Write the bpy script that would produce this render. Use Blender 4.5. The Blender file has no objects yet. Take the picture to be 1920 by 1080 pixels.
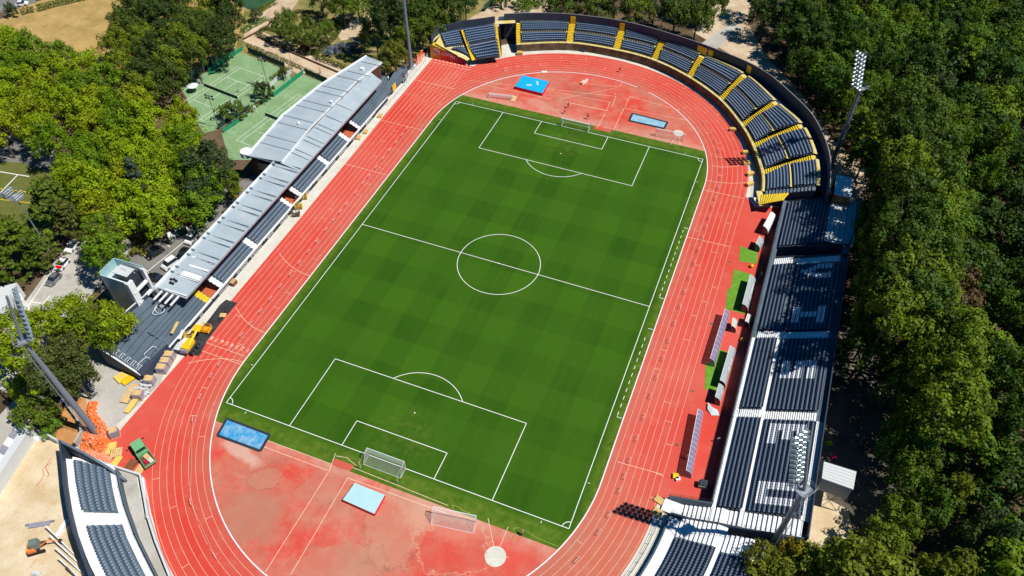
import bpy, bmesh, math, random
from mathutils import Vector, Matrix, Euler
from mathutils.geometry import tessellate_polygon
R = math.radians
scene = bpy.context.scene
COL = scene.collection

# ------------------------------------------------------------------ camera
CAM = Vector((45.834, -108.656, 122.539)); YAW, PIT, ROL, FOC = 0.3746, 0.7344, 0.0013, 1450.0
cd = bpy.data.cameras.new('camera'); cam = bpy.data.objects.new('camera', cd); COL.objects.link(cam)
RM = Matrix.Rotation(YAW, 3, 'Z') @ Matrix.Rotation(PIT, 3, 'X') @ Matrix.Rotation(ROL, 3, 'Z')
cam.matrix_world = Matrix.Translation(CAM) @ RM.to_4x4()
cd.sensor_width = 36; cd.lens = FOC / 1920 * 36; cd.clip_end = 2000; cd.clip_start = 1
scene.camera = cam

# ------------------------------------------------------------------ light
SUNV = Vector((0.615, 0.045, 1.0)).normalized()          # towards the sun
EL = math.asin(SUNV.z); AZ = math.atan2(SUNV.x, SUNV.y)
w = bpy.data.worlds.new('World'); scene.world = w; w.use_nodes = True
nt = w.node_tree; bg = nt.nodes['Background']; sky = nt.nodes.new('ShaderNodeTexSky')
sky.sky_type = 'NISHITA'; sky.sun_disc = False; sky.sun_elevation = EL; sky.sun_rotation = AZ
sky.air_density = 1.0; sky.dust_density = 0.2; sky.ozone_density = 2.5
hsn = nt.nodes.new('ShaderNodeHueSaturation'); hsn.inputs['Saturation'].default_value = 1.75; nt.links.new(sky.outputs[0], hsn.inputs['Color']); nt.links.new(hsn.outputs[0], bg.inputs[0]); bg.inputs[1].default_value = 0.050
sd = bpy.data.lights.new('sun', 'SUN'); sun = bpy.data.objects.new('sun', sd); COL.objects.link(sun)
sd.energy = 4.8; sd.angle = R(0.5); sd.color = (1.0, 0.965, 0.885)
sun.rotation_euler = SUNV.to_track_quat('Z', 'Y').to_euler()
scene.view_settings.view_transform = 'Standard'; scene.view_settings.look = 'None'
scene.view_settings.exposure = 0.15; scene.view_settings.gamma = 1

# ------------------------------------------------------------------ helpers
def G(u, v, z=0.0):
    """world point at height z that was measured at photo pixel (u, v)"""
    d = RM @ Vector(((u - 960) / FOC, -(v - 540) / FOC, -1.0))
    t = (z - CAM.z) / d.z
    p = CAM + d * t
    return Vector((p.x, p.y, z))
def GL(pts, z=0.0): return [G(a, b, z) for a, b in pts]
def lerp(a, b, t): return a + (b - a) * t

class MB:
    def __init__(s): s.v = []; s.f = []; s.m = []
    def add(s, vs, fs, mi=0):
        o = len(s.v); s.v += [tuple(p) for p in vs]
        for f in fs: s.f.append(tuple(i + o for i in f)); s.m.append(mi)
    def box(s, c, d, rz=0.0, mi=0, taper=1.0):
        cx, cy, cz = c; a, b, h = d[0] / 2, d[1] / 2, d[2] / 2; C, S = math.cos(rz), math.sin(rz)
        vs = []
        for k, zz in ((1.0, -h), (taper, h)):
            for x, y in ((-a, -b), (a, -b), (a, b), (-a, b)):
                x *= k; y *= k; vs.append((cx + x * C - y * S, cy + x * S + y * C, cz + zz))
        s.add(vs, [(3, 2, 1, 0), (4, 5, 6, 7), (0, 1, 5, 4), (1, 2, 6, 5), (2, 3, 7, 6), (3, 0, 4, 7)], mi)
    def tube(s, a, b, r0, r1=None, n=6, mi=0):
        a = Vector(a); b = Vector(b); r1 = r0 if r1 is None else r1
        d = (b - a)
        if d.length < 1e-6: return
        q = d.to_track_quat('Z', 'Y'); vs = []
        for p, r in ((a, r0), (b, r1)):
            for i in range(n):
                t = 2 * math.pi * i / n; vs.append(p + q @ Vector((math.cos(t) * r, math.sin(t) * r, 0)))
        fs = [(i, (i + 1) % n, n + (i + 1) % n, n + i) for i in range(n)] + [tuple(range(n))[::-1], tuple(range(n, 2 * n))]
        s.add(vs, fs, mi)
    def poly(s, pts, mi=0):
        pts = [Vector(p) for p in pts]
        for t in tessellate_polygon([pts]):
            a, b, c = t
            if (pts[b] - pts[a]).cross(pts[c] - pts[a]).z < 0: t = (a, c, b)
            s.add([pts[i] for i in t], [(0, 1, 2)], mi)
    def prism(s, pts, z0, z1, mi=0):
        s.poly([(p[0], p[1], z1) for p in pts], mi); n = len(pts)
        ar = sum(pts[i][0] * pts[(i + 1) % n][1] - pts[(i + 1) % n][0] * pts[i][1] for i in range(n))
        for i in range(n):
            p, q = pts[i], pts[(i + 1) % n]
            if ar < 0: p, q = q, p
            s.add([(p[0], p[1], z0), (q[0], q[1], z0), (q[0], q[1], z1), (p[0], p[1], z1)], [(0, 1, 2, 3)], mi)
    def strip(s, L, Rr, mi=0):
        """quads between two 3d polylines, facing up"""
        for i in range(len(L) - 1):
            q = [Vector(L[i]), Vector(Rr[i]), Vector(Rr[i + 1]), Vector(L[i + 1])]
            if (q[1] - q[0]).cross(q[2] - q[0]).z < 0: q.reverse()
            s.add(q, [(0, 1, 2, 3)], mi)
    def wall(s, pts, z0, z1, t=0.2, mi=0):
        """wall along an xy polyline; z0/z1 numbers or lists"""
        n = len(pts); Z0 = z0 if isinstance(z0, list) else [z0] * n; Z1 = z1 if isinstance(z1, list) else [z1] * n
        L, Q = offs(pts, t / 2), offs(pts, -t / 2); vs = []
        for i in range(n): vs += [(L[i].x, L[i].y, Z0[i]), (Q[i].x, Q[i].y, Z0[i]), (Q[i].x, Q[i].y, Z1[i]), (L[i].x, L[i].y, Z1[i])]
        fs = [(0, 3, 2, 1), tuple(4 * (n - 1) + k for k in (0, 1, 2, 3))]
        for i in range(n - 1):
            a = 4 * i; b = a + 4
            for k in range(4): fs.append((a + k, a + (k + 1) % 4, b + (k + 1) % 4, b + k))
        s.add(vs, fs, mi)
    def build(s, name, mats, parent=None, smooth=False, origin=None):
        me = bpy.data.meshes.new(name)
        vs = s.v if origin is None else [(x - origin[0], y - origin[1], z - origin[2]) for x, y, z in s.v]
        me.from_pydata(vs, [], s.f)
        for m in (mats if isinstance(mats, (list, tuple)) else [mats]): me.materials.append(m)
        me.polygons.foreach_set('material_index', s.m)
        if smooth: me.polygons.foreach_set('use_smooth', [True] * len(s.f))
        me.update()
        o = bpy.data.objects.new(name, me); COL.objects.link(o)
        if origin is not None: o.location = origin
        if parent:
            o.parent = parent
        return o
def offs(pts, d):
    """offset an xy polyline sideways by d (left of travel is +)"""
    P = [Vector((p[0], p[1])) for p in pts]; out = []
    for i in range(len(P)):
        a = P[max(i - 1, 0)]; b = P[min(i + 1, len(P) - 1)]; t = (b - a).normalized(); n = Vector((-t.y, t.x)); out.append(P[i] + n * d)
    return out
def tag(o, label=None, cat=None, group=None, kind=None):
    if label: o['label'] = label
    if cat: o['category'] = cat
    if group: o['group'] = group
    if kind: o['kind'] = kind
    return o
def empty(name, loc=(0, 0, 0), rz=0.0):
    o = bpy.data.objects.new(name, None); COL.objects.link(o); o.location = loc; o.rotation_euler = (0, 0, rz); o.empty_display_size = .5
    return o
def kids(o): return [c for c in bpy.data.objects if c.parent == o]
def dup(root, loc, rz, label, group=None, scale=None, _k={}):
    ch = _k.get(root.name)
    if ch is None: ch = [(c, kids(c)) for c in kids(root)]; _k[root.name] = ch
    r = root.copy(); COL.objects.link(r); r.location = loc; r.rotation_euler = (0, 0, rz)
    if scale: r.scale = scale
    r['label'] = label
    if group: r['group'] = group
    for c, gs in ch:
        k = c.copy(); COL.objects.link(k); k.parent = r
        for g in gs: d = g.copy(); COL.objects.link(d); d.parent = k
    return r
ORD = ['first', 'second', 'third', 'fourth', 'fifth', 'sixth', 'seventh', 'eighth', 'ninth', 'tenth', 'eleventh', 'twelfth', 'thirteenth', 'fourteenth', 'fifteenth', 'sixteenth', 'seventeenth', 'eighteenth', 'nineteenth', 'twentieth']
def ordn(i):
    if i < 20: return ORD[i]
    return {2: 'twenty', 3: 'thirty', 4: 'forty'}.get((i + 1) // 10, 'fifty') + ('-' + ORD[(i + 1) % 10 - 1] if (i + 1) % 10 else 'th')

# ------------------------------------------------------------------ materials
MATS = {}
def mat(name, col, rough=0.75, var=0.12, scale=0.6, metal=0.0, col2=None, spec=0.3, bump=0.0, alpha=1.0, trans=0.0):
    if name in MATS: return MATS[name]
    m = bpy.data.materials.new(name); m.use_nodes = True; n = m.node_tree.nodes; l = m.node_tree.links
    b = n['Principled BSDF']; b.inputs['Roughness'].default_value = rough; b.inputs['Metallic'].default_value = metal
    b.inputs['Specular IOR Level'].default_value = spec
    tc = n.new('ShaderNodeTexCoord'); no = n.new('ShaderNodeTexNoise'); no.inputs['Scale'].default_value = scale; no.inputs['Detail'].default_value = 6; no.inputs['Roughness'].default_value = .65
    l.new(tc.outputs['Object'], no.inputs['Vector'])
    cr = n.new('ShaderNodeValToRGB'); e = cr.color_ramp.elements
    c2 = col2 or [min(c * (1 + var), 1) for c in col]; c1 = [c * (1 - var) for c in col] if col2 is None else col
    e[0].position = .3; e[0].color = (*c1, 1); e[1].position = .7; e[1].color = (*c2, 1)
    l.new(no.outputs[0], cr.inputs[0]); l.new(cr.outputs[0], b.inputs['Base Color'])
    if bump:
        bp = n.new('ShaderNodeBump'); bp.inputs['Strength'].default_value = bump; n2 = n.new('ShaderNodeTexNoise'); n2.inputs['Scale'].default_value = scale * 12
        l.new(tc.outputs['Object'], n2.inputs['Vector']); l.new(n2.outputs[0], bp.inputs['Height']); l.new(bp.outputs[0], b.inputs['Normal'])
    if alpha < 1: b.inputs['Alpha'].default_value = alpha
    if trans: b.inputs['Transmission Weight'].default_value = trans
    MATS[name] = m; return m
class NT:
    """tiny node builder for the few layered surfaces"""
    def __init__(s, name, rough=.8, spec=.2):
        s.m = bpy.data.materials.new(name); s.m.use_nodes = True; s.n = s.m.node_tree.nodes; s.l = s.m.node_tree.links
        s.b = s.n['Principled BSDF']; s.b.inputs['Roughness'].default_value = rough; s.b.inputs['Specular IOR Level'].default_value = spec
        s.tc = s.n.new('ShaderNodeTexCoord'); MATS[name] = s.m
    def noise(s, sc, det=6, ro=.6, off=0.0, stretch=None):
        mp = s.n.new('ShaderNodeMapping'); mp.inputs['Location'].default_value = (off, off * .7, 0)
        if stretch: mp.inputs['Scale'].default_value = stretch
        s.l.new(s.tc.outputs['Object'], mp.inputs[0])
        t = s.n.new('ShaderNodeTexNoise'); t.inputs['Scale'].default_value = sc; t.inputs['Detail'].default_value = det; t.inputs['Roughness'].default_value = ro
        s.l.new(mp.outputs[0], t.inputs['Vector']); return t.outputs[0]
    def ramp(s, x, stops):
        r = s.n.new('ShaderNodeValToRGB'); e = r.color_ramp.elements
        while len(e) < len(stops): e.new(.5)
        for i, (p, c) in enumerate(stops): e[i].position = p; e[i].color = (*c, 1) if isinstance(c, (tuple, list)) else (c, c, c, 1)
        s.l.new(x, r.inputs[0]); return r.outputs[0]
    def mix(s, f, a, b, mode='MIX'):
        m = s.n.new('ShaderNodeMix'); m.data_type = 'RGBA'; m.blend_type = mode
        for inp, val in ((m.inputs[0], f), (m.inputs[6], a), (m.inputs[7], b)):
            if hasattr(val, 'is_output'): s.l.new(val, inp)
            elif isinstance(val, (int, float)): inp.default_value = val if inp == m.inputs[0] else (val, val, val, 1)
            else: inp.default_value = (*val, 1)
        return m.outputs[2]
    def math(s, op, a, b=0.0, c=None):
        m = s.n.new('ShaderNodeMath'); m.operation = op
        for i, val in enumerate((a, b) if c is None else (a, b, c)):
            if hasattr(val, 'is_output'): s.l.new(val, m.inputs[i])
            else: m.inputs[i].default_value = val
        return m.outputs[0]
    def xyz(s):
        x = s.n.new('ShaderNodeSeparateXYZ'); s.l.new(s.tc.outputs['Object'], x.inputs[0]); return x.outputs
    def out(s, c): s.l.new(c, s.b.inputs['Base Color']); return s.m
    def bump(s, h, st=.3, d=.05):
        b = s.n.new('ShaderNodeBump'); b.inputs['Strength'].default_value = st; b.inputs['Distance'].default_value = d
        s.l.new(h, b.inputs['Height']); s.l.new(b.outputs[0], s.b.inputs['Normal'])

def red_surface(name, worn):
    t = NT(name, .85, .15)
    n1 = t.noise(.055, 5, .6, 3.1 if worn else 11.0); n2 = t.noise(.35, 8, .7, 20.0); n3 = t.noise(6, 3, .6)
    base = t.mix(t.ramp(t.noise(.03, 3, .5, 7), [(.35, 0.0), (.65, 1.0)]), (.60, .050, .032), (.63, .088, .066))
    if worn:
        c = t.mix(t.ramp(n1, [(.42, 0.0), (.66, .85)]), base, (.47, .22, .15)); c = t.mix(t.ramp(t.noise(.16, 6, .7, 97), [(.5, 0.0), (.68, .5)]), c, (.36, .16, .11))
        c = t.mix(t.ramp(n2, [(.45, 0.0), (.75, .45)]), c, (.62, .33, .22))
        ring = t.ramp(t.noise(.09, 2, .4, 41), [(.537, 0.0), (.543, .22), (.549, 0.0)])
        c = t.mix(ring, c, (.24, .08, .05))
        x = t.xyz(); wob = t.noise(.35, 5, .65, 23)
        def blob(u, v, rx, ry, ang):
            p = G(u, v); ca, sa = math.cos(ang), math.sin(ang); dx = t.math('SUBTRACT', x[0], p.x); dy = t.math('SUBTRACT', x[1], p.y)
            a = t.math('DIVIDE', t.math('ADD', t.math('MULTIPLY', dx, ca), t.math('MULTIPLY', dy, sa)), rx); b_ = t.math('DIVIDE', t.math('SUBTRACT', t.math('MULTIPLY', dy, ca), t.math('MULTIPLY', dx, sa)), ry)
            return t.math('ADD', t.math('SQRT', t.math('ADD', t.math('MULTIPLY', a, a), t.math('MULTIPLY', b_, b_))), t.math('MULTIPLY', t.math('SUBTRACT', wob, .5), 1.3))
        # (pixel, radii, angle, fill colour, fill strength, outline colour, outline strength)
        for u, v, rx, ry, an, fc, fs, oc, os_ in ((465, 970, 8, 7, .3, (.40, .20, .13), .75, (.3, .12, .08), .0), (745, 985, 5.5, 8, .2, (.50, .26, .17), .85, (.26, .10, .07), .7), (830, 975, 9, 4, .1, (.60, .36, .25), .7, (.6, .4, .3), .0), (850, 1025, 6.5, 5.2, .2, (.60, .09, .065), .7, (.66, .42, .30), .6), (498, 897, 3.4, 2.2, .75, (.46, .21, .14), .7, (.25, .09, .06), .75), (572, 923, 2.0, 1.7, 0, (.48, .19, .13), .6, (.27, .10, .07), .6), (612, 905, 3, 4, .3, (.5, .2, .14), .4, (.30, .11, .08), .55), (640, 1060, 8, 4, .4, (.46, .23, .15), .6, (.3, .12, .08), .5), (955, 1040, 5, 3.5, .2, (.66, .06, .045), .7, (.6, .3, .2), .0), (450, 845, 6, 1.6, -.25, (.62, .42, .34), .8, (.5, .3, .2), 0), (1090, 175, 7, 2.5, -.2, (.36, .07, .05), .5, (.3, .1, .08), .0), (1010, 195, 6, 2.0, -.2, (.58, .34, .25), .6, (.3, .1, .08), .0)):
            d_ = blob(u, v, rx, ry, an); c = t.mix(t.math('MULTIPLY', t.ramp(d_, [(.55, 1.0), (1.0, 0.0)] if os_ == 0 else [(.80, .8), (1.0, 0.0)]), fs * .85), c, fc)
            if os_: c = t.mix(t.math('MULTIPLY', t.ramp(d_, [(.93, 0.0), (.965, 1.0), (1.0, 0.0)]), os_), c, oc)
        ed = t.ramp(t.math('DIVIDE', t.math('SUBTRACT', t.math('ABSOLUTE', x[1]), 55.8), 5.0), [(.1, 1.0), (.8, 0.0)])
        c = t.mix(t.math('MULTIPLY', ed, t.ramp(t.noise(.5, 7, .75, 83), [(.35, .1), (.65, .85)])), c, (.58, .35, .26))
    else:
        c = t.mix(t.ramp(n1, [(.50, 0.0), (.75, .4)]), base, (.60, .17, .11))
        # south-east bend and east inner lanes are faded
        x = t.xyz(); sx = t.math('MULTIPLY', t.ramp(t.math('DIVIDE', t.math('ADD', x[0], 0.0), 60.0), [(.2, 0.0), (.5, 1.0)]), t.ramp(t.math('DIVIDE', t.math('SUBTRACT', -38.0, x[1]), 40.0), [(0.0, 0.0), (.35, 1.0)]))
        c = t.mix(t.math('MULTIPLY', sx, t.ramp(n2, [(.3, .5), (.7, 1.0)])), c, (.50, .17, .105))
        ty = t.math('MAXIMUM', t.math('SUBTRACT', t.math('ABSOLUTE', x[1]), 42.2), 0.0); dd = t.math('SUBTRACT', t.math('SQRT', t.math('ADD', t.math('MULTIPLY', x[0], x[0]), t.math('MULTIPLY', ty, ty))), 36.5)
        inn = t.math('MULTIPLY', t.ramp(t.math('DIVIDE', dd, 10.0), [(.05, .75), (.42, 0.0)]), t.ramp(t.noise(.12, 5, .65, 71), [(.35, .15), (.65, 1.0)]))
        c = t.mix(inn, c, (.45, .16, .11))
        ln = t.math('FRACT', t.math('DIVIDE', dd, 1.22)); jn = t.ramp(ln, [(.47, 0.0), (.5, .22), (.53, 0.0)]); c = t.mix(t.math('MULTIPLY', jn, t.ramp(t.noise(.2, 3, .6, 33), [(.4, 0.0), (.6, 1.0)])), c, (.33, .04, .03))
        lane = t.n.new('ShaderNodeTexWhiteNoise'); lane.noise_dimensions = '1D'; t.l.new(t.math('FLOOR', t.math('DIVIDE', dd, 1.22)), lane.inputs['W']); c = t.mix(t.math('MULTIPLY', lane.outputs['Value'], .16), c, (.50, .14, .10))
        sk = t.ramp(t.noise(.8, 6, .7, 17, (1, .12, 1)), [(.5, 0.0), (.75, .35)]); c = t.mix(sk, c, (.45, .10, .07))
        c = t.mix(t.ramp(n2, [(.52, 0.0), (.8, .3)]), c, (.62, .28, .21))
    c = t.mix(t.ramp(n3, [(.3, .12), (.7, 0.0)]), c, (.2, .02, .012))
    t.bump(n3, .15); return t.out(c)
M_RED = red_surface('red_track_rubber', False); M_REDW = red_surface('faded_red_rubber', True)

def pitch_mat():
    t = NT('mown_turf', .9, .1); x = t.xyz()
    def band(c, wd, ph):
        f = t.math('FRACT', t.math('DIVIDE', t.math('ADD', c, ph), wd)); return t.ramp(f, [(.0, 0.0), (.04, 1.0), (.5, 1.0), (.54, 0.0)])
    nz = t.noise(.8, 4, .6); wob = t.math('MULTIPLY', t.math('SUBTRACT', nz, .5), .5)
    bx = band(t.math('ADD', x[0], wob), 11.33, 200); by = band(t.math('ADD', x[1], wob), 12.8, 200)
    chk = t.math('MULTIPLY', t.math('ADD', bx, by), .5)
    chk = t.mix(t.ramp(t.noise(.05, 2, .5, 51), [(.35, .0), (.65, .6)]), chk, (.5, .5, .5)); c = t.mix(chk, (.022, .078, .0035), (.046, .130, .006)); c = t.mix(t.ramp(t.noise(.9, 5, .7, 61, (1, .06, 1)), [(.4, 0.0), (.7, .35)]), c, (.060, .125, .008))
    c = t.mix(t.ramp(t.noise(.10, 4, .65, 5), [(.4, 0.0), (.75, .5)]), c, (.050, .118, .007))
    c = t.mix(t.ramp(t.noise(.5, 7, .75, 9), [(.62, 0.0), (.85, .6)]), c, (.105, .17, .022))
    c = t.mix(t.ramp(t.noise(5, 3, .7), [(.3, .35), (.65, 0.0)]), c, (.014, .06, .002))
    gy = t.math('DIVIDE', t.math('ABSOLUTE', t.math('SUBTRACT', t.math('ABSOLUTE', x[1]), 46.5)), 7.0); gx = t.math('DIVIDE', t.math('ABSOLUTE', x[0]), 8.0)
    gm_ = t.math('MULTIPLY', t.ramp(t.math('ADD', t.math('MULTIPLY', gy, gy), t.math('MULTIPLY', gx, gx)), [(.1, 1.0), (1.0, 0.0)]), t.ramp(t.noise(.7, 6, .75, 91), [(.45, 0.0), (.7, .7)]))
    c = t.mix(gm_, c, (.11, .15, .025))
    # rough yellowish margins outside the touchlines
    ex = t.ramp(t.math('DIVIDE', t.math('SUBTRACT', t.math('ABSOLUTE', x[1]), 52.7), 4.0), [(0.0, 0.0), (.3, 1.0)])
    ey = t.ramp(t.math('DIVIDE', t.math('SUBTRACT', t.math('ABSOLUTE', x[0]), 34.2), 2.6), [(0.0, 0.0), (.6, 1.0)])
    e = t.math('MULTIPLY', t.math('MAXIMUM', ex, ey), t.ramp(t.noise(.6, 5, .7, 31), [(.35, .1), (.65, .9)]))
    c = t.mix(e, c, (.115, .17, .018))
    t.bump(t.noise(9, 3, .7), .35); return t.out(c)
M_PITCH = pitch_mat()

def patch(name, a, b, sc, c=None, p=(.4, .6), fine=None, rough=.9):
    t = NT(name, rough, .15); col = t.mix(t.ramp(t.noise(sc, 7, .65), [(p[0], 0.0), (p[1], 1.0)]), a, b)
    if c: col = t.mix(t.ramp(t.noise(sc * 2.7, 6, .7, 13), [(.55, 0.0), (.7, .8)]), col, c)
    n = t.noise(4, 4, .7, 3); col = t.mix(t.ramp(n, [(.3, .25), (.6, 0.0)]), col, [q * .35 for q in a])
    t.bump(n, .4, .08); return t.out(col)
M_EARTH = patch('woodland_earth', (.085, .055, .032), (.16, .11, .065), .12, (.05, .06, .02))
M_SAND = patch('pale_building_sand', (.56, .42, .24), (.72, .60, .43), .16, (.54, .36, .17), p=(.35, .62))
M_DUST = patch('dusty_path', (.50, .37, .24), (.62, .49, .35), .2, (.36, .24, .14))
M_DRY = patch('dry_grass', (.36, .24, .085), (.50, .33, .13), .12, (.20, .21, .04))
M_YARD = patch('yard_concrete', (.40, .375, .33), (.50, .475, .43), .1, (.30, .28, .24))
M_ASPH = patch('grey_asphalt', (.17, .165, .155), (.22, .215, .20), .2, (.27, .26, .25))
M_CONC = patch('walkway_concrete', (.60, .57, .50), (.68, .65, .57), .3, (.50, .46, .39))
M_OCHRE = patch('ochre_soil', (.45, .20, .07), (.55, .28, .11), .3)
M_COURT = patch('tennis_turf', (.17, .29, .125), (.27, .40, .22), .25, (.12, .23, .075), p=(.3, .7))
M_COURT2 = patch('dark_tennis_turf', (.025, .075, .035), (.035, .095, .045), .3)
M_FIELD = patch('artificial_turf', (.115, .125, .028), (.14, .15, .04), .5)
M_PARK = patch('park_grass', (.14, .15, .035), (.32, .25, .10), .22, (.42, .31, .17))
M_FAKE = patch('bright_artificial_grass', (.11, .26, .02), (.15, .33, .035), .8)
M_TARP = patch('black_ground_fabric', (.028, .027, .03), (.055, .052, .056), .5, (.09, .085, .085))
M_STAIN = patch('weathered_brown_concrete', (.10, .075, .045), (.20, .16, .10), .5, (.06, .045, .03))
M_LINE = mat('white_line_paint', (.80, .80, .77), .7, .05, 2)
M_CREAM = mat('cream_line_paint', (.78, .56, .40), .7, .22, 1.5)
M_YLINE = mat('yellow_line_paint', (.62, .42, .02), .7)
M_WHITE = mat('white_painted_concrete', (.80, .80, .79), .6, .06, .4)
M_WPAINT = mat('white_paint', (.78, .79, .80), .35, .03, .5, spec=.5)
M_NAVY = mat('slate_navy_paint', (.040, .052, .082), .65, .18, .5)
M_SLATE = mat('slate_grey_terrace', (.10, .135, .172), .7, .14, .35)
M_NAVYD = mat('dark_navy_seat_plastic', (.018, .030, .060), .32, .1, .5, spec=.6)
M_GSEAT = mat('grey_seat_plastic', (.06, .09, .14), .4, .1, .5, spec=.5)
M_WSEAT = mat('white_seat_plastic', (.72, .74, .78), .4, .04, .5)
M_YEL = mat('yellow_step_paint', (.72, .50, .025), .6, .12, .7)
M_YCON = mat('worn_yellow_walkway', (.62, .46, .05), .7, .1, .4, col2=(.66, .60, .36))
M_YMACH = mat('yellow_machine_paint', (.78, .50, .01), .35, .06, .8, spec=.5)
M_STEEL = mat('galvanised_steel', (.42, .45, .48), .4, .15, 1.2, metal=.6)
M_POLE = mat('grey_painted_pole', (.17, .205, .25), .45, .1, .3, spec=.4)
M_DARK = mat('near_black_paint', (.012, .013, .018), .5, .2, 1)
M_RAIL = mat('dark_railing_steel', (.05, .06, .08), .45, .1, 1, metal=.4)
M_LIGHT = mat('floodlight_glass', (.36, .43, .46), .15, .1, 3, metal=.5, spec=.8)
M_GREENW = mat('green_windscreen_cloth', (.015, .26, .13), .7, .15, .8)
M_DGREEN = mat('dark_green_fence_mesh', (.02, .06, .045), .8, .2, 1)
M_ORANGE = mat('orange_plastic', (.85, .16, .015), .45, .25, 3, col2=(.90, .30, .10))
M_ORPALE = mat('faded_orange_plastic', (.85, .38, .25), .5, .1, 3)
M_TERRA = mat('terracotta_floor', (.50, .12, .05), .7, .1, 1)
M_WOOD = mat('pale_pallet_wood', (.62, .42, .19), .8, .2, 2)
M_BROWN = mat('brown_timber', (.20, .075, .035), .8, .2, 2)
M_YWOOD = mat('yellow_formwork_board', (.75, .52, .12), .7, .1, 1)
M_WRAP = mat('grey_pallet_wrap', (.28, .27, .33), .35, .25, 3, spec=.6)
M_BLUE = mat('bright_blue_mat', (.005, .36, .78), .5, .06, .6, col2=(.01, .40, .82))
M_PALEB = mat('pale_blue_mat', (.40, .62, .66), .55, .05, .7)
M_CRIM = mat('crimson_mat_side', (.60, .01, .05), .5, .1, 1)
M_TEAL = mat('teal_glass_cladding', (.30, .47, .50), .15, .2, .25, metal=.0, spec=.8, col2=(.34, .56, .58))
M_GLASS = mat('dark_window_glass', (.02, .03, .04), .08, .2, .5, spec=.8)
M_BRICK = mat('dark_brown_cladding', (.10, .045, .03), .8, .25, .8)
M_PLAST = mat('pale_grey_plaster', (.55, .57, .58), .7, .05, .4)
M_NET = mat('white_goal_net', (.7, .72, .7), .8, .05, 2, alpha=.22)
M_POLY = mat('lilac_polycarbonate', (.30, .26, .42), .12, .1, .5, spec=.7, alpha=.62)
M_GCAN = mat('grey_canopy_shell', (.34, .38, .40), .35, .06, .6, spec=.5)
M_BCAN = mat('beige_canopy_shell', (.52, .50, .44), .4, .06, .6)
M_SKIN = mat('skin', (.45, .24, .15), .6, .05, 3)
M_HAIR = mat('dark_hair', (.02, .013, .01), .6, .1, 5)
M_TYRE = mat('tyre_rubber', (.015, .015, .016), .8, .1, 4)
M_BARK = mat('tree_bark', (.10, .075, .05), .9, .3, 3)
def pool_mat(name, a, b):
    t = NT(name, .45, .4); c = t.mix(t.ramp(t.noise(.7, 7, .7), [(.42, 0.0), (.75, .9)]), a, b); c = t.mix(t.ramp(t.noise(1.6, 6, .8, 9), [(.6, 0.0), (.72, .5)]), c, (.03, .12, .2)); return t.out(c)
M_PITB = pool_mat('stained_blue_sheet', (.03, .28, .55), (.40, .52, .60)); M_PITG = pool_mat('washed_grey_blue_sheet', (.20, .42, .55), (.42, .55, .62))
def roof_mat():
    t = NT('ribbed_zinc_roof', .38, .5); t.b.inputs['Metallic'].default_value = .1; x = t.xyz()
    f = t.math('FRACT', t.math('MULTIPLY', x[1], 2.0)); rib = t.ramp(f, [(.0, 1.0), (.09, 1.0), (.16, 0.0), (.9, 0.0), (1.0, 1.0)])
    c = t.mix(t.ramp(t.noise(.15, 6, .7), [(.35, 0.0), (.7, 1.0)]), (.40, .465, .51), (.50, .565, .61))
    pan = t.ramp(t.noise(.5, 2, .5, 5, (.1, 1.2, 1)), [(.4, 0.0), (.6, .35)]); c = t.mix(pan, c, (.34, .41, .46))
    c = t.mix(t.math('MULTIPLY', rib, .3), c, (.20, .25, .28)); t.bump(rib, .5, .06); return t.out(c)
M_ROOF = roof_mat()
def leaf_mat():
    m = bpy.data.materials.new('foliage'); m.use_nodes = True; n = m.node_tree.nodes; l = m.node_tree.links
    b = n['Principled BSDF']; out = n['Material Output']; oi = n.new('ShaderNodeObjectInfo'); ge = n.new('ShaderNodeNewGeometry')
    tc = n.new('ShaderNodeTexCoord'); no = n.new('ShaderNodeTexNoise'); no.inputs['Scale'].default_value = .45; no.inputs['Detail'].default_value = 3; l.new(ge.outputs['Position'], no.inputs['Vector'])
    hs = n.new('ShaderNodeHueSaturation'); l.new(oi.outputs['Color'], hs.inputs['Color'])
    mr = n.new('ShaderNodeMapRange'); mr.inputs[3].default_value = .72; mr.inputs[4].default_value = 1.3; l.new(ge.outputs['Random Per Island'], mr.inputs[0])
    mu = n.new('ShaderNodeMath'); mu.operation = 'MULTIPLY'; l.new(mr.outputs[0], mu.inputs[0]); r2 = n.new('ShaderNodeMapRange'); r2.inputs[1].default_value = .3; r2.inputs[2].default_value = .7; r2.inputs[3].default_value = .7; r2.inputs[4].default_value = 1.35
    l.new(no.outputs[0], r2.inputs[0]); l.new(r2.outputs[0], mu.inputs[1]); l.new(mu.outputs[0], hs.inputs['Value'])
    h2 = n.new('ShaderNodeMapRange'); h2.inputs[3].default_value = .475; h2.inputs[4].default_value = .515; l.new(ge.outputs['Random Per Island'], h2.inputs[0]); l.new(h2.outputs[0], hs.inputs['Hue'])
    l.new(hs.outputs[0], b.inputs['Base Color']); b.inputs['Roughness'].default_value = .6; b.inputs['Specular IOR Level'].default_value = .25
    tr = n.new('ShaderNodeBsdfTranslucent'); l.new(hs.outputs[0], tr.inputs[0]); mx = n.new('ShaderNodeMixShader'); mx.inputs[0].default_value = .3
    l.new(b.outputs[0], mx.inputs[1]); l.new(tr.outputs[0], mx.inputs[2]); l.new(mx.outputs[0], out.inputs[0]); return m
M_LEAF = leaf_mat()

# ================================================================== SETTING
def sheet(name, pts, z, m, label=None, kind='structure'):
    b = MB(); b.poly([(p[0], p[1], z) for p in pts]); o = b.build(name, m); o['kind'] = kind
    if label: o['label'] = label
    return o
def psheet(name, px, z, m): return sheet(name, GL(px), z, m)
sheet('ground', [(-700, -500), (700, -500), (700, 900), (-700, 900)], -0.02, M_EARTH)

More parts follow.
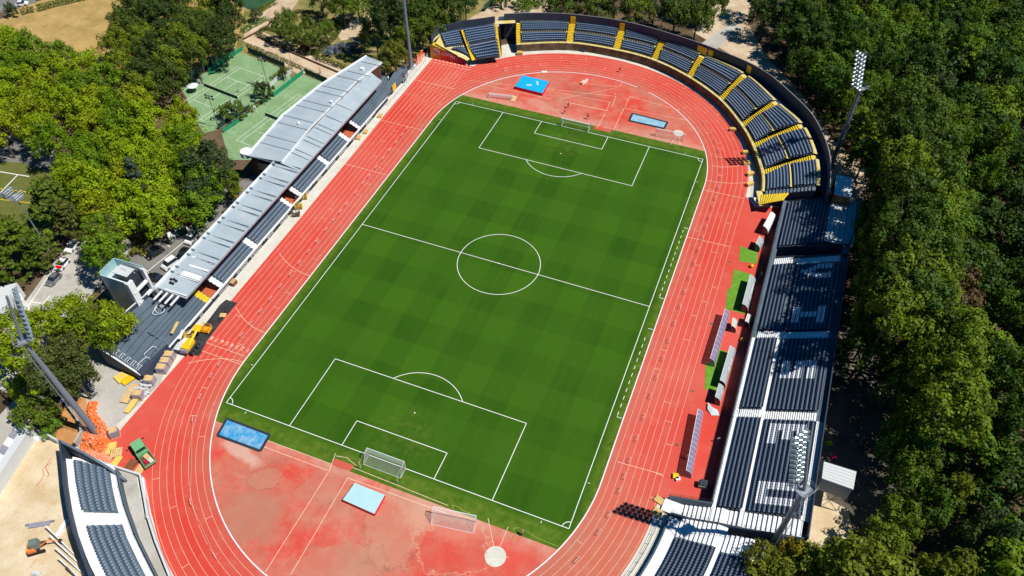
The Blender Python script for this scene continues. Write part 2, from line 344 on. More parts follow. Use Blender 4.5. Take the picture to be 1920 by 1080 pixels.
def arc(cx, cy, r, a0, a1, n=48):
    return [(cx + r * math.cos(R(a0 + (a1 - a0) * i / n)), cy + r * math.sin(R(a0 + (a1 - a0) * i / n))) for i in range(n + 1)]
def stadium(r, n=64): return arc(0, 42.2, r, 0, 180, n) + arc(0, -42.2, r, 180, 360, n)
H = 42.2
psheet('dry_meadow', [(-40, 60), (45, 10), (215, -40), (470, -40), (455, 60), (430, 120), (250, 130), (-40, 140)], .0, M_DRY)
psheet('park_ground', [(440, 100), (470, -30), (1000, -30), (960, 30), (800, 90), (740, 130), (560, 150)], .006, M_PARK)
psheet('road', [(-60, 5), (62, -12), (68, 5), (-60, 40)], .02, M_ASPH)
psheet('park_path', [(456, 76), (565, 143), (612, 163), (700, 175), (700, 150), (640, 128), (490, 58), (540, 30), (560, 0), (520, -10), (500, 18), (460, 55)], .012, M_DUST)
psheet('park_path', [(630, 62), (660, 40), (700, 22), (720, 26), (700, 45), (670, 72), (640, 76)], .016, M_DUST)
psheet('park_path', [(880, 35), (925, 10), (1010, -20), (1030, 0), (1020, 45), (1000, 50), (930, 50)], .014, M_DUST)
sheet('concrete_apron', [(-52.5, 72), (-53.5, 50), (-53, -45), (-52, -56), (-54, -70), (-42, -80), (-30, -95), (60, -100), (62, -45), (56, 45), (52, 60), (40, 76), (25, 88), (8, 93), (-15, 93), (-32, 85), (-42, 74)], .004, M_CONC)
psheet('yard', [(160, 640), (205, 668), (265, 700), (330, 640), (300, 720), (200, 815), (150, 850), (130, 800), (150, 740)], .012, M_YARD)
psheet('building_sand', [(-60, 850), (60, 790), (118, 830), (122, 900), (140, 990), (185, 1100), (60, 1200), (-60, 1150)], .008, M_SAND)
psheet('slab_ramp', [(-40, 820), (40, 735), (85, 745), (20, 840), (-40, 900)], .016, M_YARD)
psheet('ochre_bank', [(100, 770), (160, 742), (170, 790), (130, 838), (98, 822)], .016, M_OCHRE)
psheet('parking_road', [(470, 330), (410, 360), (355, 425), (255, 470), (215, 505), (180, 540), (330, 640), (560, 330)], .010, M_ASPH)
psheet('access_road', [(215, 420), (140, 445), (95, 500), (30, 590), (-60, 700), (60, 760), (110, 660), (165, 560), (215, 500), (255, 465)], .008, M_YARD)
psheet('dirt_clearing', [(1522, 950), (1528, 865), (1545, 862), (1550, 935), (1590, 955), (1602, 1010), (1560, 1030), (1500, 1060), (1470, 1000)], .01, M_SAND)
psheet('service_track', [(1545, 560), (1640, 600), (1700, 800), (1690, 960), (1560, 1010), (1500, 1020)], .004, patch('shaded_track_soil', (.10, .085, .062), (.17, .145, .11), .2, (.07, .055, .04)))  # soil darkened: shade of the trees is put into its colour
psheet('dirt_road', [(1300, 60), (1360, -30), (1420, -30), (1400, 40), (1440, 110), (1500, 170), (1560, 260), (1640, 330), (1600, 420), (1500, 300), (1400, 120)], .006, M_DUST)
psheet('paved_lane', [(1306, 88), (1372, 40), (1392, 52), (1330, 104)], .012, M_YARD)
psheet('artificial_field', [(-80, 300), (40, 305), (110, 330), (120, 400), (80, 450), (-80, 440)], .006, M_FIELD)
psheet('asphalt_court', [(-60, 240), (90, 265), (130, 330), (60, 318), (-60, 300)], .004, M_ASPH)

def fline(px, m, w=.25):
    P_ = GL(px); b = MB(); d = (P_[1] - P_[0]).normalized(); n = Vector((-d.y, d.x, 0)) * w / 2; b.strip([p + n + Vector((0, 0, .012)) for p in P_], [p - n + Vector((0, 0, .012)) for p in P_]); o = b.build('field_line', m); o['kind'] = 'structure'
for px in ([(-60, 312), (55, 331)], [(33, 328), (-10, 372)]): fline(px, M_LINE)
for px in ([(-60, 346), (66, 362)], [(-60, 366), (60, 381)]): fline(px, M_YLINE)
for px in ([(268, 516), (352, 448), (398, 410)], [(264, 499), (277, 509)], [(306, 454), (319, 463)], [(52, 575), (80, 534), (112, 488)], [(74, 578), (95, 553)], [(60, 566), (82, 569)]): fline(px, M_LINE, .16)
# red rubber
rp = [(-49.3, 69.9), (-36.4, 70.2), (-34.5, 74.0)] + [p for p in arc(0, H, 46.5, 140, 0, 60)] + [(46.6, 42.2), (47.6, 41.2), (49.2, 39.2), (55.0, 41.5), (55.0, -40.6), (47.4, -41.4)]
rp += arc(0, -H, 46.6, 0, -132, 60) + [tuple(p.xy) for p in GL([(283, 960), (272, 900), (240, 888), (150, 848), (190, 822), (225, 808)])] + [(-48.5, -64), (-48.2, -46), (-48.4, -5), (-48.7, 18), (-49.2, 40)]
sheet('running_track', rp, .016, M_RED)
# D areas inside the bends and the turf
yN, yS = 55.9, -56.6
def inner_y(y, s): return s * math.sqrt(36.4 ** 2 - max(0, (abs(y) - H)) ** 2)
a_n = math.degrees(math.asin((yN - H) / 36.4)); a_s = math.degrees(math.asin((-yS - H) / 36.4))
sheet('inner_bend_surface', arc(0, H, 36.4, a_n, 180 - a_n, 50), .022, M_REDW)
sheet('inner_bend_surface', arc(0, -H, 36.4, 180 + a_s, 360 - a_s, 50), .022, M_REDW)
tp = arc(0, H, 36.35, 0, a_n, 12) + [(9.2, yN), (9.2, 54.5), (4.6, 54.5), (4.6, yN)] + arc(0, H, 36.35, 180 - a_n, 180, 12) + arc(0, -H, 36.35, 180, 180 + a_s, 12) + [(-9.0, yS), (-9.0, -55.3), (-5.2, -55.3), (-5.2, yS)] + arc(0, -H, 36.35, 360 - a_s, 360, 12)
sheet('football_turf', tp, .032, M_PITCH)

# painted markings --------------------------------------------------
def seg(b, p, q, w, z):
    p = Vector((p[0], p[1])); q = Vector((q[0], q[1])); t = (q - p).normalized(); n = Vector((-t.y, t.x)) * w / 2
    b.add([(*(p - n), z), (*(q - n), z), (*(q + n), z), (*(p + n), z)], [(0, 1, 2, 3)])
def pline(b, pts, w, z):
    L, Q = offs(pts, w / 2), offs(pts, -w / 2); b.strip([(*p, z) for p in L], [(*p, z) for p in Q])
def markings(name, b, m): o = b.build(name, m); o['kind'] = 'structure'; return o
b = MB(); Z = .042; W = .125
for s in (-1, 1):
    seg(b, (34 * s, -52.5), (34 * s, 52.5), W, Z); seg(b, (-34, 52.5 * s), (34, 52.5 * s), W, Z + .0015)
    for bx_, by_ in ((20.16, 16.5), (9.16, 5.5)):
        seg(b, (-bx_, s * (52.5 - by_)), (bx_, s * (52.5 - by_)), W, Z + .003)
        for t in (-1, 1): seg(b, (bx_ * t, s * 52.5), (bx_ * t, s * (52.5 - by_)), W, Z + .004)
    a = math.degrees(math.asin(5.5 / 9.15)); cy = s * 41.5
    pline(b, [(x, cy - s * abs(y)) for x, y in arc(0, 0, 9.15, a, 180 - a, 32)], W, Z)
    b.poly([(x, y, Z) for x, y in arc(0, cy, .14, 0, 350, 10)])
    for t in (-1, 1):
        a0 = {(1, 1): 180, (-1, 1): 270, (-1, -1): 0, (1, -1): 90}[(t, s)]
        pline(b, arc(34 * t, 52.5 * s, 1.2, a0, a0 + 90, 10), W, Z + .002)
        seg(b, (t * 34.35, s * 43.3), (t * 34.75, s * 43.3), .1, Z)
        seg(b, (t * 29.3, s * 52.85), (t * 29.3, s * 53.3), .1, Z)
seg(b, (-34, 0), (34, 0), W, Z + .004)
pline(b, arc(0, 0, 9.15, 0, 360, 72), W, Z + .002); b.poly([(x, y, Z + .006) for x, y in arc(0, 0, .16, 0, 350, 10)])
# technical-area dashes on the east side
for y0, y1 in ((3.2, 26.2), (-28.5, -5.8)):
    n = int((y1 - y0) / 1.9)
    for i in range(n): seg(b, (35.3, y0 + i * 1.9 + .3), (35.3, y0 + i * 1.9 + 1.2), .11, Z)
    for y in (y0, y1): seg(b, (35.25, y), (36.2, y), .11, Z)
markings('pitch_lines', b, M_LINE)
b = MB(); Z = .03
for k in range(1, 9):
    r = 36.5 + 1.22 * k
    pline(b, stadium(r, 80) + [stadium(r, 80)[0]], .047, Z + k * .0004)
for k in range(1, 11):
    x = -36.5 - 1.22 * k
    seg(b, (x, 42.2 if k < 9 else -40), (x, 69.5), .047, Z + .004)
    if k: b.box((x + .6, 69.3, Z + .002), (.42, .5, .006))
for y, x0, x1 in ((57.8, -49, -36.6), (37.4, -49, -36.5), (17.8, -48.8, -36.5), (-42.0, -46.6, -37.2), (-44.0, -46.5, -36.8), (67.9, -49, -36.6)): seg(b, (x0, y), (x1, y), .09, Z + .008)
for y, x0, x1 in ((23.4, 36.6, 46.3), (-37.5, 38, 46), (40.9, 36.8, 46.2)): seg(b, (x0, y), (x1, y + .5), .09, Z + .008)
# curved waterfall start lines
pline(b, [(-36.6 - 9.7 * t, -35.5 + 3.6 * t * t) for t in [i / 12 for i in range(13)]], .09, Z + .01)
pline(b, [(-36.6 - 9.9 * t, -43.4 - 4.2 * t * t) for t in [i / 12 for i in range(13)]], .09, Z + .01)
pline(b, [(-36.6 - 9.9 * t, -18.5 + 3.4 * t * t) for t in [i / 12 for i in range(13)]], .09, Z + .01)
pline(b, [(36.6 + 9.7 * t, 44.8 + 3.0 * t * t) for t in [i / 12 for i in range(13)]], .09, Z + .01)
pline(b, [(36.6 + 9.7 * t, 50.8 + 6.0 * t * t) for t in [i / 12 for i in range(13)]], .09, Z + .01)
random.seed(5)
def tangent_pt(s, off):   # point on the oval, s metres along from (36.5,-42.2) anticlockwise
    Ls = 84.4; La = math.pi * 36.5
    s %= 2 * (Ls + La); r = 36.5 + off
    if s < Ls: return Vector((r, -H + s)), math.pi / 2
    s -= Ls
    if s < La: a = s / 36.5; return Vector((r * math.cos(a), H + r * math.sin(a))), math.pi / 2 + a
    s -= La
    if s < Ls: return Vector((-r, H - s)), -math.pi / 2
    s -= Ls; a = math.pi + s / 36.5; return Vector((r * math.cos(a), -H + r * math.sin(a))), math.pi / 2 + a
for i in range(74):      # staggered lane ticks
    s = i * 5.3 + random.uniform(-1, 1); k = random.choice([1, 2, 3, 5, 6, 7]); (p, a), (q, _) = tangent_pt(s, 1.22 * k), tangent_pt(s, 1.22 * (k + 1)); seg(b, p, q, .07, Z + .012)
markings('track_lines', b, M_CREAM)
b = MB(); st = stadium(36.5, 90)
def in_gap(p): return (p[1] > 70 and 11.0 < p[0] < 13.6)
run = []
for p in st + [st[0]]:
    if in_gap(p):
        if len(run) > 1: b.wall(run, .02, .075, .19)
        run = []
    else: run.append(p)
b.wall(run, .02, .075, .19)
b.box((-16.5, 74.9, .1), (1.6, .8, .16), .4)
o = b.build('track_kerb', M_WPAINT); tag(o, 'raised white inner kerb ringing the whole running track', 'kerb')
# lane numbers at the start
def text_mesh(body, size, depth, loc, rot, m, name, parent=None, align='CENTER'):
    cu = bpy.data.curves.new('t', 'FONT'); cu.body = body; cu.size = size; cu.extrude = depth; cu.align_x = align; cu.align_y = 'CENTER'; cu.resolution_u = 2
    t = bpy.data.objects.new('t', cu); COL.objects.link(t); bpy.context.view_layer.update()
    me = bpy.data.meshes.new_from_object(t.evaluated_get(bpy.context.evaluated_depsgraph_get())); bpy.data.objects.remove(t)
    me.materials.clear(); me.materials.append(m); o = bpy.data.objects.new(name, me); COL.objects.link(o); o.location = loc; o.rotation_euler = rot
    if parent: o.parent = parent
    return o
for k in range(8):
    o = text_mesh(str(k + 1), 1.35, .0, (-37.35 - 1.22 * k, -40.6, .046), (0, 0, math.pi), M_CREAM, 'lane_number'); o['kind'] = 'structure'
# lines of the bend areas
b = MB(); Z = .034
def pseg(px, w=.09, z=Z):
    P_ = GL(px)
    for i in range(len(P_) - 1): seg(b, P_[i], P_[i + 1], w, z)
for L in ([(498, 1072), (618, 882)], [(545, 1078), (652, 896)], [(502, 826), (621, 870)], [(495, 838), (614, 882)], [(618, 882), (629, 850)], [(652, 896), (835, 962)], [(660, 876), (840, 948)],
          [(630, 855), (650, 858), (668, 873)], [(915, 971), (927, 1030)], [(953, 988), (935, 1030)], [(907, 1041), (917, 1042)], [(942, 1044), (953, 1045)],
          [(902, 158), (1138, 208)], [(1138, 208), (1143, 192)], [(880, 151), (1155, 181)], [(1155, 181), (1147, 201)], [(1050, 186), (1150, 166)], [(1155, 177), (1154, 175)], [(1025, 170), (1145, 192)], [(1034, 186), (1138, 207)],
          [(1135, 212), (1120, 240)], [(1165, 212), (1150, 246)], [(1181, 181), (1172, 200)], [(1181, 181), (1275, 207)], [(1170, 203), (1165, 214)], [(1170, 203), (1290, 226)], [(1075, 155), (1160, 163)], [(1166, 155), (1162, 163)], [(1272, 252), (1256, 272)], [(1274, 254), (1275, 272)]):
    pseg(L)
markings('bend_area_lines', b, M_CREAM)

# ================================================================== STANDS
SEATS_BIG = 100
def seat_geo():
    b = MB()
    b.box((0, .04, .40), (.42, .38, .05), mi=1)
    b.add([(-.21, -.17, .40), (.21, -.17, .40), (.21, -.25, .72), (.12, -.27, .80), (-.12, -.27, .80), (-.21, -.25, .72),
           (-.21, -.22, .40), (.21, -.22, .40), (.21, -.30, .72), (.12, -.32, .80), (-.12, -.32, .80), (-.21, -.30, .72)],
          [(5, 4, 3, 2, 1, 0)[::-1][::-1], (6, 7, 8, 9, 10, 11)[::-1][::-1], (2, 3, 9, 8), (3, 4, 10, 9), (4, 5, 11, 10), (1, 2, 8, 7), (5, 0, 6, 11)])
    b.box((0, -.05, .2), (.08, .12, .36))
    return b
SG = seat_geo()
PAN = {M_NAVYD.name: mat('blue_grey_seat_pan', (.105, .14, .20), .3, .1, .5, spec=.6), M_GSEAT.name: mat('grey_seat_pan', (.20, .25, .32), .4, .1, .5), M_WSEAT.name: M_WSEAT, 'blue_seat_plastic': mat('steel_blue_seat_pan', (.17, .24, .34), .35, .1, .5, spec=.6)}  # pans paler than backs: sun glare on the seats painted into the colour
M_BSEAT = mat('blue_seat_plastic', (.028, .058, .125), .35, .1, .5, spec=.6)
SEAT_ME = {}
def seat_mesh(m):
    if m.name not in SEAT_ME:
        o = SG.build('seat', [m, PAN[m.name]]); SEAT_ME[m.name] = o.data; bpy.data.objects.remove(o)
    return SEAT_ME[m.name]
class Stand:
    def __init__(s, name, label, loc=(0, 0, 0), cat='grandstand'):
        s.root = empty(name, loc); tag(s.root, label, cat); s.seats = []; s.parts = {}
    def mb(s, key):
        if key == 'walkway' or key.endswith('terrace') or key.startswith('white_st'): key = '%s#%d' % (key, len(s.parts))
        return s.parts.setdefault(key, MB())
    def tier(s, F, B, n, key='terrace', seat=None, pitch=.5, skip=None, mi=0):
        """F, B: front and back 3d polylines of equal length"""
        F = [Vector(p) for p in F]; B = [Vector(p) for p in B]; mb = s.mb(key)
        for k in range(n):
            a, c = k / n, (k + 1) / n
            lo = [lerp(f, q, a) for f, q in zip(F, B)]; hi = [lerp(f, q, c) for f, q in zip(F, B)]
            z1 = [h.z for h in hi]; z0 = [l.z for l in lo]
            e0 = [(l.x, l.y, z) for l, z in zip(lo, z1)]; e1 = [(h.x, h.y, z) for h, z in zip(hi, z1)]
            mb.strip(e0, e1, mi)
            for i in range(len(lo) - 1):
                mb.add([(lo[i].x, lo[i].y, z0[i]), (lo[i + 1].x, lo[i + 1].y, z0[i + 1]), e0[i + 1], e0[i]], [(0, 1, 2, 3)], mi)
            if seat:
                mid = [lerp(f, q, a + .62 * (c - a)) for f, q in zip(F, B)]
                # arc-length walk
                L = [0.0]
                for i in range(len(mid) - 1): L.append(L[-1] + (mid[i + 1] - mid[i]).xy.length)
                cnt = max(1, int((L[-1] - .3) / pitch)); st = (L[-1] - cnt * pitch) / 2 + pitch / 2
                for j in range(cnt):
                    d = st + j * pitch; i = max(q for q in range(len(L) - 1) if L[q] <= d); t = (d - L[i]) / max(L[i + 1] - L[i], 1e-6)
                    p = lerp(mid[i], mid[i + 1], t); z = lerp(z1[i], z1[i + 1], t); fr = (lerp(F[i], F[i + 1], t) - lerp(B[i], B[i + 1], t)).xy
                    if skip and skip(k, d, p): continue
                    m = seat(k, d, p) if callable(seat) else seat
                    if m is None: continue
                    s.seats.append((p.x, p.y, z, math.atan2(fr.y, fr.x) - math.pi / 2, m.name))
    def steps(s, F0, F1, B0, B1, n, key='stair'):
        s.tier([F0, F1], [B0, B1], n, key=key)
    def finish(s, mats, names=None):
        for k, mb in s.parts.items(): 
            k = k.split('#')[0]
            if mb.f: mb.build((names or {}).get(k, k.rstrip('0123456789_')), mats[k], s.root)
        if not s.seats: return
        s.seats.sort(key=lambda q: (Vector(q[:3]) - CAM).length)
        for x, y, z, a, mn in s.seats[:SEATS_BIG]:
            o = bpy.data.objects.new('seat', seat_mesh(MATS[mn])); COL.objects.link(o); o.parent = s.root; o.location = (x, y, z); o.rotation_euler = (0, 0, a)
        rest = s.seats[SEATS_BIG:]
        if rest:
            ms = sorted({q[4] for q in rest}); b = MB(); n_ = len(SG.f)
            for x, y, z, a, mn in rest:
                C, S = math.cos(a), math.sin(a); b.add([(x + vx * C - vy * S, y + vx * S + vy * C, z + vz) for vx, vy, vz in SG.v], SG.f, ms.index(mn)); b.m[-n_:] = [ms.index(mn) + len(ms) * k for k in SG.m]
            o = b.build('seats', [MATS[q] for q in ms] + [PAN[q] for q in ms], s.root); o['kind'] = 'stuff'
def rail(mb, pts, h=1.0, post=2.0, r=.025, rows=2):
    """post-and-rail along 3d polyline pts"""
    for i in range(len(pts) - 1):
        a, q = Vector(pts[i]), Vector(pts[i + 1]); n = max(1, int((q - a).length / post)); up = Vector((0, 0, 1))
        for k in range(rows): mb.tube(a + up * h * (k + 1) / rows, q + up * h * (k + 1) / rows, r, n=4)
        for j in range(n + (i == len(pts) - 2)): p = lerp(a, q, j / n); mb.tube(p, p + up * h, r * 1.2, n=4)
def subdiv(P_, n):
    out = []
    for i in range(len(P_) - 1):
        for k in range(n): out.append(lerp(P_[i], P_[i + 1], k / n))
    return out + [P_[-1]]

# ---------- north curved stand
NS = [((894, 111), (880, 84), (868, 57), 5, 5), ((937, 107), (933, 74), (927, 48), 5, 6), ((968, 84), (968, 64), (968, 44), 4, 4), ((1068, 81), (1070, 63), (1073, 45), 4, 4), ((1155, 94), (1161, 75), (1166, 58), 4, 4), ((1226, 113), (1234, 93), (1243, 77), 5, 4),
      ((1292, 145), (1304, 123), (1316, 107), 5, 4), ((1350, 187), (1371, 163), (1394, 144), 6, 5), ((1390, 235), (1418, 211), (1452, 195), 7, 6), ((1411, 273), (1450, 252), (1500, 238), 7, 7), ((1428, 323), (1475, 304), (1525, 296), 7, 7), ((1428, 358), (1480, 352), (1530, 350), 7, 7)]
north = Stand('curved_grandstand', 'curved navy seated stand with yellow stairs round the far bend')
def smooth_pts(P_, n=4):
    """Catmull-Rom through 3d points; returns list with n pieces a span"""
    out = []
    for i in range(len(P_) - 1):
        p0 = P_[max(i - 1, 0)]; p1 = P_[i]; p2 = P_[i + 1]; p3 = P_[min(i + 2, len(P_) - 1)]
        for k in range(n):
            t = k / n; out.append(.5 * ((2 * p1) + (p2 - p0) * t + (2 * p0 - 5 * p1 + 4 * p2 - p3) * t * t + (3 * p1 - p0 - 3 * p2 + p3) * t ** 3))
    return out + [P_[-1]]
NF = [G(*s[0], 2.3) for s in NS]; NM = [G(*s[1], 2.3 + .35 * s[3]) for s in NS]; NB = [G(*s[2], 2.3 + .35 * (s[3] + s[4])) for s in NS]
NQ = 5
def sm(a, b_): return smooth_pts(a[:2], NQ)[:-1] * 0
NFs, NMs, NBs = smooth_pts(NF[2:], NQ), smooth_pts(NM[2:], NQ), smooth_pts(NB[2:], NQ)
def norm2(v): v = Vector((v[0], v[1], 0)); return v.normalized()
wallpx = [(945, 26), (1010, 24), (1078, 27), (1172, 40), (1258, 63), (1338, 90), (1425, 128), (1490, 180), (1530, 225), (1556, 290), (1556, 360)]
zb = [q.z for q in NBs]
SW_ = 1.0   # half stair width
for i in range(len(NS) - 3):
    st, en = i * NQ, (i + 1) * NQ
    nl = round((NS[i + 2][3] + NS[i + 3][3]) / 2); nu = round((NS[i + 2][4] + NS[i + 3][4]) / 2)
    f, m, k_ = NFs[st:en + 1], NMs[st:en + 1], NBs[st:en + 1]
    def trim(P_, a, c):
        P_ = [p.copy() for p in P_]; d = (P_[1] - P_[0]); P_[0] = P_[0] + d.normalized() * a; d = (P_[-2] - P_[-1]); P_[-1] = P_[-1] + d.normalized() * c; return P_
    a0 = SW_ if i else 1.3; c0 = SW_ if i < len(NS) - 4 else 0.0
    ft, mt, bt = trim(f, a0, c0), trim(m, a0, c0), trim(k_, a0, c0)
    wf = 0.95; wm = 0.75
    def dirs(A, B): return [norm2(q - p) for p, q in zip(A, B)]
    D = dirs(ft, mt)
    f1 = [p + d * wf for p, d in zip(ft, D)]                       # front walkway
    north.mb('walkway').strip(ft, f1)
    m1 = [p + d * wm for p, d in zip(mt, dirs(mt, bt))]; UP = Vector((0, 0, .42))
    north.mb('walkway').strip([p + UP for p in mt], [p + UP for p in m1])
    fas = north.mb('walkway')
    for i_ in range(len(mt) - 1): fas.add([mt[i_] - UP * .2, mt[i_ + 1] - UP * .2, mt[i_ + 1] + UP, mt[i_] + UP], [(0, 1, 2, 3), (3, 2, 1, 0)][:1])
    m1 = [p + UP for p in m1]; bt = [p + UP * .3 for p in bt]
    north.tier(f1, mt, nl, seat=M_BSEAT, pitch=.52)
    north.tier(m1, bt, nu, seat=M_BSEAT, pitch=.52)
    b1 = [p + norm2(p - q) * 1.0 for p, q in zip(bt, mt)]
    north.mb('walkway').strip([p + UP for p in bt], [p + UP for p in b1])
    fas = north.mb('walkway')
    for i_ in range(len(bt) - 1): fas.add([bt[i_], bt[i_ + 1], bt[i_ + 1] + UP, bt[i_] + UP], [(0, 1, 2, 3)])
    rb = north.mb('railing'); rail(rb, [p + Vector((0, 0, 0)) for p in (ft[0], ft[2], ft[4], ft[-1])], .95, 2.2)
    rail(rb, [(p + d * .1) for p, d in zip((bt[0], bt[2], bt[4], bt[-1]), (dirs(mt, bt)[0], dirs(mt, bt)[2], dirs(mt, bt)[4], dirs(mt, bt)[-1]))], .9, 2.2)
    rail(rb, [mt[0], mt[2], mt[4], mt[-1]], .8, 2.6)
# yellow stairs
for i in range(len(NS) - 3):
    c = i * NQ
    nxt = min(c + 1, len(NFs) - 1); t = norm2(NFs[nxt] - NFs[c]); tb = norm2(NBs[nxt] - NBs[c])
    w0, w1 = (-.0, 1.3) if i == 0 else (-SW_, SW_)
    F0, F1 = NFs[c] + t * w0, NFs[c] + t * w1; B0, B1 = NBs[c] + tb * w0, NBs[c] + tb * w1
    d = norm2(B0 - F0); north.mb('walkway').strip([F0, F1], [F0 + d * .95, F1 + d * .95])
    north.tier([F0 + d * .95, F1 + d * .95], [B0, B1], int(1.5 * (NS[i + 2][3] + NS[i + 2][4])), key='stair%d' % i)
    north.mb('walkway').strip([B0, B1], [B0 + norm2(B0 - F0) * 1.0, B1 + norm2(B0 - F0) * 1.0])
# upper terrace floor out to the tall rear wall
WT = [G(u, v, 9.0) for u, v in wallpx]; WTs = smooth_pts(WT, 6)
def near_z(p):
    j = min(range(len(NBs)), key=lambda q: (NBs[q] - p).xy.length); return NBs[j].z
wz = [near_z(p) for p in WTs]
wallb = north.mb('rear_wall'); wtop = []
for p, z in zip(WTs, wz): wtop.append(z + 3.0)
WTc = []
for (u, v), i in zip(wallpx, range(len(wallpx))):
    z = near_z(WT[i]) + 3.0; WTc.append(G(u, v, z))
WTs = smooth_pts(WTc, 6); wtop = [p.z for p in WTs]; wallb.wall([p.xy for p in WTs], 0.0, wtop, .25)
wallc = north.mb('wall_coping'); wallc.wall([p.xy for p in WTs], [z + .003 for z in wtop], [z + .07 for z in wtop], .2)
# floor fill between back walkway and wall
kb = [p + norm2(p - q) * 1.0 for p, q in zip(NBs, NMs)]
fl = north.mb('upper_floor')
NN = 44
def resample(P_, n):
    L = [0.0]
    for i in range(len(P_) - 1): L.append(L[-1] + (P_[i + 1] - P_[i]).length)
    out = []
    for k in range(n + 1):
        d = L[-1] * k / n; i = max(q for q in range(len(L) - 1) if L[q] <= d + 1e-9); out.append(lerp(P_[i], P_[i + 1], (d - L[i]) / max(L[i + 1] - L[i], 1e-9)))
    return out
ka, kw = resample(kb, NN), resample(WTs, NN)
fl.strip([p - Vector((0, 0, .02)) for p in ka], [Vector((q.x, q.y, p.z - .02)) for p, q in zip(ka, kw)])
# front wall, brown and weathered, with navy lip
fw = north.mb('front_wall'); fw.wall([p.xy for p in NFs], 0.0, [2.28] * len(NFs), .22)
# west wing of the stand (left of the tunnel)
wF = [G(893, 112, 1.9), G(937, 106, 2.3)]; wM = [G(876, 88, 3.6), G(934, 76, 3.9)]; wB = [G(868, 57, 6.0), G(928, 48, 6.0)]
wing_c = [G(813, 82, 4.2), G(838, 68, 5.6)]
tipF = G(884, 116, 1.7)
# right block of the wing
north.tier([wF[0], wF[1]], [wM[0], wM[1]], 5, seat=M_BSEAT, pitch=.52)
north.tier([lerp(wM[0], wB[0], .12), lerp(wM[1], wB[1], .12)], [wB[0], wB[1]], 6, seat=M_BSEAT, pitch=.52)
north.mb('walkway').strip([wM[0], wM[1]], [Vector((*lerp(wM[0], wB[0], .12).xy, wM[0].z)), Vector((*lerp(wM[1], wB[1], .12).xy, wM[1].z))])
# left triangular block
north.tier([G(864, 97, 2.9), G(881, 108, 2.0)], [G(845, 92, 3.6), G(871, 88, 3.7)], 4, seat=M_BSEAT, pitch=.52)
north.tier([G(835, 89, 3.7), G(869, 84, 3.8)], [G(826, 66, 6.0), G(861, 58, 6.0)], 6, seat=M_BSEAT, pitch=.52)
north.tier([G(885, 114, 1.8), G(892, 112, 1.8)], [G(864, 57, 6.05), G(869, 56, 6.05)], 22, key='stair20')
north.tier([G(934, 107, 2.1), G(940, 106, 2.1)], [G(926, 47, 6.05), G(932, 47, 6.05)], 22, key='stair21')
# yellow sloping strip above the painted sign wall
SA, SB = G(808, 107.5, 0.0), G(874, 121.5, 0.0)                     # foot of the sign wall
sgt = [Vector((SA.x, SA.y, 4.3)), Vector((SB.x, SB.y, 1.5))]
nd = Vector((-(SB - SA).y, (SB - SA).x, 0)).normalized()
north.tier([sgt[1] + nd * .1, sgt[1] + nd * 1.5], [sgt[0] + nd * .1, sgt[0] + nd * 1.5], 12, key='stair22')
north.mb('walkway').strip([sgt[0] + nd * .1, G(826, 66, 6.0)], [Vector((*G(811, 80, 4.9).xy, 5.0)), Vector((*G(819, 58, 6.3).xy, 6.0))])
bk = [G(809, 79, 4.9), G(823, 61, 5.95), G(868, 52, 5.95), G(928, 44, 5.95)]
wallb.wall([p.xy for p in bk], 0.0, [6.3, 7.8, 8.1, 8.2], .25)
fl.poly([G(826, 66, 5.93), G(864, 57, 5.93), G(930, 47, 5.93), Vector((*bk[3].xy, 5.93)), Vector((*bk[2].xy, 5.93)), Vector((*bk[1].xy, 5.93))])
north.mb('walkway').poly([G(900, 47, 6.02), G(966, 43, 6.02), G(966, 37.5, 6.02), G(905, 40, 6.02)])
yw = north.mb('walkway'); yw.poly([G(816, 81, 4.6), G(826, 66, 5.9), G(835, 89, 3.62), G(864, 97, 2.82), G(881, 110, 1.92), G(876, 114, 1.7)]); yw.poly([G(835, 89, 3.66), G(869, 84, 3.76), G(872, 90, 3.6), G(845, 93, 3.5)])
# tunnel opening: dark side walls and back
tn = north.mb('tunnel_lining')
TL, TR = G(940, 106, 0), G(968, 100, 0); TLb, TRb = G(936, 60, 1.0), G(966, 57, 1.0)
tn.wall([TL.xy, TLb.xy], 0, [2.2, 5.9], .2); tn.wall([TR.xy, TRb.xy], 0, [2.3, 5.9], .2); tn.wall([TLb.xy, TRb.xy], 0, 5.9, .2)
fl.poly([(*TLb.xy, 5.97), (*TRb.xy, 5.97), G(966, 43, 5.97), G(930, 46, 5.97)])
# small concrete skirts
fw.wall([G(892, 117, 0).xy, G(937, 108, 0).xy], 0, 1.0, .3)
gs = north.mb('green_banner'); gs.wall([G(876, 119.5, 0).xy, G(905, 115, 0).xy, G(939, 107.2, 0).xy], .25, 1.35, .08)
fw.wall([SA.xy, SB.xy], 0.0, [4.28, 1.48], .2)
